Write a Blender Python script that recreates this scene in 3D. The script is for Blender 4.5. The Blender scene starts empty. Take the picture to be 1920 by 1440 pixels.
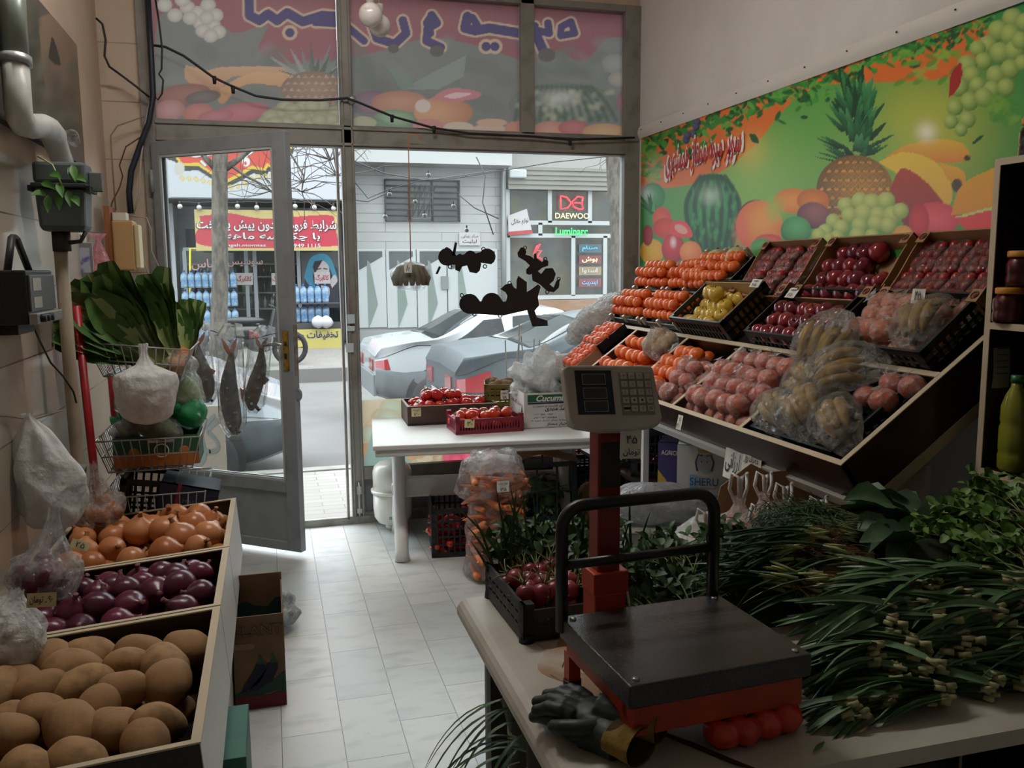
import bpy, math, random
import numpy as np
from mathutils import Vector, Matrix, Euler
from math import pi, sin, cos, radians as R, sqrt

S = bpy.context.scene
COL = S.collection
random.seed(7); np.random.seed(7)

# ---------------------------------------------------------------- camera, world, light, exposure
FPX, EYE = 1620.0, np.array([0.0, 0.0, 1.55])
def cam_axes(p=R(7.53), y=R(15.55), r=R(-.41)):
    f = np.array([sin(y)*cos(p), cos(y)*cos(p), -sin(p)])
    rt = np.array([cos(y), -sin(y), 0.0]); up = np.cross(rt, f)
    return cos(r)*rt + sin(r)*up, -sin(r)*rt + cos(r)*up, f
RT, UP, FW = cam_axes()
cd = bpy.data.cameras.new('camera'); cd.sensor_width = 36.0; cd.lens = 36.0*FPX/1920; cd.clip_start = .02; cd.clip_end = 200
co = bpy.data.objects.new('camera', cd); COL.objects.link(co)
m = Matrix((Vector(RT), Vector(UP), Vector(-FW))).transposed().to_4x4(); m.translation = Vector(EYE); co.matrix_world = m
S.camera = co
def ray(px, py): return RT*(px-960)/FPX - UP*(py-720)/FPX + FW
def at(px, py, x=None, y=None, z=None):
    """the point of the photograph's pixel that lies on the plane x=, y= or z="""
    d = ray(px, py); k, v = (0, x) if x is not None else (1, y) if y is not None else (2, z)
    return Vector(EYE + d*(v-EYE[k])/d[k])
def pixa(P):
    v = P-EYE; w = v@FW
    return 960+FPX*(v@RT)/w, 720-FPX*(v@UP)/w

w = bpy.data.worlds.new('overcast'); S.world = w; w.use_nodes = True
nt = w.node_tree; bg = nt.nodes['Background']
tc = nt.nodes.new('ShaderNodeTexCoord'); sp = nt.nodes.new('ShaderNodeSeparateXYZ'); mr = nt.nodes.new('ShaderNodeMapRange')
nt.links.new(tc.outputs['Generated'], sp.inputs[0]); nt.links.new(sp.outputs['Z'], mr.inputs[0])
mr.inputs[1].default_value = 0.0; mr.inputs[2].default_value = 1.0; mr.inputs[3].default_value = 0.8; mr.inputs[4].default_value = 2.4
nt.links.new(mr.outputs[0], bg.inputs['Strength']); bg.inputs['Color'].default_value = (.88, .95, 1.0, 1)
pl = bpy.data.lights.new('shopfront_portal', 'AREA'); pl.shape = 'RECTANGLE'; pl.size = 3.0; pl.size_y = 3.3; pl.cycles.is_portal = True
po = bpy.data.objects.new('shopfront_portal', pl); COL.objects.link(po); po.location = (.85, 5.45, 1.6); po.rotation_euler = (R(-90), 0, 0)
S.view_settings.view_transform = 'Standard'; S.view_settings.look = 'None'; S.view_settings.gamma = 1.0; S.view_settings.use_curve_mapping = False
S.view_settings.exposure = 2.0
S.cycles.max_bounces = 8; S.cycles.diffuse_bounces = 4; S.cycles.glossy_bounces = 3; S.cycles.transparent_max_bounces = 16
S.cycles.caustics_reflective = False; S.cycles.caustics_refractive = False

# ---------------------------------------------------------------- colours and materials
STREET = [1.0]      # light balance put into colour: street darkened so exposure can lift the interior
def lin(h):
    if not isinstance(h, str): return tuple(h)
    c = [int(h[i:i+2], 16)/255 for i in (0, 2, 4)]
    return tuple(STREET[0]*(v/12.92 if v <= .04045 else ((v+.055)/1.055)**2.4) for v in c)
MATS = {}
def _new(name):
    mt = bpy.data.materials.new(name); mt.use_nodes = True; MATS[name] = mt
    return mt, mt.node_tree, mt.node_tree.nodes['Principled BSDF']
def rgba(h): return (*lin(h), 1.0)
def mixn(nt, fac, a, b):
    n = nt.nodes.new('ShaderNodeMix'); n.data_type = 'RGBA'
    if isinstance(fac, (int, float)): n.inputs[0].default_value = fac
    else: nt.links.new(fac, n.inputs[0])
    for i, v in ((6, a), (7, b)):
        if isinstance(v, (str, tuple)): n.inputs[i].default_value = rgba(v)
        else: nt.links.new(v, n.inputs[i])
    return n.outputs[2]
def noisen(nt, scale, lo=.35, hi=.65, detail=4, vec=None, stretch=None):
    tc = nt.nodes.new('ShaderNodeTexCoord'); v = tc.outputs['Object']
    if stretch:
        mp = nt.nodes.new('ShaderNodeMapping'); mp.inputs['Scale'].default_value = stretch; nt.links.new(v, mp.inputs[0]); v = mp.outputs[0]
    n = nt.nodes.new('ShaderNodeTexNoise'); n.inputs['Scale'].default_value = scale; n.inputs['Detail'].default_value = detail
    nt.links.new(v, n.inputs['Vector'])
    r = nt.nodes.new('ShaderNodeMapRange'); r.inputs[1].default_value = lo; r.inputs[2].default_value = hi
    nt.links.new(n.outputs['Fac'], r.inputs[0])
    return r.outputs[0]
def M(name, col, rough=.6, metal=0.0, spec=.5, noise=None, rnd=None, bump=None, coat=0.0, emis=0.0, trans=0.0, sss=0.0, stretch=None):
    """noise=(scale, colour, lo, hi); rnd=colour mixed in by object; bump=(scale, strength, distance)"""
    if name in MATS: return MATS[name]
    mt, nt, b = _new(name)
    c = rgba(col); b.inputs['Base Color'].default_value = c; src = col
    if noise:
        src = mixn(nt, noisen(nt, noise[0], *(noise[2:4] or (.35, .65)), stretch=stretch), src, noise[1])
    if rnd:
        oi = nt.nodes.new('ShaderNodeObjectInfo'); src = mixn(nt, oi.outputs['Random'], src, rnd)
    if src is not col: nt.links.new(src, b.inputs['Base Color'])
    b.inputs['Roughness'].default_value = rough; b.inputs['Metallic'].default_value = metal
    b.inputs['Specular IOR Level'].default_value = spec; b.inputs['Coat Weight'].default_value = coat
    if emis: b.inputs['Emission Color'].default_value = c; b.inputs['Emission Strength'].default_value = emis
    if trans: b.inputs['Transmission Weight'].default_value = trans; b.inputs['IOR'].default_value = 1.4
    if sss:
        b.inputs['Subsurface Weight'].default_value = sss; b.inputs['Subsurface Radius'].default_value = (.02, .01, .006)
    if bump:
        f = noisen(nt, bump[0], 0, 1, stretch=stretch); bn = nt.nodes.new('ShaderNodeBump')
        bn.inputs['Strength'].default_value = bump[1]; bn.inputs['Distance'].default_value = bump[2] if len(bump) > 2 else .01
        nt.links.new(f, bn.inputs['Height']); nt.links.new(bn.outputs[0], b.inputs['Normal'])
    return mt
def FILM(name, tint='FFFFFF', clear=.55, rough=.12, scale=22, gloss=.5, strength=.8, thru=.5):
    """thin crinkled plastic: part clear, part milky, part glossy"""
    if name in MATS: return MATS[name]
    mt, nt, b = _new(name); nt.nodes.remove(b); out = nt.nodes['Material Output']
    N = nt.nodes.new; L = nt.links.new
    f = noisen(nt, scale, .3, .7, 5); bn = N('ShaderNodeBump'); bn.inputs['Strength'].default_value = strength; bn.inputs['Distance'].default_value = .02
    L(f, bn.inputs['Height'])
    t = N('ShaderNodeBsdfTransparent'); t.inputs[0].default_value = (.97, .97, .97, 1)
    d = N('ShaderNodeBsdfDiffuse'); tl = N('ShaderNodeBsdfTranslucent'); g = N('ShaderNodeBsdfGlossy')
    for n in (d, tl): n.inputs['Color'].default_value = rgba(tint)
    g.inputs['Roughness'].default_value = rough
    for n in (d, tl, g): L(bn.outputs[0], n.inputs['Normal'])
    m1 = N('ShaderNodeMixShader'); m1.inputs[0].default_value = thru; L(d.outputs[0], m1.inputs[1]); L(tl.outputs[0], m1.inputs[2])
    lw = N('ShaderNodeLayerWeight'); lw.inputs['Blend'].default_value = .35; L(bn.outputs[0], lw.inputs['Normal'])
    mg = N('ShaderNodeMath'); mg.operation = 'MULTIPLY'; mg.inputs[1].default_value = gloss; L(lw.outputs['Fresnel'], mg.inputs[0])
    mc = N('ShaderNodeMapRange'); mc.inputs[3].default_value = max(0, (1-clear)-.22); mc.inputs[4].default_value = min(1, (1-clear)+.22); L(f, mc.inputs[0])
    m2 = N('ShaderNodeMixShader'); L(mc.outputs[0], m2.inputs[0]); L(t.outputs[0], m2.inputs[1]); L(m1.outputs[0], m2.inputs[2])
    m3 = N('ShaderNodeMixShader'); L(mg.outputs[0], m3.inputs[0]); L(m2.outputs[0], m3.inputs[1]); L(g.outputs[0], m3.inputs[2])
    L(m3.outputs[0], out.inputs['Surface'])
    return mt
def GLASS(name, haze=.05, tint=(.95, .97, .96)):
    if name in MATS: return MATS[name]
    mt, nt, b = _new(name); nt.nodes.remove(b); out = nt.nodes['Material Output']; N = nt.nodes.new; L = nt.links.new
    t = N('ShaderNodeBsdfTransparent'); t.inputs[0].default_value = (*tint, 1)
    d = N('ShaderNodeBsdfTranslucent'); d.inputs[0].default_value = (.85, .87, .88, 1); g = N('ShaderNodeBsdfGlossy'); g.inputs['Roughness'].default_value = .03
    f = noisen(nt, 3, .3, .75); mm = N('ShaderNodeMath'); mm.operation = 'MULTIPLY'; mm.inputs[1].default_value = haze*2; L(f, mm.inputs[0])
    m1 = N('ShaderNodeMixShader'); L(mm.outputs[0], m1.inputs[0]); L(t.outputs[0], m1.inputs[1]); L(d.outputs[0], m1.inputs[2])
    lw = N('ShaderNodeFresnel'); lw.inputs['IOR'].default_value = 1.3
    m2 = N('ShaderNodeMixShader'); L(lw.outputs[0], m2.inputs[0]); L(m1.outputs[0], m2.inputs[1]); L(g.outputs[0], m2.inputs[2])
    L(m2.outputs[0], out.inputs['Surface'])
    return mt
def PRINT(name, rough=.5, translucent=0.0, spec=.4):
    """printed sheet: colour read from the sheet's own colour attribute"""
    if name in MATS: return MATS[name]
    mt, nt, b = _new(name); a = nt.nodes.new('ShaderNodeAttribute'); a.attribute_name = 'Col'
    nt.links.new(a.outputs['Color'], b.inputs['Base Color']); b.inputs['Roughness'].default_value = rough; b.inputs['Specular IOR Level'].default_value = spec
    if translucent:
        t = nt.nodes.new('ShaderNodeBsdfTranslucent'); nt.links.new(a.outputs['Color'], t.inputs[0]); mx = nt.nodes.new('ShaderNodeMixShader'); mx.inputs[0].default_value = translucent
        nt.links.new(b.outputs[0], mx.inputs[1]); nt.links.new(t.outputs[0], mx.inputs[2]); nt.links.new(mx.outputs[0], nt.nodes['Material Output'].inputs['Surface'])
    return mt

# ---------------------------------------------------------------- mesh building
class MB:
    def __init__(s): s.v = []; s.f = []; s.mi = []; s.sm = []
    def add(s, vs, fs, mat=0, smooth=False, T=None):
        n = len(s.v)
        if T is not None: vs = [T @ Vector(p) for p in vs]
        s.v += [tuple(p) for p in vs]; s.f += [tuple(i+n for i in f) for f in fs]
        s.mi += [mat]*len(fs); s.sm += [smooth]*len(fs); return s
    def box(s, c, d, mat=0, T=None):
        x, y, z = c; a, b, e = d[0]/2, d[1]/2, d[2]/2
        vs = [(x+i*a, y+j*b, z+k*e) for k in (-1, 1) for j in (-1, 1) for i in (-1, 1)]
        return s.add(vs, [(0,2,3,1),(4,5,7,6),(0,1,5,4),(2,6,7,3),(0,4,6,2),(1,3,7,5)], mat, False, T)
    def bb(s, x0, x1, y0, y1, z0, z1, mat=0, T=None):
        return s.box(((x0+x1)/2, (y0+y1)/2, (z0+z1)/2), (x1-x0, y1-y0, z1-z0), mat, T)
    def prism(s, pts, h0, h1, axis='z', mat=0, T=None, smooth=False):
        """polygon pts (a,b) extruded along axis: z:(a,b,h) y:(a,h,b) x:(h,a,b)"""
        n = len(pts); P = lambda a, b, h: {'z': (a, b, h), 'y': (a, h, b), 'x': (h, a, b)}[axis]
        vs = [P(a, b, h0) for a, b in pts]+[P(a, b, h1) for a, b in pts]
        fs = [tuple(range(n-1, -1, -1)), tuple(range(n, 2*n))]
        s.add(vs, fs, mat, False, T); k = len(s.v)-2*n
        for i in range(n):
            j = (i+1) % n; s.f.append((k+i, k+j, k+n+j, k+n+i)); s.mi.append(mat); s.sm.append(smooth)
        return s
    def tube(s, path, r, n=8, mat=0, cap=True, T=None, smooth=True, closed=False):
        P = [Vector(p) for p in path]; m = len(P); rr = r if isinstance(r, (list, tuple)) else [r]*m
        vs = []; fs = []; up = None
        for i in range(m):
            if closed: t = (P[(i+1) % m]-P[i-1]).normalized()
            else: t = (P[min(i+1, m-1)]-P[max(i-1, 0)]).normalized()
            if up is None:
                up = Vector((0, 0, 1)) if abs(t.z) < .9 else Vector((1, 0, 0))
            a = (up - t*up.dot(t))
            if a.length < 1e-5: a = t.orthogonal()
            a.normalize(); up = a; b = t.cross(a)
            vs += [P[i] + (a*cos(2*pi*k/n)+b*sin(2*pi*k/n))*rr[i] for k in range(n)]
        for i in range(m if closed else m-1):
            for k in range(n):
                j = (i+1) % m; fs.append((i*n+k, i*n+(k+1) % n, j*n+(k+1) % n, j*n+k))
        if cap and not closed: fs += [tuple(range(n-1, -1, -1)), tuple((m-1)*n+k for k in range(n))]
        return s.add(vs, fs, mat, smooth, T)
    def lathe(s, prof, n=20, mat=0, T=None, smooth=True, sx=1, sy=1):
        m = len(prof); vs = [(r*cos(2*pi*k/n)*sx, r*sin(2*pi*k/n)*sy, z) for r, z in prof for k in range(n)]
        fs = [(i*n+k, i*n+(k+1) % n, (i+1)*n+(k+1) % n, (i+1)*n+k) for i in range(m-1) for k in range(n)]
        fs += [tuple(range(n-1, -1, -1)), tuple((m-1)*n+k for k in range(n))]
        return s.add(vs, fs, mat, smooth, T)
    def ball(s, c, r, nu=16, nv=10, mat=0, T=None, jit=0):
        r = r if isinstance(r, (tuple, list)) else (r, r, r)
        prof = [(sin(pi*(i+.02)/(nv+.04)), -cos(pi*(i+.02)/(nv+.04))) for i in range(nv+1)]
        k = MB().lathe(prof, nu); vs = [(c[0]+x*r[0], c[1]+y*r[1], c[2]+z*r[2]) for x, y, z in k.v]
        return s.add(vs, k.f, mat, True, T)
    def grid(s, fn, nu, nv, mat=0, smooth=True, T=None, wrap=False):
        vs = [fn(i/(nu-1 if not wrap else nu), j/(nv-1)) for j in range(nv) for i in range(nu)]
        fs = [(j*nu+i, j*nu+(i+1) % nu, (j+1)*nu+(i+1) % nu, (j+1)*nu+i) for j in range(nv-1) for i in range(nu if wrap else nu-1)]
        return s.add(vs, fs, mat, smooth, T)
    def warp(s, fn): s.v = [tuple(fn(Vector(p))) for p in s.v]; return s
    def build(s, name, mats, parent=None, loc=None, rot=None, bevel=0, sub=0):
        me = bpy.data.meshes.new(name); me.from_pydata(s.v, [], s.f)
        for mt in (mats if isinstance(mats, (list, tuple)) else [mats]): me.materials.append(mt)
        me.polygons.foreach_set('material_index', s.mi); me.polygons.foreach_set('use_smooth', s.sm); me.update()
        o = bpy.data.objects.new(name, me); COL.objects.link(o)
        if parent is not None: o.parent = parent
        if loc is not None: o.location = loc
        if rot is not None: o.rotation_euler = rot
        if bevel:
            b = o.modifiers.new('b', 'BEVEL'); b.width = bevel; b.segments = 2; b.limit_method = 'ANGLE'
        if sub:
            b = o.modifiers.new('s', 'SUBSURF'); b.levels = sub; b.render_levels = sub
        return o
def tag(o, label, cat, group=None):
    o['label'] = label; o['category'] = cat
    if group: o['group'] = group
    return o
def thing(name, label, cat, loc=(0, 0, 0), rot=(0, 0, 0), group=None):
    o = bpy.data.objects.new(name, None); COL.objects.link(o); o.location = loc; o.rotation_euler = rot; o.empty_display_size = .05
    return tag(o, label, cat, group)
def struct(o): o['kind'] = 'structure'; return o
KIDS = {}
def kids(o):
    return [c for c in bpy.data.objects if c.parent == o] if o.name not in KIDS else KIDS[o.name]
class Proto:
    """one built thing whose copies (with copies of its parts) are put where the photo shows them; the first call places the source itself"""
    def __init__(s, root): s.r = root; s.k = [(c, [g for g in bpy.data.objects if g.parent == c]) for c in bpy.data.objects if c.parent == root]; s.used = False
    def put(s, loc, rot, scale, label, group=None):
        if not s.used: s.used = True; r = s.r
        else:
            r = s.r.copy(); COL.objects.link(r)
            for c, gs in s.k:
                d = c.copy(); COL.objects.link(d); d.parent = r
                for g in gs:
                    e = g.copy(); COL.objects.link(e); e.parent = d
        r.location = loc; r.rotation_euler = rot; r.scale = scale if isinstance(scale, (tuple, list)) else (scale,)*3
        r['label'] = label
        if group: r['group'] = group
        return r
ORD = 'zeroth first second third fourth fifth sixth seventh eighth ninth tenth eleventh twelfth thirteenth fourteenth fifteenth sixteenth seventeenth eighteenth nineteenth twentieth'.split()
def axes_rot(xd, yd):
    xd = Vector(xd).normalized(); yd = Vector(yd).normalized(); n = xd.cross(yd).normalized(); yd = n.cross(xd)
    return Matrix((xd, yd, n)).transposed().to_euler()
FRONT = axes_rot((1, 0, 0), (0, 0, 1))          # a sheet seen by someone looking along +y
RIGHTWALL = axes_rot((0, -1, 0), (0, 0, 1))     # a sheet on the right wall
LEFTWALL = axes_rot((0, 1, 0), (0, 0, 1))

# ---------------------------------------------------------------- writing
FORMS = dict(zip('اآبپتثجچحخدذرزژسشصضطظعغفقکگلمنوهیئ', [
    (0xFE8D, 2), (0xFE81, 2), (0xFE8F, 4), (0xFB56, 4), (0xFE95, 4), (0xFE99, 4), (0xFE9D, 4), (0xFB7A, 4), (0xFEA1, 4), (0xFEA5, 4), (0xFEA9, 2), (0xFEAB, 2), (0xFEAD, 2), (0xFEAF, 2), (0xFB8A, 2),
    (0xFEB1, 4), (0xFEB5, 4), (0xFEB9, 4), (0xFEBD, 4), (0xFEC1, 4), (0xFEC5, 4), (0xFEC9, 4), (0xFECD, 4), (0xFED1, 4), (0xFED5, 4), (0xFB8E, 4), (0xFB92, 4), (0xFEDD, 4), (0xFEE1, 4), (0xFEE5, 4), (0xFEED, 2), (0xFEE9, 4), (0xFBFC, 4), (0xFE89, 4)]))
def fa(s):
    """Persian words as joined letter forms, in drawing order"""
    o = []
    for i, c in enumerate(s):
        if c not in FORMS: o.append(c); continue
        b, n = FORMS[c]; pj = i > 0 and s[i-1] in FORMS and FORMS[s[i-1]][1] == 4; nj = n == 4 and i+1 < len(s) and s[i+1] in FORMS
        o.append(chr(b + (3 if pj and nj else 1 if pj else 2 if nj else 0)))
    out = ''.join(o[::-1]); res = ''; num = ''
    for c in out:
        if c in '۰۱۲۳۴۵۶۷۸۹0123456789': num = c+num
        else: res += num+c; num = ''
    return res+num
def letters(name, s, mt, parent, loc, rot, w=None, h=None, bold=0.0, depth=0.0, slant=0.0, mirror=False):
    cu = bpy.data.curves.new('t', 'FONT'); cu.body = s; cu.size = 1; cu.offset = bold; cu.resolution_u = 3; cu.shear = slant
    if depth: cu.extrude = .02
    o = bpy.data.objects.new('t', cu); COL.objects.link(o); dg = bpy.context.evaluated_depsgraph_get(); dg.update()
    me = bpy.data.meshes.new_from_object(o.evaluated_get(dg)); bpy.data.objects.remove(o); bpy.data.curves.remove(cu)
    co_ = np.empty(len(me.vertices)*3, np.float32); me.vertices.foreach_get('co', co_); co_ = co_.reshape(-1, 3)
    if len(co_):
        lo, hi = co_.min(0), co_.max(0); c = (lo+hi)/2; sx = sy = 1.0
        if w: sx = w/max(hi[0]-lo[0], 1e-4); sy = sx
        if h: sy = h/max(hi[1]-lo[1], 1e-4); sx = sx if w else sy
        co_ = (co_-c)*[sx*(-1 if mirror else 1), sy, depth/.04 if depth else 1]; me.vertices.foreach_set('co', co_.astype(np.float32).ravel())
    me.materials.clear(); me.materials.append(mt); me.update()
    o = bpy.data.objects.new(name, me); COL.objects.link(o); o.parent = parent; o.location = loc; o.rotation_euler = rot
    return o
INK = M('black_ink', '101014', .6)

# ---------------------------------------------------------------- printed pictures
class Canvas:
    """a printed sheet: a fine grid of points on its plane, each with its own ink colour; shapes are drawn in the photograph's pixels as they fall on that plane"""
    def __init__(s, o, xd, yd, w, h, nx, ny, base):
        s.o = np.array(o, float); s.xd = np.array(xd, float); s.yd = np.array(yd, float); s.w, s.h, s.nx, s.ny = w, h, nx, ny
        U, V = np.meshgrid(np.linspace(0, w, nx), np.linspace(0, h, ny)); s.U, s.V = U, V
        P = s.o + U[..., None]*s.xd + V[..., None]*s.yd
        s.X, s.Y = pixa(P); s.C = np.empty((ny, nx, 3)); s.C[:] = lin(base)
        s.z = (1, 0, 1, 0)
    def view(s, x0, y0, k): s.z = (k, x0, k, y0)
    def pt(s, x, y): return s.z[0]*x+s.z[1], s.z[2]*y+s.z[3]
    def put(s, a, col):
        col = np.array(lin(col)) if isinstance(col, str) else col
        s.C = s.C*(1-a[..., None]) + col*a[..., None]
    def ell(s, cx, cy, rx, ry, c, c2=None, ang=0, soft=1.2, hx=0, hy=0, op=1):
        cx, cy = s.pt(cx, cy); rx *= s.z[0]; ry *= s.z[0]; a = R(ang); dx, dy = s.X-cx, s.Y-cy
        u = (dx*cos(a)+dy*sin(a))/rx; v = (-dx*sin(a)+dy*cos(a))/ry; d = np.sqrt(u*u+v*v)
        al = np.clip((1-d)*min(rx, ry)/soft+.5, 0, 1)*op
        if c2 is None: s.put(al, c); return
        t = np.clip(np.sqrt((u-hx)**2+(v-hy)**2), 0, 1.3)[..., None]/1.3; t = t**1.5
        s.put(al, np.array(lin(c))*(1-t)+np.array(lin(c2))*t)
    def mask(s, pts):
        pts = [s.pt(*p) for p in pts]; ins = np.zeros(s.X.shape, bool); n = len(pts)
        for i in range(n):
            (x1, y1), (x2, y2) = pts[i], pts[(i+1) % n]
            if y1 == y2: continue
            c = ((y1 > s.Y) != (y2 > s.Y)) & (s.X < (x2-x1)*(s.Y-y1)/(y2-y1)+x1); ins ^= c
        return ins.astype(float)
    def poly(s, pts, c, c2=None, op=1):
        mk = s.mask(pts)*op
        if c2 is None: s.put(mk, c); return
        ys = [s.pt(*p)[1] for p in pts]; t = np.clip((s.Y-min(ys))/(max(ys)-min(ys)+1e-6), 0, 1)[..., None]
        s.put(mk, np.array(lin(c))*(1-t)+np.array(lin(c2))*t)
    def stroke(s, pts, wd, c, soft=1.0, op=1):
        pts = [s.pt(*p) for p in pts]; wd *= s.z[0]; D = np.full(s.X.shape, 1e9)
        for (x1, y1), (x2, y2) in zip(pts[:-1], pts[1:]):
            L = (x2-x1)**2+(y2-y1)**2+1e-9; t = np.clip(((s.X-x1)*(x2-x1)+(s.Y-y1)*(y2-y1))/L, 0, 1)
            D = np.minimum(D, np.hypot(s.X-x1-t*(x2-x1), s.Y-y1-t*(y2-y1)))
        s.put(np.clip((wd/2-D)/soft+.5, 0, 1)*op, c)
    def glow(s, cx, cy, r, c, op=1):
        cx, cy = s.pt(cx, cy); r *= s.z[0]; s.put(np.exp(-((s.X-cx)**2+(s.Y-cy)**2)/(r*r))*op, c)
    def curve(s, pts, n=8):
        out = []; P = [pts[0]]+list(pts)+[pts[-1]]
        for i in range(1, len(P)-2):
            for k in range(n):
                t = k/n; out.append(tuple(.5*((2*P[i][j])+(-P[i-1][j]+P[i+1][j])*t+(2*P[i-1][j]-5*P[i][j]+4*P[i+1][j]-P[i+2][j])*t*t+(-P[i-1][j]+3*P[i][j]-3*P[i+1][j]+P[i+2][j])*t**3) for j in (0, 1)))
        return out+[pts[-1]]
    def build(s, name, mt, parent=None, sub=None, wave=None):
        i0, i1 = sub or (0, s.nx-1); U = s.U[:, i0:i1+1]; V = s.V[:, i0:i1+1]; ny, nx = U.shape
        P = s.o + U[..., None]*s.xd + V[..., None]*s.yd
        if wave is not None: P = P + wave(U, V)[..., None]*np.cross(s.xd, s.yd)
        idx = np.arange(nx*ny).reshape(ny, nx); F = np.stack([idx[:-1, :-1], idx[:-1, 1:], idx[1:, 1:], idx[1:, :-1]], -1).reshape(-1, 4)
        me = bpy.data.meshes.new(name); me.vertices.add(nx*ny); me.vertices.foreach_set('co', P.reshape(-1).astype(np.float32))
        me.loops.add(F.size); me.loops.foreach_set('vertex_index', F.reshape(-1).astype(np.int32)); me.polygons.add(len(F))
        me.polygons.foreach_set('loop_start', np.arange(0, F.size, 4, dtype=np.int32)); me.polygons.foreach_set('use_smooth', np.ones(len(F), bool)); me.update(calc_edges=True)
        c = np.ones((nx*ny, 4), np.float32); c[:, :3] = np.clip(s.C[:, i0:i1+1], 0, 1).reshape(-1, 3)
        me.color_attributes.new('Col', 'FLOAT_COLOR', 'POINT').data.foreach_set('color', c.reshape(-1)); me.materials.append(mt)
        o = bpy.data.objects.new(name, me); COL.objects.link(o); o.parent = parent
        return o
# ---------------------------------------------------------------- the room
YF, XL, XR = 5.3, -.84, 2.33
def floor_mat():
    mt, nt, b = _new('marble_tiles'); N = nt.nodes.new; L = nt.links.new
    tc = N('ShaderNodeTexCoord'); mp = N('ShaderNodeMapping'); mp.inputs['Rotation'].default_value = (0, 0, R(90)); mp.inputs['Location'].default_value = (.153, .023, 0)
    L(tc.outputs['Object'], mp.inputs[0]); br = N('ShaderNodeTexBrick'); L(mp.outputs[0], br.inputs['Vector'])
    br.offset = .5; br.inputs['Scale'].default_value = 1; br.inputs['Mortar Size'].default_value = .0016; br.inputs['Mortar Smooth'].default_value = .3
    br.inputs['Brick Width'].default_value = .411; br.inputs['Row Height'].default_value = .1985
    br.inputs['Color1'].default_value = rgba('cccac4'); br.inputs['Color2'].default_value = rgba('b6bcba'); br.inputs['Mortar'].default_value = rgba('6e6a60')
    v1 = noisen(nt, 6, .5, .75, 8, stretch=(1, 2.2, 1)); v2 = noisen(nt, 38, .66, .8, 3)
    c = mixn(nt, v1, br.outputs['Color'], 'a8acaa'); mt2 = N('ShaderNodeMath'); mt2.operation = 'MULTIPLY'; mt2.inputs[1].default_value = .4; L(v2, mt2.inputs[0])
    c = mixn(nt, mt2.outputs[0], c, '7b7568'); L(c, b.inputs['Base Color']); b.inputs['Roughness'].default_value = .33
    bn = N('ShaderNodeBump'); bn.inputs['Strength'].default_value = .4; bn.inputs['Distance'].default_value = .002; bn.invert = True; L(br.outputs['Fac'], bn.inputs['Height']); L(bn.outputs[0], b.inputs['Normal'])
    return mt
def tile_mat(name, c1, c2, mortar, w, h, rough, rot, off=0, ms=.003):
    mt, nt, b = _new(name); N = nt.nodes.new; L = nt.links.new
    tc = N('ShaderNodeTexCoord'); mp = N('ShaderNodeMapping'); mp.inputs['Rotation'].default_value = rot; L(tc.outputs['Object'], mp.inputs[0])
    br = N('ShaderNodeTexBrick'); L(mp.outputs[0], br.inputs['Vector']); br.offset = off; br.inputs['Scale'].default_value = 1
    br.inputs['Mortar Size'].default_value = ms; br.inputs['Brick Width'].default_value = w; br.inputs['Row Height'].default_value = h
    for k, v in (('Color1', c1), ('Color2', c2), ('Mortar', mortar)): br.inputs[k].default_value = rgba(v)
    v = noisen(nt, 2.5, .4, .8); c = mixn(nt, v, br.outputs['Color'], c2); L(c, b.inputs['Base Color']); b.inputs['Roughness'].default_value = rough
    return mt
PLASTER = M('plaster', 'dedbd6', .9, noise=(3, 'd6d2cc', .4, .7), bump=(60, .08, .004))
BEIGE = M('beige_plaster', 'cdb9a6', .9, noise=(2, 'bda893', .4, .7), bump=(50, .1, .004))
WTILE = tile_mat('wall_tiles', 'c3b8aa', 'b3a797', '6f665b', .25, .33, .14, (R(90), 0, R(90)))
RTILE = tile_mat('return_tiles', 'c9b6a3', 'bfaa96', '8d7f70', .6, .31, .5, (R(90), 0, 0))
CEIL = M('ceiling_paint', 'ece9e4', .95)
FRAME = M('grey_frame_paint', '8a8781', .5, noise=(9, '6f6a62', .5, .75), bump=(30, .06, .002))
DOORP = M('grey_door_paint', '8e9398', .45, noise=(7, '7b7f82', .5, .75))
RUSTY = M('rusty_edge', '6d5a48', .8, noise=(30, '8a8781', .4, .6))
PANE = GLASS('window_glass', .018)
DPANE = GLASS('door_glass', .012)
struct(MB().bb(XL-.1, XR+.1, -1.6, YF+.06, -.1, 0).build('floor', floor_mat()))
struct(MB().bb(XL-.12, XL, -1.6, YF+.15, 0, 1.95).build('wall_left', WTILE))
struct(MB().bb(XL-.12, XL, -1.6, YF+.15, 1.95, 3.6).build('wall_left_upper', BEIGE))
struct(MB().bb(XR, XR+.12, -1.6, YF+.15, 0, 3.6).build('wall_right', PLASTER))
struct(MB().bb(XL-.12, XR+.12, -1.72, -1.6, 0, 3.6).build('wall_back', PLASTER))
struct(MB().bb(XL-.12, XR+.12, -1.72, YF+.15, 3.6, 3.7).build('ceiling', CEIL))
struct(MB().bb(XL, -.63, YF, YF+.15, 0, 3.6).build('wall_front', RTILE))
struct(MB().bb(-.63, XR, YF, YF+.15, 3.19, 3.6).build('wall_front_lintel', BEIGE))
# ---- added fill lamp, unseen above the middle of the shop, to brighten the interior
t = thing('added_fill_lamp', 'added long white fill lamp over the middle of the shop, out of the picture', 'lamp', (.15, 3.2, 3.56))
MB().bb(-.7, .7, -.09, .09, 0, .04).build('housing', M('fill_lamp_housing', 'e8e8e4', .4), t, bevel=.005); MB().bb(-.66, .66, -.07, .07, -.02, -.001).build('diffuser', M('fill_lamp_diffuser', 'fffaf4', .4, emis=13.0), t)
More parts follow.
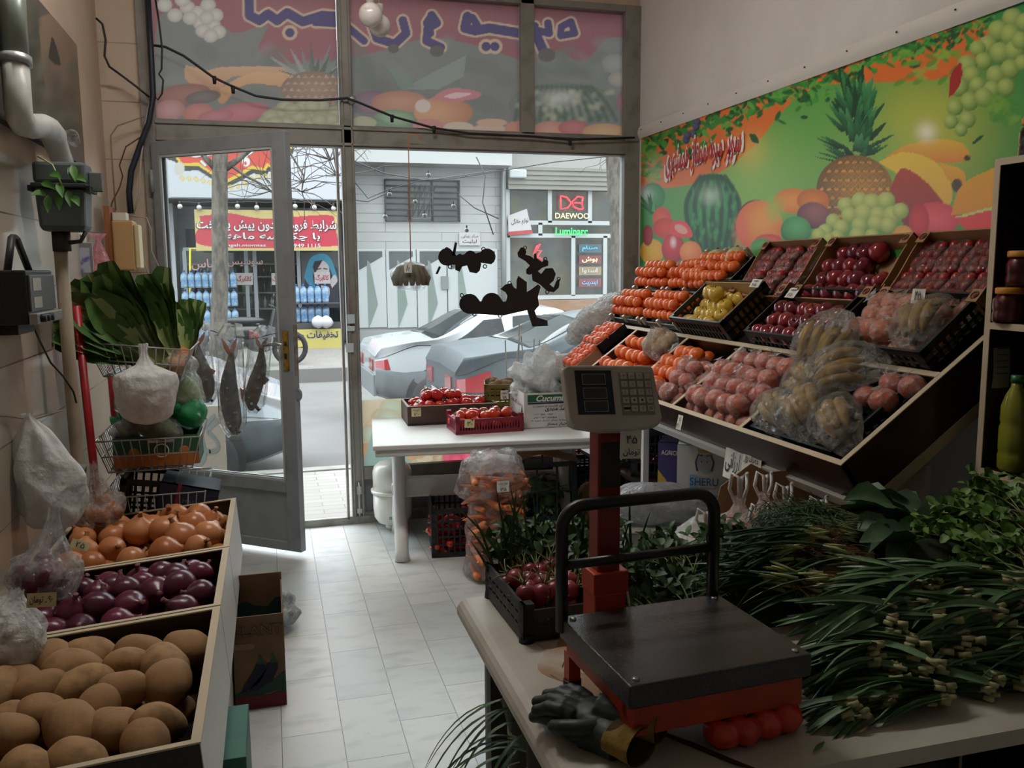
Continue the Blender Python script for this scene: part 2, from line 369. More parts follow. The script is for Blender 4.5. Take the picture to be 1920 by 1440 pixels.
# ---- shopfront frame
fr = MB(); y0, y1 = YF-.03, YF+.05
fr.bb(-.64, -.57, y0, y1, 0, 3.19); fr.bb(.44, .515, y0, y1, 0, 3.19); fr.bb(2.225, XR, y0, y1, 0, 3.19); fr.bb(1.54, 1.625, y0, y1, 2.38, 3.19)
fr.bb(-.57, 2.225, y0, y1, 2.27, 2.395); fr.bb(-.57, 2.225, y0, y1, 3.15, 3.19); fr.bb(.515, 2.225, y0, y1, .27, .345); fr.bb(.515, 2.225, y0, y1, 0, .06)
fr.bb(-.57, .44, y0, y1, 0, .028)
for z in (2.285, 2.375): fr.bb(-.57, 2.225, y0-.012, y0, z-.008, z+.008)
for x in (.452, .503): fr.bb(x-.006, x+.006, y0-.012, y0, .02, 3.19)
fr.bb(.345+.06, .42, y0-.02, y0+.03, .03, 2.27)
F0 = struct(fr.build('window_frame', FRAME, bevel=.003))
struct(MB().bb(.515, 2.225, YF, YF+.02, .06, .27).build('wall_front_panel', M('grey_panel', '77787a', .55, noise=(6, '686a6c', .4, .7))))
struct(MB().bb(-.6, XR, YF-.05, YF-.031, 0, .045).build('trim_1', M('sill_stone', '8d8a84', .7, noise=(12, '6b675f', .4, .7))))
struct(MB().bb(.515, 2.225, YF+.005, YF+.011, .345, 2.27).build('window_1', PANE))
GR = M('galvanised', 'a9adae', .4, metal=.6)
# bolt on the frame beside the door opening, paper scraps stuck on the mullion
t = thing('door_bolt', 'grey floor bolt at the foot of the post beside the door opening', 'bolt', (.48, YF-.045, .06))
MB().tube([(0, 0, -.06), (0, 0, .2)], .008).build('rod', GR, t); [MB().box((0, 0, z_), (.03, .014, h_)).build('guide', GR, t, bevel=.002) for z_, h_ in ((.15, .05), (.02, .03))]
for q, (px, py, s) in enumerate([(658, 598, .055), (658, 616, .03), (656, 652, .055)]):
    p = at(px, py, y=YF-.046)
    tag(MB().grid(lambda u, v: ((u-.5)*.045, -.003*sin(u*5+v*3), (v-.5)*s), 6, 6).build('paper_scrap', M('pale_blue_paper', 'c9d6de', .8), None, p),
        ['pale torn sticker on the post, topmost of three, above the lock', 'small pale paper scrap on the post between two stickers', 'pale blue sticker on the post, lowest of three'][q], 'sticker', None)

# ---- upper printed sheets, seen from behind
x0, x1, z0, z1 = -.57, 2.225, 2.395, 3.15
cv = Canvas((x0, YF+.02, z0), (1, 0, 0), (0, 0, 1), x1-x0, z1-z0, 470, 140, 'b06a72')
cv.view(280, 0, .47917)
cv.glow(1600, 200, 500, 'a8606a', .5)
cv.poly(cv.curve([(30,520),(30,90),(150,60),(280,100),(340,130),(460,100),(430,200),(560,250),(760,230),(900,200),(1080,150),(1250,170),(1440,230),(1500,240),(1600,200),(1700,240),(1800,150),(1900,200),(1900,560),(30,560)]), '8b928c')
rg = random.Random(3)
for k in range(60):
    x, y = rg.uniform(40, 1880), rg.uniform(170, 420); cv.ell(x, y, rg.uniform(40, 90), rg.uniform(15, 35), rg.choice(['7d8a80', '8f9a92', '96a09a', '7a8a7e']), ang=rg.uniform(-60, 60), soft=10, op=.5)
for x, y in [(60,20),(100,60),(150,30),(190,50),(230,20),(130,0),(260,60),(200,90),(250,100),(160,70),(210,120),(270,125),(240,140),(225,70)]: cv.ell(x, y, 30, 27, 'd9d7c8', 'a9ab98')
cv.poly(cv.curve([(140,255),(150,320),(270,360),(330,300),(560,290),(520,262),(300,262),(230,275)]), 'e3b27c', 'd79a63'); cv.poly(cv.curve([(265,385),(290,405),(380,330),(560,340),(560,295),(400,285),(280,345)]), 'eab46e', 'd99a55')
for cx, cy, rx, ry, a, b in [(130,370,110,40,'b8806f','9d6a60'),(210,380,70,25,'8f857f','77706b'),(80,430,60,40,'d99a94','b87a74'),(190,440,60,35,'dd8c7a','c47060'),(360,440,110,38,'d97f86','c0646c'),(260,455,70,25,'d8828a','b8646e')]: cv.ell(cx, cy, rx, ry, a, b, ang=-8)
for k in range(26):   # pineapple crown
    a = rg.uniform(-1.3, 1.3); l = rg.uniform(60, 170); cx = 640+60*sin(a); cv.poly([(cx-14, 300), (cx+sin(a)*l*.9, 300-cos(a)*l), (cx+16, 300)], rg.choice(['8d9c92', '7d8e84', 'a3aea6', '6f8277']))
cv.ell(640, 350, 125, 72, 'b39a7e', '8e7a68')
for i in range(9):
    for j in range(5): cv.poly([(530+i*27+(j % 2)*13-11, 305+j*26), (530+i*27+(j % 2)*13, 292+j*26), (530+i*27+(j % 2)*13+11, 305+j*26)], rg.choice(['d9a58a', 'cf9a84']))
for k in range(34): cv.ell(450+rg.uniform(0, 300), 410+rg.uniform(0, 80), 34, 22, 'c4c596', '9ba276')
cv.ell(870, 400, 75, 45, 'a48a9a', '87707f'); cv.ell(980, 400, 110, 45, 'dda07c', 'c4835f'); cv.ell(960, 465, 80, 36, '9ecb9c', '6c9c74'); cv.ell(1150, 440, 115, 60, 'e9ac6c', 'cf8a58', hx=-.4); cv.ell(1070, 415, 30, 26, 'dfd0c0')
cv.poly(cv.curve([(1100,385),(1180,345),(1290,360),(1280,385),(1180,400)]), 'dd8086'); cv.poly(cv.curve([(1150,378),(1200,362),(1260,368),(1190,388)]), 'eec0c0')
cv.poly([(985,350),(1240,215),(1230,300),(1130,350)], '94a89a'); cv.poly([(985,350),(930,260),(1010,290),(1040,340)], '86a492')
for cx, cy, rx, ry, a in [(840,480,50,26,'b9bd92'),(1090,490,60,25,'d88a86'),(1210,500,60,24,'d8c3a4'),(1330,510,70,26,'d6b79c'),(1440,505,50,32,'dd8d70'),(1340,480,60,16,'e0b088')]: cv.ell(cx, cy, rx, ry, a)
cv.ell(1620, 410, 215, 85, '9aa898', '6d8270')
for i in range(13): cv.stroke(cv.curve([(1430+i*33, 470), (1450+i*28, 400), (1500+i*19, 340)], 4), 14, '54755c', 6, .7)
for i in range(60): cv.ell(1430+rg.uniform(0, 380), 360+rg.uniform(0, 110), 12, 10, rg.choice(['b6c09a', '5d7c62']), soft=6, op=.7)
cv.ell(1600, 385, 60, 24, 'cfd4c8', soft=20, op=.8)
for cx, cy, rx, ry, a, b in [(1570,505,65,32,'e39a7c','c97a60'),(1660,500,60,30,'d97876','b95c5c'),(1780,515,85,32,'e0b06c','cb9550'),(1860,400,30,45,'c08086','a0666e'),(1820,250,50,40,'a9b0a8','8a938a'),(1840,310,45,30,'b7b8a2','989a86')]: cv.ell(cx, cy, rx, ry, a, b)
def uptxt(pts, wd):
    cv.stroke(pts, wd+17, 'd8b98f'); 
def lo(pts, wd): cv.stroke(pts, wd, '5f578f')
words = [([(390,-10),(392,60),(430,80),(465,55),(500,80),(540,50),(600,85),(680,60),(760,68)], 38), ([(650,88),(760,92),(840,160)], 30), ([(870,90),(890,150),(960,172),(1005,130),(992,80)], 34), ([(1105,60),(1125,90),(1090,110),(1085,160),(1140,185)], 34), ([(1105,60),(1085,90),(1100,130)], 30),
         ([(1245,65),(1235,110),(1275,120),(1330,110),(1450,130),(1520,150),(1545,205)], 38), ([(1265,70),(1290,110)], 30), ([(1510,100),(1520,150)], 26), ([(1560,90),(1565,130),(1520,120)], 30), ([(1620,100),(1650,85),(1665,130),(1610,140),(1612,105)], 28)]
for p, wd in words: uptxt(p, wd)
for x, y in ((550,128),(1318,182),(1352,182)): cv.ell(x, y, 30, 30, 'd8b98f')
for p, wd in words: lo(p, wd)
for x, y in ((550,128),(1318,182),(1352,182)): cv.ell(x, y, 18, 18, '5f578f')
for x, y, r in ((955,190,22),(1125,200,28),(1555,215,34)): cv.ell(x, y, r, r*.8, '77756f')
for x, y, rx, ry in ((1880,240,24,40),(1885,350,30,78)): cv.ell(x, y, rx, ry, '787064')
cv.C = (cv.C*.62+cv.C.mean(-1, keepdims=True)*.38)*np.array([.80, .72, .72])   # sun-faded inks
PB = PRINT('printed_film_backlit', .6, .42)
for n, (a, b) in enumerate([(x0, .44), (.515, 1.54), (1.625, x1)]):
    i0, i1 = [int(round((q-x0)/(x1-x0)*469)) for q in (a, b)]
    o = cv.build('fruit_print', PB, sub=(i0, i1))
    tag(o, ['faded fruit poster in the transom above the open door, seen from behind', 'faded fruit poster in the wide middle transom, with a green leaf and a strawberry half', 'faded fruit poster in the transom by the white wall, with a watermelon'][n], 'poster')
    struct(MB().bb(a, b, YF+.028, YF+.033, z0, z1).build('window_%d' % (n+2), PANE))
# ---- printed strip along the foot of the big window
zt, zb = .76, .345
cv = Canvas((.515, YF+.02, zb), (1, 0, 0), (0, 0, 1), 1.71, zt-zb, 260, 40, 'c9b49a')
for k in range(26): cv.ell(680+rg.uniform(0, 110), rg.uniform(760, 880), 22, 18, rg.choice(['d6b990', 'e0c6a0', 'cf9a70', 'b9c0ad']), 'b39772')
cv.poly([(675,890),(700,800),(740,830),(790,890)], '8fa39a')
for k in range(26): cv.ell(815+rg.uniform(0, 50), rg.uniform(780, 880), 14, 12, rg.choice(['a08e7e', 'cfb08e', 'bda88f']), '8d7a68')
cv.poly([(830,700),(930,700),(930,900),(830,900)], 'd8607a')
for k in range(40): cv.ell(rg.uniform(835, 1030), rg.uniform(790, 875), 13, 12, rg.choice(['e0526c', 'e86a7c', 'f08a94']), 'b83450')
cv.poly([(1062,700),(1070,700),(1070,900),(1062,900)], 'f0ece8'); cv.poly([(1070,700),(1128,700),(1128,900),(1070,900)], 'ead5d8')
for x, y in ((1076,836),(1086,832),(1098,830),(1112,828),(1084,846),(1104,846),(1120,842)): cv.ell(x, y, 9, 9, 'f06a8c', 'b93058')
cv.poly([(1128,700),(1250,700),(1250,900),(1128,900)], '4fae7c'); cv.stroke([(1130,835),(1150,822),(1175,840)], 3, '2f7d55')
tag(cv.build('fruit_print_strip', PB), 'printed fruit strip along the foot of the big shop window', 'poster')

# ---------------------------------------------------------------- the open door
hx, hy = -.585, YF-.04; fx, fy = .12, 4.69; L_ = math.hypot(fx-hx, fy-hy); ang = math.atan2(fy-hy, fx-hx)
D = thing('shop_door', 'grey metal shop door with one large pane, standing open into the shop', 'door', (hx, hy, 0), (0, 0, ang))
d = MB(); zb, zt = .035, 2.262
d.bb(0, .055, -.022, .022, zb, zt); d.bb(L_-.085, L_, -.022, .022, zb, zt); d.bb(.055, L_-.085, -.022, .022, zt-.075, zt); d.bb(.055, L_-.085, -.022, .022, zb, zb+.05); d.bb(.055, L_-.085, -.022, .022, .36, .425)
d.build('door_frame', DOORP, D, bevel=.003)
MB().bb(.055, L_-.085, -.008, .008, zb+.05, .36).build('kick_panel', DOORP, D)
MB().bb(.055, L_-.085, -.003, .003, .425, zt-.075).build('pane', DPANE, D)
bd = MB()
for a in (-.016, .016):
    bd.bb(.055, .067, a-.004, a+.004, .425, zt-.075); bd.bb(L_-.097, L_-.085, a-.004, a+.004, .425, zt-.075); bd.bb(.055, L_-.085, a-.004, a+.004, .425, .437); bd.bb(.055, L_-.085, a-.004, a+.004, zt-.087, zt-.075)
bd.build('glazing_bead', M('pale_bead', 'b9bdbd', .5), D)
BRASS = M('worn_brass', 'b08a3c', .35, metal=.85, noise=(40, '6f5a30', .45, .7))
hz = 1.15
hp = MB().bb(L_-.062, L_-.026, -.028, -.022, hz-.12, hz+.09).bb(L_-.062, L_-.026, .022, .028, hz-.12, hz+.09).build('lock_plate', BRASS, D, bevel=.002)
for s in (-1, 1): MB().tube([(L_-.045, s*.024, hz+.02), (L_-.045, s*.06, hz+.02), (L_-.075, s*.066, hz+.022), (L_-.16, s*.062, hz+.012)], [.008, .008, .008, .006]).build('handle', M('steel_handle', 'b9b6ae', .25, metal=1), hp)
MB().bb(L_-.052, L_-.036, -.03, -.0275, hz-.06, hz-.03).build('keyhole', INK, hp)
MB().bb(L_, L_+.004, -.014, .014, hz-.15, hz+.12).build('strike_edge', RUSTY, D)
MB().tube([(L_+.002+.022*sin(a), 0, .90+.03*cos(a)) for a in [i*pi/6 for i in range(0, 7)]], .007).build('padlock_eye', DOORP, D)
for z in (.3, 1.2, 2.05): MB().tube([(0, -.026, z-.06), (0, -.026, z+.06)], .011).build('hinge', DOORP, D)

# ---------------------------------------------------------------- banner on the right wall
bx = XR-.012; zt = 2.375; zb = 1.15; ya, yb = 5.22, 2.0
cv = Canvas((bx, ya, zb), (0, -1, 0), (0, 0, 1), ya-yb, zt-zb, 620, 260, '27984a')
cv.view(1190, 0, .38021)
cv.glow(600, 850, 420, '9fd060', .85); cv.glow(1000, 560, 250, '5cba58', .6); cv.glow(1440, 650, 330, 'd4d250', .9); cv.glow(1150, 900, 300, '8cc860', .6)
cv.poly(cv.curve([(0,980),(100,935),(250,915),(420,850),(600,710),(720,560),(850,450),(1000,412),(1250,405),(1520,385),(1660,310),(1740,190),(1700,60),(1300,180),(800,340),(400,500),(0,620)]), 'f07a2e')
cv.poly(cv.curve([(0,1420),(60,1310),(200,1290),(420,1420)]), 'f2842e')
cv.glow(560, 740, 90, 'f8d070', .6)
rg = random.Random(11)
for k in range(430):
    t = rg.random(); x = 30+t*1720; yt = 690-t*620; y = yt+abs(rg.gauss(0, 1))*(36+30*abs(sin(t*9)))
    cv.ell(x, y, rg.uniform(11, 30), rg.uniform(6, 13), rg.choice(['1f6a2c', '2f8a35', '1a5526', '49a83c', '3c9438', '6db848']), ang=rg.uniform(-70, 70))
for k in range(50): cv.ell(30+rg.uniform(0, 90), 700+rg.uniform(0, 200), 22, 10, rg.choice(['2f8a35', '6aa848', '8cb94e']), ang=rg.uniform(-70, 70), op=.8)
for k in range(26): cv.ell(1300+rg.uniform(0, 330), 250+rg.uniform(0, 170), 34, 13, rg.choice(['6db83c', '9ac84a', '4a9c36']), ang=rg.uniform(-50, 30), op=.7)
for x, y, a in ((588,682,40),(1690,690,-30),(1580,180,-30),(1690,140,-60)): cv.poly(cv.curve([(x-32*cos(R(a)), y-32*sin(R(a))), (x+8, y-18), (x+34*cos(R(a)), y+34*sin(R(a))), (x-8, y+16), (x-32*cos(R(a)), y-32*sin(R(a)))]), '1c5a2a')
for x, y in ((310,600),(290,660),(255,690),(305,625),(262,668)): cv.ell(x, y, 17, 20, '6a6a9a', '24243c', hx=-.3, hy=-.3)
# pineapple
for k in range(70):
    t = k/69; a = (rg.random()-.5)*2; ln = 60+150*(1-t)*rg.uniform(.7, 1.1); by = 640-(1-t)*120+t*160; bx_ = 1095+a*70*(0.4+t); tipx = bx_+a*150*(.4+.6*t); tipy = by-ln*(1-.6*abs(a)*t)
    c = rg.choice(['1f6a38', '2c8246', '17502c', '3f9a58', '56ac6c']); cv.poly(cv.curve([(bx_-22, by), ((bx_+tipx)/2-16, (by+tipy)/2), (tipx, tipy), ((bx_+tipx)/2+16, (by+tipy)/2), (bx_+22, by)], 4), c, '123f24')
cv.ell(1085, 930, 188, 165, 'd09a4a', '5c4020', hx=.15)
for i in range(11):
    for j in range(7):
        x = 905+i*36+(j % 2)*18; y = 800+j*44
        if ((x-1085)/180)**2+((y-930)/160)**2 < 1:
            cv.stroke([(x-18, y), (x, y-24), (x+18, y), (x, y+24), (x-18, y)], 3, '5a4a24', op=.6); cv.poly([(x-13, y+6), (x, y-15), (x+13, y+6)], rg.choice(['f0aa58', 'e89848'])); cv.poly([(x-5, y-4), (x, y-17), (x+5, y-4)], '6a8a4a')
# bananas and the fruit by the cabinet
cv.poly(cv.curve([(1230,780),(1330,720),(1480,685),(1620,710),(1650,780),(1600,800),(1480,800),(1350,780)]), 'f6c848', 'ee9440')
cv.poly(cv.curve([(1200,800),(1330,750),(1470,790),(1550,880),(1565,980),(1530,1025),(1470,960),(1400,900),(1300,860)]), 'fad850', 'f2b84c')
cv.poly(cv.curve([(1500,800),(1600,830),(1635,880),(1600,930),(1540,880)]), 'f4c040', 'ea9c38'); cv.ell(1640, 780, 16, 14, '50382c'); cv.ell(1590, 915, 26, 34, '58483a')
cv.poly(cv.curve([(1260,930),(1320,830),(1440,900),(1530,1020),(1440,1010),(1370,1160),(1310,1080)]), 'c04a30', '8a3040')
cv.ell(1480, 1080, 120, 85, 'f4626c', 'd23a4c'); cv.ell(1400, 1090, 50, 90, 'e2404a', 'b42a38')
cv.poly(cv.curve([(1560,1060),(1600,930),(1700,860),(1900,800),(1900,1020),(1700,1050)]), 'f4b838', 'e89c38'); cv.poly([(1560,1075),(1760,1020),(1900,960),(1900,1000),(1720,1060)], 'd8e088'); cv.poly([(1580,1080),(1900,1000),(1900,1300),(1700,1200)], 'f04a50')
# watermelon, mango, plums, limes, grapes
cv.ell(385, 1055, 135, 202, '3aa858', '145c30', hx=-.1, hy=-.3)
for i in range(7):
    a = -1+2*i/6; cv.stroke(cv.curve([(385+a*60, 870), (385+a*125, 980), (385+a*128, 1080), (385+a*95, 1220)], 6), 22, '0e4426', 3, .9)
for k in range(90): cv.ell(270+rg.uniform(0, 230), 900+rg.uniform(0, 320), 6, 12, rg.choice(['0e4426', '4fc06c']), soft=4, op=.5)
cv.glow(375, 965, 45, 'c8e8cc', .8); cv.stroke(cv.curve([(385,855),(380,820),(420,805)]), 6, '6a8a40')
cv.ell(600, 1060, 85, 75, '8a3a30', '5c2024'); cv.ell(780, 990, 95, 62, 'f8a440', 'e07830'); cv.ell(880, 990, 80, 60, 'ee9038', 'c86428')
cv.ell(615, 1115, 115, 128, 'f8a848', 'e8543c', hx=.2, hy=-.2); cv.ell(690, 1030, 40, 55, 'b0d050', op=.7, soft=18); cv.ell(525, 1150, 30, 70, 'f0705c', op=.7, soft=16)
cv.ell(880, 1062, 80, 66, 'a86868', '5c3040', hx=.2, hy=-.3); cv.ell(660, 1190, 68, 36, 'f0604c', 'c83a34'); cv.ell(630, 1220, 60, 45, '6ab860', '2f8a48')
cv.ell(795, 1137, 76, 70, '62c070', '1c7040', hx=.1, hy=-.3); cv.ell(1320, 1160, 50, 50, 'f4c060', 'd89a40')
for x, y, r in [(1040,1010,38),(1110,990,42),(1170,1000,46),(1240,990,44),(1060,1060,40),(1130,1050,46),(1200,1060,42),(1270,1060,46),(1310,1040,40),(980,1090,36),(1020,1120,38),(1110,1110,40),(1190,1100,42),(1250,1110,40),(940,1140,36),(910,1160,36),(1000,1170,36),(1100,1160,40),(1170,1160,34),(960,1180,30)]: cv.ell(x, y, r, r, 'd4e080', '86a84a', hx=-.2, hy=-.3)
# fruit by the window
cv.ell(90, 970, 60, 70, '3a9a50', '2a7a3c'); cv.glow(50, 960, 40, 'e8f0f0', .8)
for k in range(14): cv.poly(cv.curve([(80, 1060), (60+rg.uniform(-60, 50), 980+rg.uniform(-50, 40)), (100, 1050)], 3), rg.choice(['2c8a44', '4aac60', '1f6c34']))
cv.ell(135, 1080, 46, 60, 'f0603c', 'd8402c', hx=-.3); cv.ell(150, 1125, 60, 50, 'e84838', 'c83028'); cv.ell(85, 1240, 60, 62, 'fcc838', 'f0a428', hx=-.2, hy=-.2); cv.ell(65, 1160, 26, 52, 'b8202c', '8a1420')
cv.ell(190, 1225, 56, 72, 'e8384c', '9a1428', hx=-.1, hy=-.3); cv.poly(cv.curve([(170,1150),(185,1095),(250,1095),(285,1165),(220,1170)]), 'f0484c'); cv.ell(228, 1130, 34, 20, 'f8b0a8', ang=30); cv.ell(275, 1245, 54, 56, 'fca860', 'ec7038', hx=-.2, hy=-.3); cv.ell(190, 1195, 12, 22, 'fce8e8', soft=6)
# big grapes in the top corner
for x, y, r in [(1790,150,50),(1860,90,50),(1850,170,50),(1920,110,45),(1740,220,46),(1800,260,52),(1690,240,40),(1870,250,50),(1720,300,42),(1640,320,48),(1660,370,45),(1780,370,48),(1850,340,48),(1910,310,40),(1600,430,46),(1690,420,40),(1760,440,42),(1830,430,44),(1650,500,46),(1720,480,46),(1580,530,40),(1640,590,42),(1560,600,36),(1610,640,32),(1900,200,44)]: cv.ell(x, y, r, r*1.02, 'c4d878', '5f8c34', hx=-.25, hy=-.3)
cv.poly(cv.curve([(1550,480),(1560,370),(1610,310),(1610,400),(1570,470)]), 'b82a24')
for k in range(20): cv.ell(1760+rg.uniform(-20, 140), 560+rg.uniform(-70, 40), 40, 16, rg.choice(['8ac040', '4a9c38']), ang=rg.uniform(-60, 60), op=.5)
cv.glow(1440, 650, 45, 'fffbe0', 1)
B = thing('fruit_banner', 'long green banner of printed fruit hung along the white wall over the fruit rack', 'banner')
cv.build('print', PRINT('printed_vinyl', .38, 0, .5), B, wave=lambda U, V: .004*np.sin(U*7)*np.cos(V*2))
rim = MB(); rim.grid(lambda u, v: (bx-.006-.012*sin(pi*v), ya+.02-u*(ya-yb+.05), zt-.004+.075*v), 60, 6); rim.build('top_hem', M('white_vinyl', 'd8d4cc', .5), B)
for k in range(11): MB().ball((bx-.022, ya-.04-k*.29, zt+.045), .004, 8, 6).build('nail', M('dull_nail', '55524e', .4, metal=.8), B)
rot = axes_rot((0, -1, .30), (0, .0, 1)); p = at(1313, 290, x=bx-.008)
rot = axes_rot((0, -1, .02), (0, 0, 1))
for dz, off, mt in ((0, .06, M('banner_white', 'f4efe8', .5)), (.002, .022, M('banner_red', 'd02430', .5))):
    letters('lettering', fa('سوپر میوه ممتاز همشهری'), mt, B, (p.x-dz, p.y, p.z), rot, w=.86 if off < .04 else .91, h=.19 if off < .04 else .235, bold=off)
# ---------------------------------------------------------------- the street
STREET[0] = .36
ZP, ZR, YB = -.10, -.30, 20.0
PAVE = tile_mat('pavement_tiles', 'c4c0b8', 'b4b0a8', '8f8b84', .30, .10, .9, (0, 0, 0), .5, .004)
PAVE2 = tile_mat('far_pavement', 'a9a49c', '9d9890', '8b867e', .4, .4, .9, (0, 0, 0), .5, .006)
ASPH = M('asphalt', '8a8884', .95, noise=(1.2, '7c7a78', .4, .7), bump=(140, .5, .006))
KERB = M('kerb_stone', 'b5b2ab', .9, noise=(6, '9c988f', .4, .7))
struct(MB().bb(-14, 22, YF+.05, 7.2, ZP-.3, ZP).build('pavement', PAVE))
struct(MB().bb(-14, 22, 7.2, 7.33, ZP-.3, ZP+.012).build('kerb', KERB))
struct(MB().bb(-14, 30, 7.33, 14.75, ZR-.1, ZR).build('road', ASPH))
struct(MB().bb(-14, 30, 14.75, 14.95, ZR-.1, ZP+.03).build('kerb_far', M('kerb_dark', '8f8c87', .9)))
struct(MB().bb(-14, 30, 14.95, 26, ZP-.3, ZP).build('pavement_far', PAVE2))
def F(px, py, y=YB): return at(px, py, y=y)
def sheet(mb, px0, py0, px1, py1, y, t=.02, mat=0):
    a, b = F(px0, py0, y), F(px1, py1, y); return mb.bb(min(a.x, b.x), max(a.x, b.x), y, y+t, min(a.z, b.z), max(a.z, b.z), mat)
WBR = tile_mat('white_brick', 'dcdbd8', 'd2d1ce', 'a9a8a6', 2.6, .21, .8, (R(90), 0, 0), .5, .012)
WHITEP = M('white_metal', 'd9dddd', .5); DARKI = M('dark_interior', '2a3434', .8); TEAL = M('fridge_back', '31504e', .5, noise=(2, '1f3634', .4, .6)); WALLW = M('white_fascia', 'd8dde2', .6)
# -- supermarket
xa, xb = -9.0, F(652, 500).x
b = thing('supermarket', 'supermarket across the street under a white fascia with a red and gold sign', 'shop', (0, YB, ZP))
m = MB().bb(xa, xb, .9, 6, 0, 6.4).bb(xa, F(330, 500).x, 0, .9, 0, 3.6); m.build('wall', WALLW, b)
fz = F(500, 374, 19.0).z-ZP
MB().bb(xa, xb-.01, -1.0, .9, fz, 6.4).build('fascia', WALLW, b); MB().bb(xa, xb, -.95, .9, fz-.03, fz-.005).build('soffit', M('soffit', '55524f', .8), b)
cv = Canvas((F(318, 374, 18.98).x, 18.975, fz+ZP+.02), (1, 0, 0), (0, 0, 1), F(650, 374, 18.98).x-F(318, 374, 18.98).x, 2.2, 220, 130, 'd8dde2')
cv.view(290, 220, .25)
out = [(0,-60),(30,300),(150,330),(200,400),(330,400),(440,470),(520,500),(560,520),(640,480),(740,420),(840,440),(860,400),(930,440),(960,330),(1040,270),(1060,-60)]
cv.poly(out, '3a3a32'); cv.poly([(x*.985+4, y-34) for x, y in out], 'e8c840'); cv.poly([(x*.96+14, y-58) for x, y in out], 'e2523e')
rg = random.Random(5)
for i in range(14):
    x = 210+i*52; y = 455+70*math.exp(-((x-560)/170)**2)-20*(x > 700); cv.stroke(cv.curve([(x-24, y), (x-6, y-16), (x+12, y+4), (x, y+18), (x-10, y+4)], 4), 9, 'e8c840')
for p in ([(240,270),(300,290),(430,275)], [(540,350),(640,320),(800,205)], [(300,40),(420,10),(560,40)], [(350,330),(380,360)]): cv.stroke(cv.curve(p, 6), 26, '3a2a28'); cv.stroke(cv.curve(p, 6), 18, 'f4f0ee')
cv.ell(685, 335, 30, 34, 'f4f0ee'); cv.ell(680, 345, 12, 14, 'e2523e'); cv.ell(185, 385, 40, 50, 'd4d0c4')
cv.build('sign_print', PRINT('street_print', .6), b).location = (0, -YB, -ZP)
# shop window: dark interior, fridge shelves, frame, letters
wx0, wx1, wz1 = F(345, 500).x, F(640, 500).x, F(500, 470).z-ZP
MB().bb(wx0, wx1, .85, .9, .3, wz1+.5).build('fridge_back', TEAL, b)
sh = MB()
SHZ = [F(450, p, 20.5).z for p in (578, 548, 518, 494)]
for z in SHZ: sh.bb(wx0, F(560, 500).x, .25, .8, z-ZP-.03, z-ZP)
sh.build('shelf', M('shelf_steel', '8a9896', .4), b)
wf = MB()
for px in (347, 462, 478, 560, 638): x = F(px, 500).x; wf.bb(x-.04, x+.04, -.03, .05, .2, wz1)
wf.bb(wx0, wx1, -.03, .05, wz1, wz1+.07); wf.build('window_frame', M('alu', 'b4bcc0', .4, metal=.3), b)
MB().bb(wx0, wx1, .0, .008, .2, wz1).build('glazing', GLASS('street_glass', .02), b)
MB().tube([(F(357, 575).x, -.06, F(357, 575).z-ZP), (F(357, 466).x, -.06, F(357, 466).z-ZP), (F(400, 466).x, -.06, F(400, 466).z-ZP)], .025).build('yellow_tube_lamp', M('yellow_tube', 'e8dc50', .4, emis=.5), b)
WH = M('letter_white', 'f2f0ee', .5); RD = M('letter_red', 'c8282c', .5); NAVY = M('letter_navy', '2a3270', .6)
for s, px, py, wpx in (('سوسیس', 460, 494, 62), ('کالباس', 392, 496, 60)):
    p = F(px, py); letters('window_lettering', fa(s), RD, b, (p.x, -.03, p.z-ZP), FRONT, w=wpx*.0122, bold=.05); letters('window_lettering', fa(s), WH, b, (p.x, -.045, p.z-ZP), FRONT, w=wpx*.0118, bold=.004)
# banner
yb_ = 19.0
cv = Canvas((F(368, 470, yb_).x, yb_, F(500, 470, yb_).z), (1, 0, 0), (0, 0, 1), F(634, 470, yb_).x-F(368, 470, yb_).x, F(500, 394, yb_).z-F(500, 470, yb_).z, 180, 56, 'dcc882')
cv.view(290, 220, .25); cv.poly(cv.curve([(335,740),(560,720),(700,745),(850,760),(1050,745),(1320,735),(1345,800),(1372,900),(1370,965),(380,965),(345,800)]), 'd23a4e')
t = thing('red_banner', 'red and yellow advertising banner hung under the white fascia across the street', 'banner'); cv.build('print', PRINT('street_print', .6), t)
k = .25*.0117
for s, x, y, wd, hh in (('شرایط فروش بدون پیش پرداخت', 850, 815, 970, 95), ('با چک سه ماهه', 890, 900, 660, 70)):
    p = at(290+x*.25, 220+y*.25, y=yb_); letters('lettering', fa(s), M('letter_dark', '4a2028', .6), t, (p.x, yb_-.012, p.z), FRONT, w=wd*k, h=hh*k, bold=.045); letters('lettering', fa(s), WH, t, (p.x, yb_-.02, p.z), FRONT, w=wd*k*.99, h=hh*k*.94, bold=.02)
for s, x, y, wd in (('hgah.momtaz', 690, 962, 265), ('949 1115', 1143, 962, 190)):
    p = at(290+x*.25, 220+y*.25, y=yb_); letters('lettering', s, WH, t, (p.x, yb_-.015, p.z), FRONT, w=wd*k, h=26*k, bold=.01)
